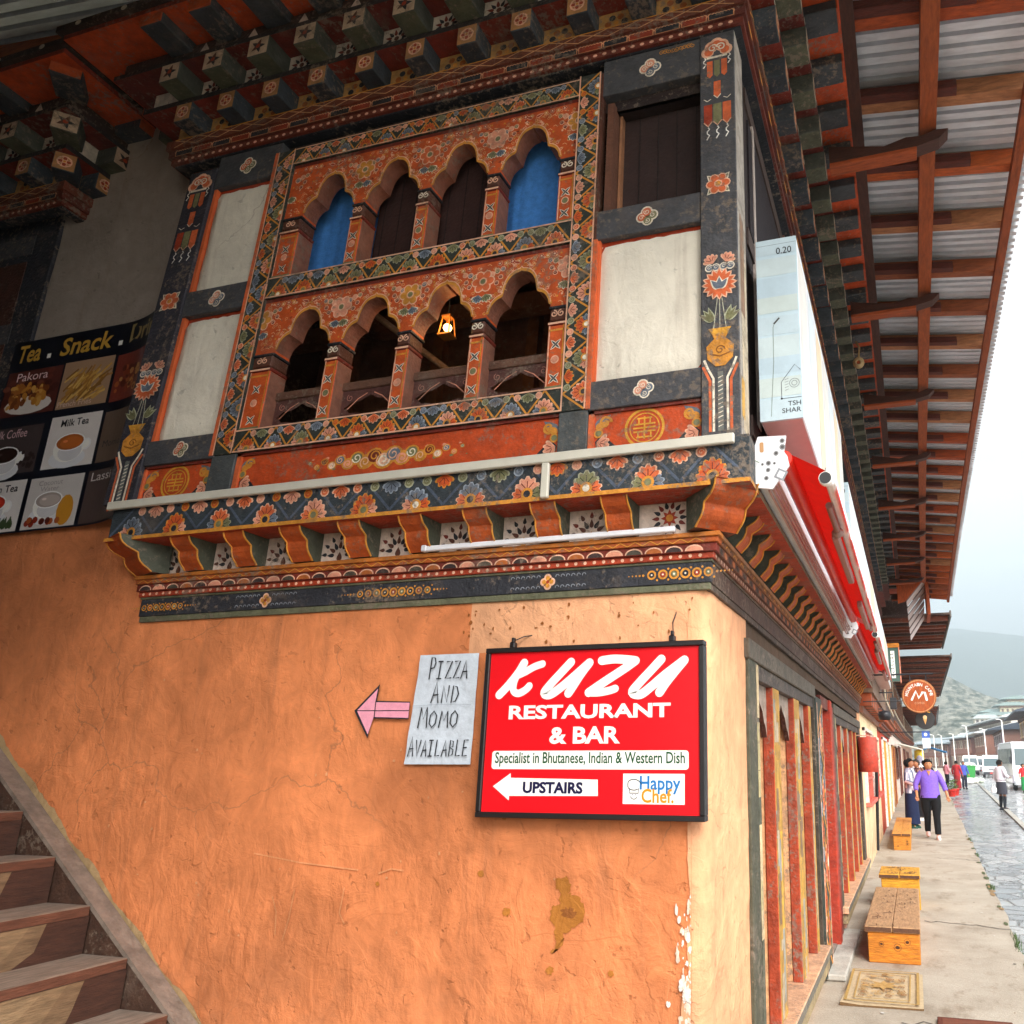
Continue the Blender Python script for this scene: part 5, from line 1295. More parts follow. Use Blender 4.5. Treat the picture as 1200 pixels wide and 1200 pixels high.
# blue curtains and the small lit lamp behind the arches
for i in (0, 3):
    xc = R_[i] - HW; m = MB(); vs = []; n = 58
    for k in range(n + 1):
        x = xc - .3 + .56 * k / n; y = 3.03 + .002 * sin(k * .9) + .005 * sin(k * .23 + i)
        vs += [(x, y, 4.06), (x, y, 4.8)]
    m.mesh(vs, [(2 * k, 2 * k + 2, 2 * k + 3, 2 * k + 1) for k in range(n)], hx('4a8ad8'), True)
    o = m.build('curtain', CLOTH, None, TP); tag(o, ('plain blue curtain in the upper right arched light', 'plain blue curtain in the upper left arched light')[i == 3], 'curtain', 'blue curtains behind the arches')
lp = thing('hanging_lantern', 'small lit amber lantern hanging inside the lower third arch', 'lantern', (-2.155, 3.06, 3.74))
m = MB(); m.tube([(-2.155, 3.06, 3.795), (-2.155, 3.06, 4.97)], .004, INK, 5); m.box(-2.18, -2.13, 3.035, 3.085, 3.795, 3.805, hx('7a4a18'))
for sx in (-1, 1):
    for sy_ in (-1, 1): m.tube([(-2.155 + sx * .02, 3.06 + sy_ * .02, 3.795), (-2.155 + sx * .03, 3.06 + sy_ * .03, 3.695)], .004, hx('9a6018'), 5)
m.box(-2.19, -2.12, 3.025, 3.095, 3.687, 3.695, hx('9a6018')); m.build('lantern_frame', PAINT, lp)
m = MB(); m.ball((-2.155, 3.06, 3.74), .022, (1, .62, .2), 12, 8)
bm = bpy.data.materials.new('lamp_glow'); bm.use_nodes = True; b = bm.node_tree.nodes['Principled BSDF']; b.inputs['Emission Color'].default_value = (1, .5, .12, 1); b.inputs['Emission Strength'].default_value = 5; b.inputs['Base Color'].default_value = (1, .6, .2, 1)
m.build('bulb', bm, lp)
pl_ = bpy.data.lights.new('lantern_light', 'POINT'); pl_.energy = .8; pl_.color = (1, .55, .2); pl_.shadow_soft_size = .05
po = bpy.data.objects.new('lantern_light', pl_); C.objects.link(po); po.location = (-2.155, 3.0, 3.74)
# ------------------------------------------------------------------ signboards, awnings and small things along the street wall
def signboard(x0, x1, y0, y1, z0, z1, label, art=True):
    t = thing('signboard', label, 'signboard', ((x0 + x1) / 2, y0, z0), 'box signboards over the street')
    m = MB(); m.box(x0, x1, y0 + .002, y1, z0, z1, hx('dfe3e4'), .006, cols={'z-': hx('caa9a2'), 'x+': hx('f0eeee')})
    A = Art(m, (x1, y0, z0), (0, 1, 0), (0, 0, 1)); L = y1 - y0
    for k in range(7): A.rect(.05 + k * L / 7, .04, .05 + k * L / 7 + L / 9, .04 + (z1 - z0) * .9, (hx('e8e2da'), hx('dfe6ea'), hx('f2d9b8'))[k % 3], 1)
    m.build('sign_case', WMETAL, t)
    m = MB(); m.box(x0, x1, y0 - .004, y0 + .0018, z0, z1, hx('b7ccd6'))
    A = Art(m, (x0, y0 - .004, z0), (1, 0, 0), (0, 0, 1)); w = x1 - x0; h = z1 - z0
    for k in range(9): A.rect(0, h * k / 9 + .01 * (k % 3), w * .98, h * (k + 1) / 9, (hx('b6c8d0'), hx('bccbce'), hx('b0c4cf'), hx('bdcac8'))[(k * 7) % 4], .4)
    A.rib([(0, h - .03), (w, h - .03)], .002, hx('6a7880'), 1)
    A.text('0.20', w * .5, h - .085, w * .88, h - .05, INK, 2, .008)
    if art:
        A.rib([(.085 - .035, .02), (.055, .1), (.068, .28), (.07, .46), (.075, .475), (.098, .5)], .0025, hx('6d7a70'), 1.5); A.rib([(.074, .476), (.1, .504)], .008, hx('3d3a36'), 2)
        lx, lz, s_ = w * .52, .13, .1
        A.rib([(lx, lz - .03), (lx, lz + .05), (lx + s_ * .62, lz + .13), (w - .004, lz + .1)], .0028, hx('4a5058'), 2); A.rib([(lx, lz - .03), (w - .004, lz - .03)], .0028, hx('4a5058'), 2); A.disc(lx, lz - .03, .005, INK, 2.5, n=8)
        for r in (.012, .022): A.ring(lx + .058, lz + .04, r, .002, hx('5a6068'), 2, 12)
        for k in range(5): A.rib([(lx + .015, lz + .06 - k * .013), (lx + .032, lz + .065 - k * .013)], .0018, hx('5a6068'), 2)
        A.text('TSH', w * .66, lz - .068, w * .96, lz - .045, INK, 2, .006); A.text('SHAR', w * .52, lz - .1, w * .96, lz - .077, INK, 2, .006)
    m.build('end_panel', WMETAL, t)
signboard(-.545, -.355, 3.1, 5.5, 3.03, 3.955, 'pale blue steel box signboard with house emblem beside the corner post')
signboard(-.545, -.33, 5.62, 15.5, 2.9, 3.62, 'white box signboard further along above the red awning', False)

def awning(y0, y1, label, first):
    t = thing('awning', label, 'awning', (-.45, y0, 2.7), 'red folding awnings over the shops')
    m = MB(); N = 10
    m.box(-.55, -.49, y0 + .02, y1, 2.69, 2.86, hx('d8d8d8'), .01)
    for k in range(4): m.box(-.5 + .012 * k, -.492 + .012 * k, y0 + .03, y1, 2.665 + .012 * k, 2.672 + .012 * k, hx('b08a80'))
    m.tube([(-.43, y0 + .02, 2.80), (-.43, y1, 2.80)], .035, hx('e0301c'), 14); m.build('roller', WMETAL, t)
    m = MB()
    for k in range(int((y1 - y0) / .15)):
        a = y0 + .03 + k * .15; b = a + .15; zz = lambda y: .006 * sin(y * 3)
        m.poly([(-.43, a, 2.835), (-.43, b, 2.835), (-.262, b, 2.73 + zz(b)), (-.262, a, 2.73 + zz(a))], hx('d41b12'))
    rn = random.Random(int(y0))
    for k in range(int((y1 - y0) / .08)):
        a = y0 + .03 + k * .08; h0 = .07 + .012 * sin(k * 1.7); h1 = .07 + .012 * sin((k + 1) * 1.7)
        m.poly([(-.232, a, 2.71), (-.232, a + .08, 2.71), (-.22, a + .08, 2.71 - h1), (-.22, a, 2.71 - h0)], hx('e0180f') if k % 9 else hx('f4efe8'))
    m.build('fabric', FABRIC, t)
    m = MB(); m.box(-.265, -.23, y0 + .02, y1 - .02, 2.665, 2.75, hx('ece6e4'), .008); m.tube([(-.262, y0 - .005, 2.69), (-.262, y0 + .03, 2.69)], .024, hx('1d1a1a'), 14); m.tube([(-.262, y0 + .0, 2.69), (-.262, y0 + .028, 2.69)], .028, WHITE, 14); m.build('front_bar', WMETAL, t)
    for yy, d in ((y0 + .25, 1), (y1 - .25, -1)):
        m = MB()
        m.tube([(-.275, yy, 2.655), (-.27, yy + d * .35, 2.635)], .016, hx('8a5a4e'), 8); m.box(-.3, -.265, min(yy + d * .35, yy + d * 1.35), max(yy + d * .35, yy + d * 1.35), 2.6, 2.645, hx('96625a'), .006); m.ball((-.27, yy + d * .35, 2.63), .028, hx('8a6a60'), 8, 6)
        m.build('folding_arm', WMETAL, t)
    m = MB()
    pr = [(-.562, 2.677), (-.477, 2.662), (-.404, 2.757), (-.412, 2.8), (-.425, 2.82), (-.414, 2.89), (-.532, 2.897), (-.548, 2.85)]
    m.prism(pr[::-1], lambda p, q, s_: (p, s_, q), y0 - .006, y0 + .006, hx('e4e4e6'))
    A = Art(m, (0, y0 - .006, 0), (1, 0, 0), (0, 0, 1))
    A.rrect(-.525, 2.825, -.508, 2.87, .006, hx('b98a5a'), 1)
    for x, z, r in ((-.43, 2.868, .011), (-.43, 2.84, .013), (-.457, 2.815, .011), (-.49, 2.775, .011), (-.515, 2.772, .006), (-.465, 2.772, .006), (-.492, 2.745, .01), (-.5, 2.71, .01)):
        A.disc(x, z, r, hx('8a8a8c'), 1, n=10); A.disc(x, z, r * .6, hx('4a4642'), 2, n=8)
    A.at(-.44, 2.72, -.5).rect(-.022, -.022, .022, .022, hx('8c8e92'), 1); A.at(-.44, 2.72, -.5).rect(-.013, -.014, .013, .014, hx('dfe0e2'), 2)
    m.build('end_plate', WMETAL, t)
    if first:
        m = MB(); rn = random.Random(1)
        for k in range(7): a = rn.random() * 6.28; m.tube([(-.565, y0 - .01, 2.81), (-.565 + .02 * cos(a), y0 - .015, 2.81 + .02 * sin(a)), (-.565 + .045 * cos(a + .4), y0 - .012, 2.81 + .05 * sin(a + .3))], .0015, hx('3f6a34') if k < 5 else INK, 4)
        m.build('cable_tie', RUBBER, t)
awning(2.955, 6.9, 'red roll-out awning with white end plate at the house corner', True)
awning(7.15, 11.3, 'second red roll-out awning further along the shop row', False)

def bench(x0, x1, y0, y1, h, label, c1, c2):
    t = thing('bench', label, 'bench', ((x0 + x1) / 2, y0, 0), 'wooden box benches on the pavement')
    m = MB(); m.box(x0 + .01, x1 - .008, y0 + .01, y1, .0, h - .045, c1, .006, cols={'y-': c1}); A = Art(m, (x0 + .01, y0 + .01, 0), (1, 0, 0), (0, 0, 1)); w = x1 - x0 - .02
    rk = random.Random(int(y0 * 100))
    for x, z, r in [(.15 + .7 * rk.random(), .2 + .6 * rk.random(), .008 + .016 * rk.random()) for q in range(3)]: A.disc(w * x, h * z * .8, r, hx('4a2a12'), 1, ry=r * .7, n=10); A.ring(w * x, h * z * .8, r * 1.6, .004, hx('7a4a1c'), 1, 12)
    A.rect(0, h * .42, w, h * .425, hx('6a3a12'), 1); m.build('box_body', WOOD, t)
    m = MB()
    for k in range(2): m.box(x0 - .012 + k * (x1 - x0 + .02) / 2, x0 - .015 + (k + 1) * (x1 - x0 + .02) / 2, y0 - .01, y1 + .01, h - .044, h, c2, .006, cols={'y-': hx('5a3a26')})
    A = Art(m, (x0, y0, h), (1, 0, 0), (0, 1, 0)); rn = random.Random(int(h * 1000))
    for k in range(34): a = rn.random() * (x1 - x0 - .08); b = rn.random() * (y1 - y0) * .9; A.rib([(a, b), (a + .03 + rn.random() * .05, b + .04 * rn.random()), (a + .05, b + .1)], .008, (hx('5a3a24'), hx('7a563c'))[k % 2], 1 + .03 * k)
    m.build('seat', WOODY, t)
bench(-.49, -.06, 7.16, 9.25, .275, 'long box bench with scuffed top nearest the doormat', hx('c2751c'), hx('a9825c'))
bench(-.47, -.04, 9.62, 10.3, .36, 'short yellow wooden box right behind the long bench', hx('d09428'), hx('cf9430'))
bench(-.49, -.17, 15.6, 19.8, .29, 'slim orange bench below the white door frame near the women', hx('c07c28'), hx('c98a3c'))
m = MB()
nx, ny = 16, 14
def mat_pt(i, j): u = i / nx; v = j / ny; x = -.605 + u * .545 + .03 * v * (1 - u); y = 5.93 + v * .93 + .05 * u * (.5 - v); return (x, y, .012 + .012 * max(0, NZ.noise((u * 3, v * 3, 1))) + (.028 * max(0, .25 - u) * 4 * max(0, .4 - v)))
for dz, flip in ((0, 0),):
    m.mesh([mat_pt(i, j) for i in range(nx + 1) for j in range(ny + 1)], [(i * (ny + 1) + j, (i + 1) * (ny + 1) + j, (i + 1) * (ny + 1) + j + 1, i * (ny + 1) + j + 1) for i in range(nx) for j in range(ny)], hx('b5a080'), True)
e = [mat_pt(i, 0) for i in range(nx + 1)]
for a, b in zip(e, e[1:]): m.poly([(a[0], a[1], 0.001), (b[0], b[1], 0.001), b, a], hx('6a5034'))
A = Art(m, (-.585, 5.98, .026), (1, 0, 0), (0, 1, 0)); rn = random.Random(2)
for x0, y0, x1, y1 in ((.0, .0, .5, .02), (.0, .82, .5, .84), (.0, .02, .02, .82), (.48, .02, .5, .82), (.06, .07, .44, .085), (.06, .755, .44, .77), (.06, .085, .07, .755), (.43, .085, .44, .755)): A.rect(x0, y0, x1, y1, hx('a5854e'), 1)
for k in range(60):
    u, v = .1 + .3 * rn.random(), .12 + .6 * rn.random(); A.swirl(u, v, .02 + .012 * rn.random(), rn.random() * 6, (hx('9a7440'), hx('b58f58'), hx('8a6038'))[k % 3], 1 + .03 * k, .3)
for s_ in (-1, 1):
    for k in range(8): A.petal(.25, .42, .12, .05, k * pi / 4, (hx('b08c56'), hx('a5824c'))[k % 2], 3 + .05 * k + .5 * s_)
tag(m.build('doormat', CLOTH), 'beige patterned doormat lying on the pavement by the shop door', 'doormat')
m = MB(); m.box(.02, .47, 5.3, 5.79, .004, .022, hx('5e3226'), .004); A = Art(m, (.02, 5.3, .022), (1, 0, 0), (0, 1, 0)); A.rect(.03, .03, .42, .46, hx('6e4030'), 1)
tag(m.build('rug', CLOTH), 'worn dull red rug at the edge of the pavement slab', 'rug')

# red drum, slim black pole, round signs and lamps on the next shops
t = thing('drum_lantern', 'plain red drum shaped lantern bracketed off the shop wall', 'lantern', (-.62, 11.6, 1.4))
m = MB(); m.loft([[(-.63 + r * cos(2 * pi * k / 28), 11.6 + r * sin(2 * pi * k / 28), z) for k in range(28)] for z, r in ((1.43, .128), (1.435, .134), (1.9, .134), (1.905, .128))], hx('b8402c'), True); m.build('drum', PAINT, t)
m = MB(); m.tube([(-.78, 11.6, 1.93), (-.6, 11.6, 1.93), (-.5, 11.62, 1.86)], .008, hx('d9a890'), 6); m.build('bracket', WMETAL, t)
m = MB(); m.tube([(-.68, 15.0, 1.38), (-.7, 15.02, .9), (-.735, 15.0, .05)], [.03, .03, .022], hx('1d1a1c'), 8); tag(m.build('pole', RUBBER), 'slim black pole leaning by the cream wall', 'pole')

t = thing('cafe_sign', 'round wooden cafe sign with white mountain mark hanging over the pavement', 'sign', (.134, 12, 2.5))
m = MB(); m.loft([[(.134 + r * cos(2 * pi * k / 40), y, 2.495 + r * sin(2 * pi * k / 40)) for k in range(40)] for y, r in ((12.045, .238), (12.04, .245), (12.005, .245), (12.0, .238))], hx('9a5a2c'), True, False)
A = Art(m, (.134, 12.0, 2.495), (1, 0, 0), (0, 0, 1)); A.disc(0, 0, .226, hx('a8501f'), 1, n=40); A.ring(0, 0, .226, .012, hx('c88a5a'), 2, 40)
for k in range(6): A.rect(-.2 + .066 * k, -.12, -.197 + .066 * k, .1, hx('8f431a'), 1.6)
w_ = 'MOUNTAIN CAFE'
for i, ch in enumerate(w_):
    if ch == ' ': continue
    a = pi - (.02 + (i + .5) / len(w_) * .96) * pi
    B_ = A.at(cos(a) * .178, sin(a) * .178 - .01, a - pi / 2); B_.text(ch, -.018, -.022, .018, .022, WHITE, 3, .02)
A.rib([(-.105, -.05), (-.04, .075), (-.005, -.03), (.05, .05)], .03, WHITE, 3, cap=True); A.rib([(.05, .05), (.085, .05), (.105, -.055)], .032, WHITE, 3.5, cap=True)
A.text('COFFEE', -.07, -.115, .07, -.085, hx('d8a078'), 3)
m.build('sign_board', WOODZ, t)
m = MB(); m.tube([(-.7, 12.02, 2.82), (.36, 12.02, 2.82)], .014, INK, 6); m.tube([(.02, 12.02, 2.82), (.02, 12.02, 2.7)], .008, INK, 5); m.tube([(.25, 12.02, 2.82), (.25, 12.02, 2.7)], .008, INK, 5); m.tube([(-.7, 12.02, 3.0), (-.3, 12.02, 2.83)], .008, INK, 5); m.build('bracket', WMETAL, t)
t = thing('ice_cream_sign', 'small round black sign with an ice cream cone below the cafe sign', 'sign', (.205, 12.4, 2.0))
m = MB(); m.loft([[(.2 + r * cos(2 * pi * k / 30), y, 2.18 + r * sin(2 * pi * k / 30)) for k in range(30)] for y, r in ((12.44, .14), (12.435, .145), (12.405, .145), (12.4, .14))], hx('231f1e'), True, False)
A = Art(m, (.2, 12.4, 2.18), (1, 0, 0), (0, 0, 1)); A.poly([(-.028, .01), (.028, .01), (0, -.075)], hx('d9a05a'), 1); A.disc(0, .03, .03, hx('e8c088'), 2); A.rib([(-.08, .1), (-.03, .115), (.03, .115), (.08, .1)], .012, GOLD, 1)
m.build('sign_disc', WMETAL, t); m = MB(); m.tube([(.2, 12.42, 2.32), (.2, 12.42, 2.46), (-.7, 12.42, 2.46)], .009, INK, 6); m.build('bracket', WMETAL, t)
t = thing('lamp_box', 'dark square wall lamp box above the brick red doorway', 'lamp', (-.29, 15, 2.5))
m = MB(); m.box(-.36, -.24, 14.95, 15.1, 2.49, 2.7, hx('2c2c30'), .01); m.build('lamp_case', WMETAL, t); m = MB(); m.tube([(-.3, 15.05, 2.7), (-.3, 15.05, 2.8), (-.75, 15.05, 2.8)], .012, INK, 6); m.build('bracket', WMETAL, t)
m = MB(); m.loft([[(-.47 + r * cos(2 * pi * k / 20), 15.0 + r * sin(2 * pi * k / 20), z) for k in range(20)] for z, r in ((2.36, .03), (2.3, .1), (2.4, .12), (2.45, .1), (2.47, .02))][::1], hx('28262a'))
m.tube([(-.47, 15, 2.46), (-.5, 15, 2.5), (-.76, 15, 2.5)], .01, INK, 6); tag(m.build('bowl_lamp', WMETAL), 'dark bowl shaped lamp under the square lamp box', 'lamp')
t = thing('shop_board', 'narrow upright signboard with orange frame and white script', 'signboard', (-.3, 14.8, 3.0))
m = MB(); m.box(-.335, -.14, 14.82, 14.9, 2.98, 3.6, hx('39544a'))
A = Art(m, (-.335, 14.82, 2.98), (1, 0, 0), (0, 0, 1)); A.rect(.05, .06, .12, .56, WHITE, 1)
for k in range(7): A.rib([(.06 + .03 * sin(k * 2), .1 + k * .065), (.105, .12 + k * .065), (.07, .085 + k * .065)], .012, INK, 2)
m.build('sign_panel', GLOSS, t); m = MB(); m.box(-.37, -.12, 14.8, 14.92, 3.6, 3.68, hx('c87a24'), .006); m.box(-.14, -.12, 14.8, 14.92, 2.95, 3.6, hx('d88a70'), .004); m.box(-.76, -.37, 14.84, 14.9, 3.62, 3.67, hx('5a3a24')); m.build('frame', WOOD, t)
m = MB()
for k in range(3): m.tube([(-.237 + .045 * cos(a) * (1 - .2 * k), 6.86 - .02 * k, 5.3 - .03 + .05 * sin(a) * (1 - .2 * k) - .008 * k) for a in [2 * pi * q / 14 for q in range(15)]], .011, hx('b59a72'), 6)
m.tube([(-.237, 6.86, 5.3), (-.22, 6.84, 5.42), (-.25, 6.86, 5.5)], .01, hx('a88a60'), 6)
tag(m.build('rope_coil', CLOTH), 'small coil of pale rope tied under the painted eave', 'rope')
t = thing('street_sign', 'small blue and white sign plate sticking out over the far pavement', 'sign', (.32, 20, 2.2))
m = MB(); m.box(.22, .4, 20, 20.02, 2.1, 2.26, hx('3a62b8')); m.box(.22, .4, 20, 20.02, 1.86, 2.098, hx('d8e6ea')); A = Art(m, (.22, 20, 1.86), (1, 0, 0), (0, 0, 1)); A.disc(.085, .32, .04, WHITE, 1, n=10); m.build('sign_plate', WMETAL, t)
m = MB(); m.tube([(-.8, 20.01, 2.24), (.42, 20.01, 2.24)], .014, INK, 6); m.build('bracket', WMETAL, t)

# ------------------------------------------------------------------ the rest of the left-hand shop row
def row_house(name, label, y0, y1, zc, ze, xe, wall, pil, door, seed, low=False):
    h = thing(name, label, 'house', (wallx((y0 + y1) / 2), y0, 0), 'shop houses along the left pavement')
    rn = random.Random(seed); L = y1 - y0
    xf = lambda y: wallx(y)
    def bend(x, y, z): return (x + wallx(y) - XW, y, z)
    m = MB(); n = 6
    for k in range(n): m.box(XW - 4, XW, y0 + L * k / n, y0 + L * (k + 1) / n, -.02, zc, wall)
    m.build('wall', WWALL, h, bend)
    if low:
        m = MB()
        for k in range(int(L / .32)): m.box(XW, XW + .2, y0 + .05 + k * .32, y0 + .17 + k * .32, zc + .1, zc + .3, (hx('a3481f'), hx('6a3a24'))[k % 2], .01)
        m.box(XW - .1, XW + .23, y0, y1, zc + .3, zc + .6, hx('7a5a44')); m.box(XW - .1, XW + .06, y0, y1, zc, zc + .1, hx('7a4a34')); m.build('cornice', PAINT, h, bend); return h, bend
    m = MB()
    for k in range(n): m.box(XW - 4, XW + .2, y0 + L * k / n, y0 + L * (k + 1) / n, zc + .34, ze - .3, hx('4a2c20'))
    for o, z0, z1, c_ in ((.04, 0, .07, hx('5a4030')), (.1, .07, .12, hx('9a4a28')), (.14, .12, .17, hx('6a3a28')), (.26, .3, .34, hx('a8623a'))): m.box(XW - .1, XW + o, y0, y1, zc + z0, zc + z1, c_)
    m.build('upper_wall', PAINT, h, bend)
    for k in range(int(L / .32)): m = MB(); m.box(XW, XW + .22, y0 + .05 + k * .32, y0 + .17 + k * .32, zc + .17, zc + .3, (hx('a3481f'), hx('6a3a24'))[k % 2], .01); m.build('bracket', PAINT, h, bend)
    k = 0
    y = y0 + .5
    while y < y1 - 1.4:
        m = MB(); m.box(XW + .2, XW + .24, y, y + 1.1, zc + .65, min(zc + 1.75, ze - .4), hx('c8b59a'), .01); m.box(XW + .24, XW + .25, y + .09, y + 1.01, zc + .72, min(zc + 1.68, ze - .47), hx('2a1c1a')); m.box(XW + .25, XW + .262, y + .52, y + .58, zc + .72, min(zc + 1.68, ze - .47), hx('b06a3a')); m.build('window', PAINT, h, bend); y += 1.55
    m = MB()
    if y0 < 20: y0 = 20.7; L = y1 - y0
    for k in range(n): m.box(XW - 4, xe - .01, y0 + L * k / n, y0 + L * (k + 1) / n + .0, ze, ze + .05, hx('4e3a32'), 0, {'z-': hx('4a2a20')})
    for k in range(int(L / .6)): m.box(XW, xe - .05, y0 + .2 + k * .6, y0 + .32 + k * .6, ze - .12, ze - .001, (hx('7a3a20'), hx('4a281c'), hx('93482a'))[k % 3])
    (m.box(XW - 3, XW + .9, y0, y1, ze + .051, ze + .75, hx('3a241c')) if y0 > 20 and y0 < 21 else None); m.box(xe - .009, xe + .03, y0, y1, ze - .06, ze + .1, hx('5a5652')); m.build('roof', PAINT, h, bend)
    return h, bend
def opening(h, bend, kind, y0, y1, z0, z1, c1, c2, c3):
    m = MB(); f = .07 if kind == 'door' else .06
    m.box(XW - .02, XW + .05, y0, y0 + f, z0, z1, c1, .006); m.box(XW - .02, XW + .05, y1 - f, y1, z0, z1, c1, .006); m.box(XW - .02, XW + .055, y0, y1, z1 - f, z1, c1, .006)
    if kind != 'door': m.box(XW - .02, XW + .09, y0 - .05, y1 + .05, z0 - .06, z0, c3, .006)
    m.box(XW - .06, XW + .01, y0 + f, y1 - f, z0, z1 - f, c2)
    n = max(2, int((y1 - y0) / .5))
    for k in range(1, n): y = y0 + (y1 - y0) * k / n; m.box(XW, XW + .035, y - .025, y + .025, z0, z1 - f, c3)
    for z in ((z0 * .4 + z1 * .6), (z0 * .7 + z1 * .3)): m.box(XW, XW + .03, y0 + f, y1 - f, z - .02, z + .02, c3)
    m.build(kind, PAINT, h, bend)
h, bd = row_house('shop_house', 'cream walled shop with red lattice window beside the leaning black pole', 12.42, 18.4, 2.3, 5.15, .98, hx('efd0a4'), 0, 0, 1, True)
opening(h, bd, 'window', 12.9, 15.2, .95, 2.1, hx('e8d6c8'), hx('9a2e28'), hx('d86a58')); opening(h, bd, 'window', 15.6, 17.9, .95, 2.05, hx('ead8b8'), hx('8a2a24'), hx('c8503c'))
h, bd = row_house('shop_house', 'brick red fronted shop with white door frame and orange doors', 18.45, 27.0, 2.25, 5.2, 1.16, hx('c0442a'), 0, 0, 2)
opening(h, bd, 'door', 20.6, 23.4, .02, 2.15, hx('f0ece2'), hx('d98a24'), hx('e2a444')); opening(h, bd, 'door', 24.2, 26.2, .02, 2.1, hx('f0e4d0'), hx('d98a24'), hx('e8b46a'))
h, bd = row_house('shop_house', 'dark eaved shop house with pale plaster wall far along the pavement', 27.05, 44, 2.5, 4.9, 1.42, hx('ecd9cc'), 0, 0, 3)
opening(h, bd, 'door', 29, 31.5, .02, 2.1, hx('b07a3a'), hx('c8761c'), hx('8a3a24')); opening(h, bd, 'window', 33, 36, .9, 2.1, hx('6a3a2a'), hx('3a2420'), hx('7a4a3a')); opening(h, bd, 'door', 38, 41, .02, 2.2, hx('5a2e22'), hx('2c1c1a'), hx('7a3a2a'))
h, bd = row_house('shop_house', 'last brown timber shop house before the market stalls', 44.05, 66, 2.5, 4.3, 1.3, hx('b8917a'), 0, 0, 4)
opening(h, bd, 'door', 47, 50, .02, 2.2, hx('5a2e22'), hx('2c1c1a'), hx('7a3a2a')); opening(h, bd, 'window', 53, 57, .9, 2.1, hx('6a3a2a'), hx('3a2420'), hx('7a4a3a'))
# slatted tin canopy between two roofs
t = thing('slatted_canopy', 'slanted canopy of pale tin slats with an orange soffit board', 'canopy', (.2, 18.0, 4.2))
m = MB()
for k in range(6):
    a = k / 6; b = a + .12
    q = lambda s_, e: (.09 + .04 * s_ + e * (.43 - .09 * s_), 18.0 + s_ * 1.1, 5.06 - .78 * s_ + e * .5)
    m.poly([q(a, 0), q(b, 0), q(b, 1), q(a, 1)], hx('d8c8c4')); m.poly([q(a, 0), q(a, 1), (q(a, 1)[0], q(a, 1)[1], q(a, 1)[2] + .03), (q(a, 0)[0], q(a, 0)[1], q(a, 0)[2] + .03)], hx('8a7a78'))
m.build('slats', TIN, t)
m = MB(); m.box(.53, .6, 18.0, 19.2, 4.75, 5.5, hx('a4481c')); m.prism([(-.1, 5.02), (.06, 5.06), (.5, 5.55), (-.1, 5.6)], lambda p, q, s_: (p, s_, q), 17.94, 17.98, hx('b4501c')); m.build('soffit_board', WOODZ, t)

# ------------------------------------------------------------------ people
def skin_body(V_, E_, R_s, root=0, lev=1):
    me = bpy.data.meshes.new('body'); me.from_pydata([tuple(v) for v in V_], E_, [])
    o = bpy.data.objects.new('body', me); C.objects.link(o)
    md = o.modifiers.new('skin', 'SKIN'); md.use_smooth_shade = True
    for i, r in enumerate(R_s):
        sv = me.skin_vertices[0].data[i]; sv.radius = (r, r) if not isinstance(r, tuple) else r; sv.use_root = (i == root)
    sd = o.modifiers.new('sub', 'SUBSURF'); sd.levels = lev; sd.render_levels = lev
    dg = bpy.context.evaluated_depsgraph_get(); dg.update()
    em = o.evaluated_get(dg).to_mesh()
    vs = [v.co.copy() for v in em.vertices]; fs = [tuple(p.vertices) for p in em.polygons]
    o.evaluated_get(dg).to_mesh_clear(); bpy.data.objects.remove(o); bpy.data.meshes.remove(me)
    return vs, fs
def ell(cx_, cy_, z, rx, ry, n=18, rot=0): return [(cx_ + rx * cos(2 * pi * k / n), cy_ + ry * sin(2 * pi * k / n), z) for k in range(n)]
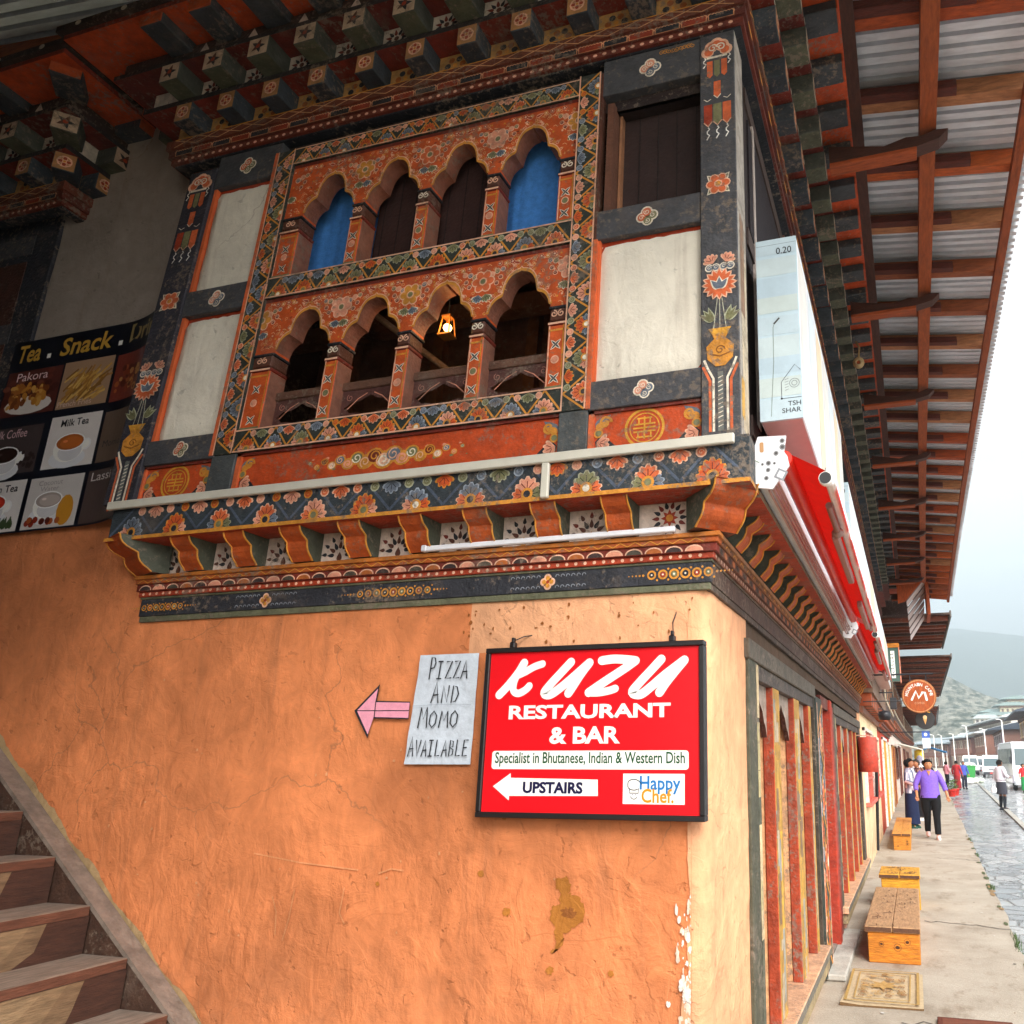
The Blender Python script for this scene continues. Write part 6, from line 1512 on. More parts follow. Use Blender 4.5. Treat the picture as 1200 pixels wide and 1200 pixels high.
def person(label, loc, rz, Ht, skin, top, bottom, hair, pose=None, sleeve=.75, kind='trousers', shoe=INK, pattern=None, hairkind='short', group=None, extra=None, build_=1.0, step=0):
    P_ = thing('person', label, 'person', (0, 0, 0), group)
    ps = {'Lel': (.25, .02, 1.07), 'Lwr': (.27, -.08, .85), 'Rel': (-.25, .02, 1.07), 'Rwr': (-.27, -.08, .85), 'Lkn': (.09, -.02 - step * .1, .46), 'Lan': (.09, .02 - step * .16, .08), 'Rkn': (-.09, -.02 + step * .02, .46), 'Ran': (-.09, .02 + step * .2, .08 + .05 * step)}
    ps.update(pose or {}); g = lambda k: Vector(ps[k]); b_ = build_
    V_ = [Vector((0, 0, .9)), Vector((0, 0, 1.06)), Vector((0, .0, 1.23)), Vector((0, .01, 1.36)), Vector((0, 0, 1.425)), Vector((0, -.015, 1.485)), Vector((0, -.01, 1.55)),
          Vector((.09 * b_, 0, .85)), g('Lkn'), g('Lan'), Vector((g('Lan').x + .01, g('Lan').y - .14, .035)), Vector((-.09 * b_, 0, .85)), g('Rkn'), g('Ran'), Vector((g('Ran').x - .01, g('Ran').y - .14, .035)),
          Vector((.165 * b_, 0, 1.33)), g('Lel'), g('Lwr'), Vector((-.165 * b_, 0, 1.33)), g('Rel'), g('Rwr')]
    hl = (g('Lwr') - g('Lel')).normalized(); hr = (g('Rwr') - g('Rel')).normalized()
    V_ += [g('Lwr') + hl * .07, g('Rwr') + hr * .07]
    E_ = [(0, 1), (1, 2), (2, 3), (3, 4), (4, 5), (5, 6), (0, 7), (7, 8), (8, 9), (9, 10), (0, 11), (11, 12), (12, 13), (13, 14), (2, 15), (15, 16), (16, 17), (17, 21), (2, 18), (18, 19), (19, 20), (20, 22)]
    R_s = [.12, .11, .12, .06, .052, .085, .07, .08, .055, .035, .032, .08, .055, .035, .032, .055, .04, .028, .055, .04, .028, .03, .03]
    vs, fs = skin_body(V_, E_, R_s)
    m = MB(); m.mesh(vs, fs, skin, True)
    for w, d, s_ in ((g('Lwr'), hl, 1), (g('Rwr'), hr, -1)):       # five separate curled fingers
        sd = Vector((1, 0, 0)) if abs(d.x) < .8 else Vector((0, 0, 1)); sd = (sd - d * sd.dot(d)).normalized(); cu = d.cross(sd) * (-s_)
        if cu.y > 0: cu = -cu
        for k, L in enumerate((.062, .072, .068, .052)):
            b0 = w + d * .085 + cu.cross(d) * (.0165 * (k - 1.5)); m.tube([b0 - d * .02, b0 + d * L * .5, b0 + d * L * .85 + cu * L * .35], [.0085, .008, .006], skin, 6)
        th = cu.cross(d) * (-.03); m.tube([w + d * .03 + th * .6, w + d * .065 + th * 1.3 + cu * .012, w + d * .1 + th * 1.25 + cu * .025], [.011, .0095, .007], skin, 6)
    hz = 1.49
    m.ball((0, -.03, hz), .078, skin, 14, 10, rz=.108, ry=.085)
    m.ball((0, -.117, hz - .012), .011, skin, 8, 6, rz=.02, ry=.016)
    for s_ in (-1, 1):
        m.ball((s_ * .029, -.104, hz + .012), .011, WHITE, 8, 5, rz=.006, ry=.008); m.ball((s_ * .029, -.111, hz + .012), .006, INK, 6, 4); m.ball((s_ * .077, -.02, hz - .002), .012, skin, 8, 5, rz=.024, ry=.018)
        m.tube([(s_ * .016, -.108, hz + .03), (s_ * .042, -.1, hz + .03)], .004, hair, 5)
    m.ball((0, -.106, hz - .05), .02, hx('9a4a3c'), 8, 5, rz=.006, ry=.008)
    m.build('body', SKIN, P_)
    # hair
    m = MB(); n = 16; rings = []
    for i in range(7):
        a = pi * .5 * i / 6; z = hz + .122 * cos(a) - .0; r = .09 * sin(a) + .002
        rings.append([(r * cos(2 * pi * k / n), -.012 + r * 1.12 * sin(2 * pi * k / n), z + (.022 if sin(2 * pi * k / n) < -.3 and i > 3 else 0) * (i - 3)) for k in range(n)])
    m.loft(rings[::-1], hair, True); low = {'short': -.05, 'bob': -.085, 'bun': -.03, 'scarf': -.12}[hairkind]
    m.loft([[(.093 * cos(a), -.008 + .1 * sin(a), z) for a in [-.25 + (pi + .5) * k / 10 for k in range(11)]] + [(.07 * cos(a), -.0 + .075 * sin(a), z) for a in [-.25 + (pi + .5) * k / 10 for k in range(10, -1, -1)]] for z in (hz + low, hz + .045)], hair, True)
    if hairkind == 'bob':
        for k in range(9): a = .1 + (pi - .2) * k / 8; m.ball((.085 * cos(a), .0 + .095 * sin(a), hz + .01), .042, hair, 8, 6, rz=.075)
    if hairkind == 'bun': m.ball((0, .105, hz + .02), .045, hair, 10, 7)
    m.build('hair', CLOTH, P_)
    # top
    m = MB(); hem = {'trousers': .8, 'skirt': .86, 'gho': .9}[kind] if not extra else extra.get('hem', .8)
    rr = [(hem, .185 * b_, .13 * b_), (.92, .178 * b_, .13 * b_), (1.02, .165 * b_, .122 * b_), (1.15, .168 * b_, .125 * b_), (1.27, .178 * b_, .115), (1.335, .165 * b_, .095), (1.37, .1, .078), (1.385, .068, .064)]
    rr = [q for q in rr if q[0] >= hem]
    m.loft([ell(0, .005, z, rx, ry) for z, rx, ry in rr], top, False)
    for s_, el_, wr in ((1, g('Lel'), g('Lwr')), (-1, g('Rel'), g('Rwr'))):
        sh = Vector((s_ * .155 * b_, 0, 1.325)); pts = [sh + Vector((-s_ * .04, 0, .01)), sh + (el_ - sh) * .3, el_, el_ + (wr - el_) * max(.05, (sleeve - .5) * 2)] if sleeve > .5 else [sh + Vector((-s_ * .04, 0, .01)), sh + (el_ - sh) * .35, sh + (el_ - sh) * sleeve * 1.7]
        m.tube(pts, [.072, .068, .058, .052][:len(pts)], top, 10)
    if 'purple' in label: m.poly([(-.045, -.092, 1.372), (0, -.128, 1.265), (.045, -.092, 1.372)], skin)
    m.v = [(x + .012 * NZ.noise((x * 9, y * 9, z * 14)), y + .014 * NZ.noise((x * 12 + 5, y * 9, z * 11)), z) for x, y, z in m.v]
    if pattern:
        rn = random.Random(len(label)); nf = len(m.c)
        for i in range(nf): m.c[i] = pattern[rn.randrange(len(pattern))]
    m.build('shirt', CLOTH, P_)
    m = MB()
    if kind == 'trousers':
        m.loft([ell(0, .005, z, rx * b_, ry * b_) for z, rx, ry in ((.76, .155, .11), (.86, .175, .125), (.96, .16, .118))], bottom, True)
        for s_, kn, an in ((1, g('Lkn'), g('Lan')), (-1, g('Rkn'), g('Ran'))): m.tube([(s_ * .085 * b_, 0, .86), (s_ * .09 * b_, (kn.y) * .5, .66), kn, an + Vector((0, 0, .02))], [.098 * b_, .09 * b_, .075, .062], bottom, 12)
        m.build('trousers', CLOTH, P_)
    elif kind == 'skirt':
        m.loft([[(x * (1 + .03 * cos(k * 3)), y * (1 + .03 * cos(k * 3)), z) for k, (x, y, z) in enumerate(ell(0, .0, z, rx, ry, 24))] for z, rx, ry in ((.1, .2, .17), (.4, .195, .16), (.7, .185, .145), (.97, .16, .12))], bottom, True); m.build('skirt', CLOTH, P_)
    else:
        m.loft([ell(0, .0, z, rx, ry, 24) for z, rx, ry in ((.5, .2, .15), (.7, .195, .145), (.95, .17, .125))], bottom, True); m.tube([(.17 * cos(a), .125 * sin(a), .95) for a in [2 * pi * q / 16 for q in range(17)]], .015, INK, 6); m.build('robe_skirt', CLOTH, P_)
        m = MB()
        for an, kn in ((g('Lan'), g('Lkn')), (g('Ran'), g('Rkn'))): m.tube([kn - Vector((0, 0, .02)), (kn + an) / 2, an], [.06, .056, .042], INK, 10)
        m.build('socks', CLOTH, P_)
    for an in (g('Lan'), g('Ran')):
        m = MB(); z0 = an.z - .08
        m.loft([[(an.x + rx * cos(2 * pi * k / 12), an.y - .05 + ry * sin(2 * pi * k / 12), z0 + z) for k in range(12)] for z, rx, ry in ((0, .045, .125), (.03, .047, .128), (.06, .04, .1), (.085, .03, .05))], shoe, True); m.build('shoe', RUBBER, P_)
    k = Ht / 1.6
    P_.location = loc; P_.rotation_euler = (0, 0, rz); P_.scale = (k, k, k)
    return P_
SK = hx('a9714f'); HR = hx('15110f')
person('woman in a purple top and black trousers walking towards us', (.27, 18.0, .0), .05, 1.6, hx('b67c55'), hx('7d5fc8'), hx('151416'), HR, {'Lel': (.29, .02, 1.08), 'Lwr': (.34, -.06, .87), 'Rel': (-.29, .0, 1.08), 'Rwr': (-.28, -.14, .87)}, .78, 'trousers', hx('e8c8c4'), None, 'bun', None, {'hem': .82}, 1.14, 1)
person('woman in a patterned grey blouse and long navy skirt by the door', (-.14, 20.6, 0), 1.15, 1.62, SK, hx('b9b4bc'), hx('1c2440'), HR, {'Lel': (.27, -.05, 1.08), 'Lwr': (.16, -.26, 1.14), 'Rel': (-.25, .0, 1.08), 'Rwr': (-.2, -.2, 1.0)}, .95, 'skirt', hx('1f4a3c'), [hx('d8d0d4'), hx('8a8c9c'), hx('4a5068'), hx('c9b4b8'), hx('e4e0e2')], 'bob', 'women talking by the door', {'hem': .8})
person('woman in a dark flowered top and long black skirt facing the blouse', (.05, 23.2, 0), -.7, 1.6, SK, hx('6a4a44'), hx('1e1d20'), hx('3c3430'), {'Lel': (.26, .0, 1.1), 'Lwr': (.12, -.2, 1.2), 'Rel': (-.26, .0, 1.1), 'Rwr': (-.14, -.22, 1.16)}, .9, 'skirt', hx('e8e4e0'), [hx('5a3a38'), hx('8a5a52'), hx('2a2224'), hx('b08a80')], 'short', 'women talking by the door', {'hem': .82})
person('person in dark clothes half hidden behind the purple top', (.33, 26.2, 0), .2, 1.6, SK, hx('26242c'), hx('1c1b20'), HR, None, .9, 'trousers', WHITE, None, 'bob', None)
person('person in a white jacket with grey hood beyond the two women', (.16, 27.5, 0), 2.8, 1.72, SK, hx('e6e6e8'), hx('3a3f55'), hx('8a8796'), None, 1.0, 'trousers', INK, None, 'scarf', None)
person('person wrapped in a deep red robe by the market goods', (2.35, 50, -.13), 2.7, 1.66, SK, hx('a52c30'), hx('8a2428'), HR, None, .95, 'skirt', INK, None, 'short', None, {'hem': .6})
person('person in a blue jacket standing beside the red robe', (2.85, 52, -.13), .4, 1.62, SK, hx('4a58a8'), hx('2a2c3c'), HR, None, .95, 'trousers', INK, None, 'short', None)
person('person in a pink shirt under the blue market canopy', (2.0, 56, -.13), 2.2, 1.6, SK, hx('d88a94'), hx('24242c'), HR, None, .8, 'trousers', INK, None, 'bob', None)
person('man in a white shirt and dark knee length robe on the wet road', (2.92, 30.8, -.13), 2.2, 1.72, hx('8a5a40'), hx('dcd4dc'), hx('3c3c44'), HR, {'Rel': (-.26, .0, 1.1), 'Rwr': (-.14, -.2, 1.05), 'Lel': (.26, .03, 1.08), 'Lwr': (.26, -.06, .88)}, .9, 'gho', INK, None, 'short')
person('person in red and green clothes in front of the minibus', (5.75, 47.8, -.13), .3, 1.5, SK, hx('c82c30'), hx('2a8a4a'), HR, None, .6, 'skirt', INK, None, 'bob')
m = MB(); m.loft([ell(0, 0, z, rx, ry, 12) for z, rx, ry in ((.0, .07, .05), (.06, .1, .06), (.16, .09, .05), (.22, .03, .02))], hx('e4e4e6')); m.tube([(.03, 0, .2), (.04, 0, .3), (-.03, 0, .3), (-.03, 0, .2)], .006, WHITE, 5)
o = m.build('carrier_bag', CLOTH); o.location = (2.66, 30.76, .46); tag(o, 'white carrier bag held by the man on the road', 'bag')

# ------------------------------------------------------------------ vehicles
def wheel(par, x, y, r, w):
    m = MB(); n = 18
    m.loft([[(x + dx, y + q * cos(2 * pi * k / n), r + q * sin(2 * pi * k / n)) for k in range(n)] for dx, q in ((-w / 2, r * .62), (-w / 2, r * .95), (-w / 4, r), (w / 4, r), (w / 2, r * .95), (w / 2, r * .62))], hx('1c1c1d')); o = m.build('wheel', RUBBER, par)
    m = MB(); n = 12
    for s_ in (-1, 1): m.loft([[(x + s_ * dx, y + q * cos(2 * pi * k / n) * s_, r + q * sin(2 * pi * k / n)) for k in range(n)] for dx, q in ((w / 2 - .02, r * .6), (w / 2 + .004, r * .5), (w / 2 - .01, r * .12))], hx('a8aaac'))
    m.build('rim', ALU, o)
def van(name, label, loc, rz, L, Wd, Hh, colr, low, group, tint):
    t = thing(name, label, 'van' if name == 'van' else 'minibus', (0, 0, 0), group)
    w = Wd / 2; m = MB(); nose = .55 if name == 'van' else .25
    prof = [(-L / 2, .32), (-L / 2 - .02, .62), (-L / 2 + .06, Hh * .48), (-L / 2 + nose, Hh * .88), (-L / 2 + nose + .25, Hh * .97), (-L / 2 + nose + .7, Hh), (L / 2 - .3, Hh), (L / 2 - .05, Hh * .94), (L / 2, Hh * .5), (L / 2, .32)]
    def ring(x, k): return [(x, y * (1 if k == 1 else .985), .32 + (z - .32) * k) for y, z in prof]
    def fx(x, inset): return [(x - (math.copysign(max(0, (z - Hh * .5)) * .09, x)), y, z) for y, z in prof]
    R0 = [(-w * .96 + 0, y * .985, .32 + (z - .32) * .985) for y, z in prof]
    rings = [[(-w + .05 + max(0, z - Hh * .5) * .09, y * .985, .33 + (z - .32) * .975) for y, z in prof], [(-w + max(0, z - Hh * .5) * .09, y, z - (.05 if z > Hh * .9 else 0)) for y, z in prof], [(-w * .82, y * 1.003, z) for y, z in prof],
             [(w * .82, y * 1.003, z) for y, z in prof], [(w - max(0, z - Hh * .5) * .09, y, z - (.05 if z > Hh * .9 else 0)) for y, z in prof], [(w - .05 - max(0, z - Hh * .5) * .09, y * .985, .33 + (z - .32) * .975) for y, z in prof]]
    m.loft(rings, colr, True, False)
    if low: m.box(-w - .004, w + .004, -L / 2 + .3, L / 2 - .1, .4, .85, low)
    m.build('body', CAR, t)
    y1, z1 = prof[2]; y2, z2 = prof[3]
    m = MB(); d = .02
    wp = lambda u, f: (u * (w * .86 - .06 * f), y1 + (y2 - y1) * f - d, z1 + (z2 - z1) * f + .01)
    m.poly([wp(-1, .06), wp(1, .06), wp(1, .92), wp(-1, .92)], tint); m.build('windscreen', GLASS, t)
    for s_ in (-1, 1):
        k = 4 if name != 'van' else 3; ya = -L / 2 + nose + .3; yb = L / 2 - .2
        for q in range(k):
            a = ya + (yb - ya) * q / k + .05; b = ya + (yb - ya) * (q + 1) / k - .05; m = MB(); zz = lambda z: s_ * (w - max(0, z - Hh * .5) * .09 + .006)
            q4 = [(zz(Hh * .54), a, Hh * .54), (zz(Hh * .54), b, Hh * .54), (zz(Hh * .86), b, Hh * .86), (zz(Hh * .86), a, Hh * .86)]
            m.poly(q4 if s_ > 0 else q4[::-1], hx('2a3034')); m.build('side_window', GLASS, t)
        m = MB(); m.box(s_ * w * .62 - .13, s_ * w * .62 + .13, -L / 2 - .04, -L / 2 + .03, .68, .86, hx('dfe4e6'), .02); m.build('headlight', GLOSS, t)
        m = MB(); m.box(s_ * (w + .06) - .05, s_ * (w + .06) + .05, -L / 2 + .3, -L / 2 + .36, Hh * .55, Hh * .68, INK, .01); m.build('mirror', GLOSS, t)
        for yy in (-L / 2 + .75, L / 2 - .85): wheel(t, s_ * (w - .12), yy, .34, .2)
    m = MB(); m.box(-w * .97, w * .97, -L / 2 - .09, -L / 2 + .06, .3, .56, hx('2c2e34') if name == 'van' else hx('b8bcc0'), .03); m.build('bumper', WMETAL, t)
    m = MB(); m.box(-w * .38, w * .38, -L / 2 - .035, -L / 2 + .03, .68, .82, hx('3a3c40'), .01); m.build('grille', WMETAL, t)
    m = MB(); m.box(-.24, .24, -L / 2 - .1, -L / 2 - .088, .38, .49, hx('e8c020') if 0 else hx('c8403a')); m.build('number_plate', WMETAL, t)
    t.location = loc; t.rotation_euler = (0, 0, rz)
VW = hx('e6e8ea')
van('van', 'white van with dark bumper facing us beyond the man in the road', (7.45, 86.5, -.13), -.06, 4.7, 1.75, 2.15, VW, None, 'vans parked along the right kerb', hx('34484a'))
van('van', 'white and tan van parked behind the green bin', (6.25, 99, -.13), -.05, 4.7, 1.75, 2.2, hx('e0dcd2'), hx('c8a070'), 'vans parked along the right kerb', hx('4a5a5e'))
van('van', 'white van just in front of the far shop row', (8.1, 106, -.13), -.06, 4.7, 1.75, 2.1, VW, None, 'vans parked along the right kerb', hx('4a5a5e'))
van('minibus', 'white minibus with purple side stripe nearest on the right kerb', (6.45, 53.6, -.13), .02, 7.2, 2.1, 2.75, hx('e9ebee'), hx('a9a0bc'), 'vans parked along the right kerb', hx('34484a'))
# green bin with refuse, market goods, canopy, flower pots
t = thing('wheeled_bin', 'large green wheeled bin heaped with pale sacks', 'bin', (0, 0, 0)); m = MB()
m.loft([[(sx * w_, sy_ * d_, z) for sx, sy_ in ((-1, -1), (1, -1), (1, 1), (-1, 1))] for z, w_, d_ in ((.15, .5, .35), (1.1, .62, .45), (1.12, .66, .49), (1.16, .66, .49))], hx('2f8a3c'), True, False); m.build('bin_body', WMETAL, t)
for x in (-.4, .4):
    for y in (-.28, .28): m = MB(); m.tube([(x - .03, y, .08), (x + .03, y, .08)], .08, INK, 12); m.build('wheel', RUBBER, t)
m = MB(); rn = random.Random(1)
for k in range(7): m.ball((-.45 + .15 * k, rn.gauss(0, .1), 1.2 + rn.random() * .15), .22, (hx('c9cdc8'), hx('dfe0dc'))[k % 2], 8, 6, rz=.18)
m.build('refuse_sacks', CLOTH, t); t.location = (4.7, 78, -.13)
t = thing('market_canopy', 'blue and white cloth canopy on poles over the far pavement', 'canopy', (1.9, 60, -.13))
m = MB(); m.prism([(.2, 2.1), (1.1, 2.45), (2.2, 2.1), (2.2, 2.06), (1.1, 2.41), (.2, 2.06)][::-1], lambda p, q, s_: (p, s_, q), 57, 63, hx('3a8ac8')); m.build('canopy_cloth', CLOTH, t)
for x in (.25, 2.15):
    for y in (57.1, 62.9): m = MB(); m.tube([(x, y, -.13), (x, y, 2.1)], .025, WHITE, 6); m.build('pole', WMETAL, t)
m = MB(); m.prism([(-.6, 2.25), (.35, 2.0), (.35, 1.96), (-.6, 2.2)][::-1], lambda p, q, s_: (p, s_, q), 33, 37, hx('eeeade')); m.tube([(.33, 33.1, 0), (.33, 33.1, 1.97)], .025, WHITE, 6); tag(m.build('white_awning', CLOTH), 'small white awning on a post past the orange doors', 'awning')
m = MB(); m.loft([ell(.2, 34.2, z, rx, ry, 14) for z, rx, ry in ((1.55, .1, .1), (1.6, .2, .16), (1.95, .18, .15), (1.99, .05, .05))], hx('d8b83a')); m.tube([(.2, 34.2, 1.97), (.2, 34.2, 2.04)], .01, INK, 5); tag(m.build('yellow_sack', CLOTH), 'yellow cloth sack hung under the small white awning', 'sack')
rn = random.Random(3)
for k, (x, y, c_) in enumerate(((3.3, 62, hx('e2e2dc')), (3.9, 64, hx('d8d8cc')), (4.3, 66, hx('c9d6c0')))):
    m = MB()
    for q in range(6): m.ball((rn.gauss(0, .35), rn.gauss(0, .25), .1), .28, c_, 8, 6, rz=.2)
    o = m.build('market_sacks', CLOTH); o.location = (x, y, -.15); tag(o, ('white sacks heaped on the road edge nearest the red robe', 'pale sacks in the middle of the roadside heap', 'greenish white sacks nearest the green bin')[k], 'sacks', 'market goods on the road edge')
for k, (x, y) in enumerate(((1.52, 38.2), (1.72, 39.4))):
    t = thing('flower_pot', ('red flower pot with a leafy plant at the kerb, the nearer of two', 'red flower pot with a leafy plant behind its twin at the kerb')[k], 'flower pot', (x, y, 0), 'red flower pots at the kerb')
    m = MB(); m.loft([ell(x, y, z, r, r, 14) for z, r in ((0, .13), (.25, .18), (.26, .2), (.3, .2), (.3, .16), (.24, .15))], hx('c8281c')); m.build('pot', PAINT, t)
    m = MB()
    for q in range(90):
        a = rn.random() * 6.28; r = rn.random() * .24; h = .3 + rn.random() * .42; p = Vector((x + r * cos(a), y + r * sin(a), h)); u = Vector((rn.gauss(0, 1), rn.gauss(0, 1), rn.gauss(0, .6))).normalized() * .06; v = Vector((rn.gauss(0, 1), rn.gauss(0, 1), rn.gauss(0, 1))).normalized() * .025
        m.poly([p - u, p + v, p + u, p - v], (hx('3f5a24'), hx('5c7a34'), hx('2c4420'))[q % 3])
    m.build('plant', LEAF, t)

# ------------------------------------------------------------------ far houses, lamps, fortress, hills
def far_house(label, p0, p1, depth, z0, h, eave, cw, cwin, croof, seed, storeys=2):
    t = thing('far_house', label, 'house', (p0[0], p0[1], z0), 'shop houses across the far end of the street')
    a = Vector((p0[0], p0[1], 0)); b = Vector((p1[0], p1[1], 0)); u = (b - a).normalized(); L = (b - a).length; n_ = Vector((u.y, -u.x, 0))
    if n_.dot(Vector((-a.x, -a.y, 0))) < 0: n_ = -n_
    def F(x, d, z): q = a + u * x + n_ * d; return (q.x, q.y, z + z0)
    rn = random.Random(seed)
    m = MB(); m.box(0, L, -depth, 0, 0, h, cw); m.build('wall', PAINT, t, F)
    m = MB(); m.prism([(-eave, h + .0), (eave + .6, h - .15), (eave + .6, h + .05), (-depth / 2, h + depth * .16), (-depth - eave, h), (-depth - eave, h - .2)], lambda p, q, s_: (s_, p, q), -.8, L + .8, croof); m.build('roof', TIN, t, F)
    hs = h / storeys; k = max(2, int(L / 1.5))
    for s_ in range(storeys):
        for i in range(k):
            x = L * (i + .12) / k; w = L / k * .76; zb = hs * s_ + hs * (.28 if s_ else .12); zt = hs * (s_ + .84)
            m = MB(); m.box(x, x + w, .0, .09, zb, zt, cwin[(i + s_) % len(cwin)]); m.box(x + w * .17, x + w * .4, .09, .1, zb + hs * .06, zt - hs * .06, hx('3a2c2c')); m.box(x + w * .6, x + w * .83, .09, .1, zb + hs * .06, zt - hs * .06, hx('3a2c2c')); m.build('window', PAINT, t, F)
        m = MB(); m.box(-.1, L + .1, 0, .2, hs * (s_ + .86), hs * (s_ + .97), (hx('8a4a30'), hx('5a3428'))[s_ % 2]); m.build('cornice', PAINT, t, F)
cwA = [hx('c8a890'), hx('b08070'), hx('d8c4b0')]; cwB = [hx('e2d8d0'), hx('8a6a80'), hx('d0c0c0')]
far_house('two storey timber house with yellow windows at the right edge', (12.2, 88), (13.2, 108), 9, -.1, 6.6, 1.2, hx('7a5244'), [hx('d8b46a'), hx('d8c4b0'), hx('c09a80')], hx('3c4450'), 1)
far_house('brown house with white window posts behind the vans', (11.6, 114), (12.4, 134), 9, -.1, 5.6, 1.2, hx('7c5648'), cwB, hx('38404c'), 2)
far_house('rust coloured house with pale roof in the middle of the far row', (11.4, 139), (11.2, 158), 10, -.1, 6.0, 1.0, hx('8a5a48'), cwA, hx('b8bcbc'), 3)
far_house('pinkish house with grey roof where the street bends', (10.6, 160), (7.6, 176), 9, -.1, 5.8, 1.0, hx('a06a5c'), cwA, hx('a0a8ac'), 4)
far_house('low brown house closing the view at the far street end', (7.2, 180), (1.0, 188), 9, -.1, 5.0, 1.0, hx('8a6054'), cwA, hx('8a9498'), 5)
far_house('long white roofed hall rising behind the far shop row', (17, 150), (13, 200), 16, 0, 9.0, 1.0, hx('cfc6ba'), [hx('a89a8c'), hx('b8aa98')], hx('d4d6d6'), 6)
for k, (x, y, h) in enumerate(((1095, 118, 0), (1103.5, 112, 0), (1117, 104, 0), (1132, 96, 0), (1152, 88, 0), (1173.5, 76, 0))):
    X_, zt = ((2.87, 4.9), (3.7, 4.7), (4.85, 4.6), (5.98, 5.25), (7.22, 4.6), (7.8, 5.0))[k]
    t = thing('street_lamp', ('slim white lamp post farthest off, by the low brown house', 'slim white lamp post second from the far street end', 'slim white lamp post above the green bin', 'tall white lamp post left of the white and tan van', 'white lamp post right behind the white van with dark bumper', 'tall white lamp post beside the minibus roof')[k], 'street lamp', (X_, y, -.15), 'white lamp posts along the street')
    m = MB(); m.tube([(X_, y, -.15), (X_, y, zt)], [.07, .05], WHITE, 8); m.build('post', WMETAL, t)
    m = MB(); m.tube([(X_, y, zt - .1), (X_ - .1, y, zt + .05), (X_ - .3, y, zt + .07)], .03, WHITE, 6); m.box(X_ - .5, X_ - .2, y - .1, y + .1, zt + .04, zt + .12, hx('d8d8d4'), .02); m.build('lamp_head', WMETAL, t)
t = thing('hill_fortress', 'white fortress with tiered grey green roofs on the slope above the town', 'fortress', (44, 400, 18)); CRM = hx('d9cba8')
def tier(x0, x1, z0, z1, y0, y1, ov, col=CRM):
    m = MB(); m.prism([(x0, z0), (x1, z0), (x1 - .6, z1), (x0 + .6, z1)], lambda p, q, s_: (p, s_, q), y0, y1, col)
    A = Art(m, (x0, y0, z0), (1, 0, 0), (0, 0, 1), base=.05); L = x1 - x0; n = int(L / 2.2)
    for k in range(n): A.rect(1 + k * 2.2, (z1 - z0) * .35, 1.9 + k * 2.2, (z1 - z0) * .7, hx('6a4a3a'), 1)
    A.rect(.3, (z1 - z0) * .8, L - .3, (z1 - z0) * .95, hx('9a5a34'), 1); m.build('wall', WWALL, t)
    m = MB(); m.prism([(x0 - ov, z1), (x1 + ov, z1), (x1 + ov, z1 + .3), (x1 - (x1 - x0) * .25, z1 + 1.5), (x0 + (x1 - x0) * .25, z1 + 1.5), (x0 - ov, z1 + .3)], lambda p, q, s_: (p, s_, q), y0 - ov, y1 + ov, hx('8a9c98')); m.build('roof', TIN, t)
tier(30, 62, 10, 21.5, 396, 410, 2.2); tier(40, 52, 21, 25.8, 394, 410, 2.0); tier(44, 60, 25, 29, 398, 412, 2.4); tier(33, 42, 20, 23, 398, 408, 1.8)

rh = random.Random(14)
for k, (x, y, z0, w, h, col) in enumerate(((26, 300, 3, 12, 8, 'e0d8cc'), (44, 330, 5, 14, 9, 'd6cfc4'), (64, 320, 6, 12, 9, 'e4dccf'), (30, 350, 12, 9, 6, 'd8d0c2'), (56, 360, 13, 12, 6, 'e0d9ce'), (18, 260, 0, 9, 8, 'cfc6bb'))):
    t = thing('hillside_house', ('pale house with grey roof just above the bend in the far row', 'long pale house below the middle of the fortress', 'white house at the right edge below the fortress', 'small white house against the left foot of the fortress', 'white house right under the fortress roofs', 'low grey white house nearest the street end')[k], 'house', (x, y, z0), 'pale houses stepping up the slope')
    m = MB(); m.box(x - w / 2, x + w / 2, y, y + 9, z0 - 6, z0 + h, hx(col)); A = Art(m, (x - w / 2, y, z0), (1, 0, 0), (0, 0, 1), base=.04)
    for q in range(int(w / 1.9)):
        for s_ in range(2): A.rect(.5 + q * 1.9, 1 + s_ * h * .5, 1.5 + q * 1.9, 1 + s_ * h * .5 + h * .26, hx('5a4a44'), 1)
    m.build('wall', WWALL, t)
    m = MB(); m.prism([(x - w / 2 - 1.2, z0 + h), (x + w / 2 + 1.2, z0 + h), (x + w / 2 - 1, z0 + h + 1.5), (x - w / 2 + 1, z0 + h + 1.5)], lambda p, q, s_: (p, s_, q), y - 1.2, y + 10, (hx('b9c0c0'), hx('98a4a2'), hx('d4d6d4'))[k % 3]); m.build('roof', TIN, t)

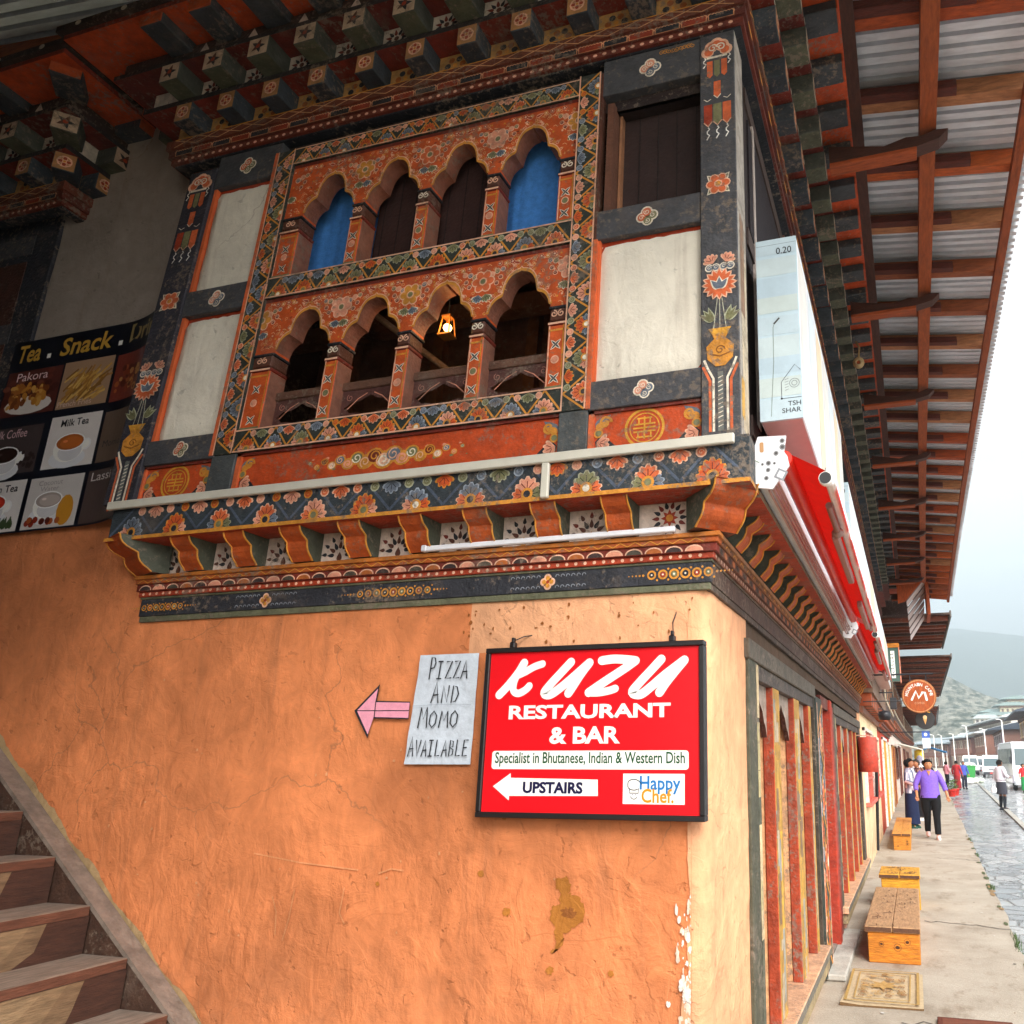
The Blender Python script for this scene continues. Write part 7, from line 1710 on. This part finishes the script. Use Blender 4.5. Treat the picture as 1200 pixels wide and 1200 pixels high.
def hill(name, fn, x0, x1, y0, y1, nx, ny, cols):
    m = MB(); vs = [(x0 + (x1 - x0) * i / nx, y0 + (y1 - y0) * j / ny, fn(x0 + (x1 - x0) * i / nx, y0 + (y1 - y0) * j / ny)) for i in range(nx + 1) for j in range(ny + 1)]
    fs = [(i * (ny + 1) + j, (i + 1) * (ny + 1) + j, (i + 1) * (ny + 1) + j + 1, i * (ny + 1) + j + 1) for i in range(nx) for j in range(ny)]
    m.mesh(vs, fs, [cols(*[sum(vs[q][k] for q in f) / 4 for k in range(3)]) for f in fs], True); struct(m.build(name, HILL))
HILL = mat('hillside', .95, .09, .35, 0, .3, spec=.1)
def forest():
    t = HILL.node_tree; n = t.nodes; l = t.links.new; b = n['Principled BSDF']; src = b.inputs['Base Color'].links[0].from_socket
    g = n.new('ShaderNodeNewGeometry'); x = n.new('ShaderNodeTexNoise'); x.inputs['Scale'].default_value = .16; x.inputs['Detail'].default_value = 8; x.inputs['Roughness'].default_value = .75
    mp_ = n.new('ShaderNodeMapping'); mp_.inputs['Scale'].default_value = (1, .2, 1.6); l(g.outputs['Position'], mp_.inputs['Vector']); l(mp_.outputs['Vector'], x.inputs['Vector']); r = n.new('ShaderNodeMapRange'); r.inputs['From Min'].default_value = .42; r.inputs['From Max'].default_value = .58; l(x.outputs['Fac'], r.inputs['Value'])
    k = n.new('ShaderNodeMixRGB'); k.inputs['Color2'].default_value = (.025, .036, .018, 1); l(r.outputs['Result'], k.inputs['Fac']); l(src, k.inputs['Color1']); l(k.outputs['Color'], b.inputs['Base Color'])
forest()
def fbm(x, y, s, o=6): return NZ.fractal(Vector((x * s, y * s, 1.3)), .9, 2.1, o)
def sm(a, b, x): t = max(0, min(1, (x - a) / (b - a))); return t * t * (3 - 2 * t)
def h1(x, y): return -8 + sm(1300, 3000, y) * (470 - (x - 150) * .12 * (x > 150) - .00004 * (x - 150) ** 2 * (x > 150)) + fbm(x, y, .0012) * 60 * sm(1300, 2400, y)
hill('far_mountain', h1, -1500, 2200, 1250, 3300, 90, 60, lambda x, y, z: hx('55604a'))
def h2(x, y):
    c_ = max(0, 1 - max(0, x - 30) / 150); return -6 + sm(330, 800, y) * c_ * 66 + fbm(x, y, .006) * 12 * sm(330, 700, y) + sm(300, 420, y) * 16 * sm(0, 20, x)
hill('near_hill', h2, -420, 420, 300, 900, 150, 110, lambda x, y, z: hx('8e8a7c'))

# haze: even pale air round the whole scene
m = MB(); m.box(-1600, 2300, -60, 3400, -12, 640, (.9, .9, .9)); hz_ = m.build('haze', PAPER)
hm = bpy.data.materials.new('pale_air'); hm.use_nodes = True; hn = hm.node_tree; hn.nodes.clear()
pv = hn.nodes.new('ShaderNodeVolumePrincipled'); pv.inputs['Color'].default_value = (.8, .94, 1, 1); pv.inputs['Density'].default_value = .0008; pv.inputs['Anisotropy'].default_value = .2
ho = hn.nodes.new('ShaderNodeOutputMaterial'); hn.links.new(pv.outputs['Volume'], ho.inputs['Volume'])
hz_.data.materials.clear(); hz_.data.materials.append(hm); tag(hz_, 'pale damp air fading the far hills', 'haze', kind='stuff')
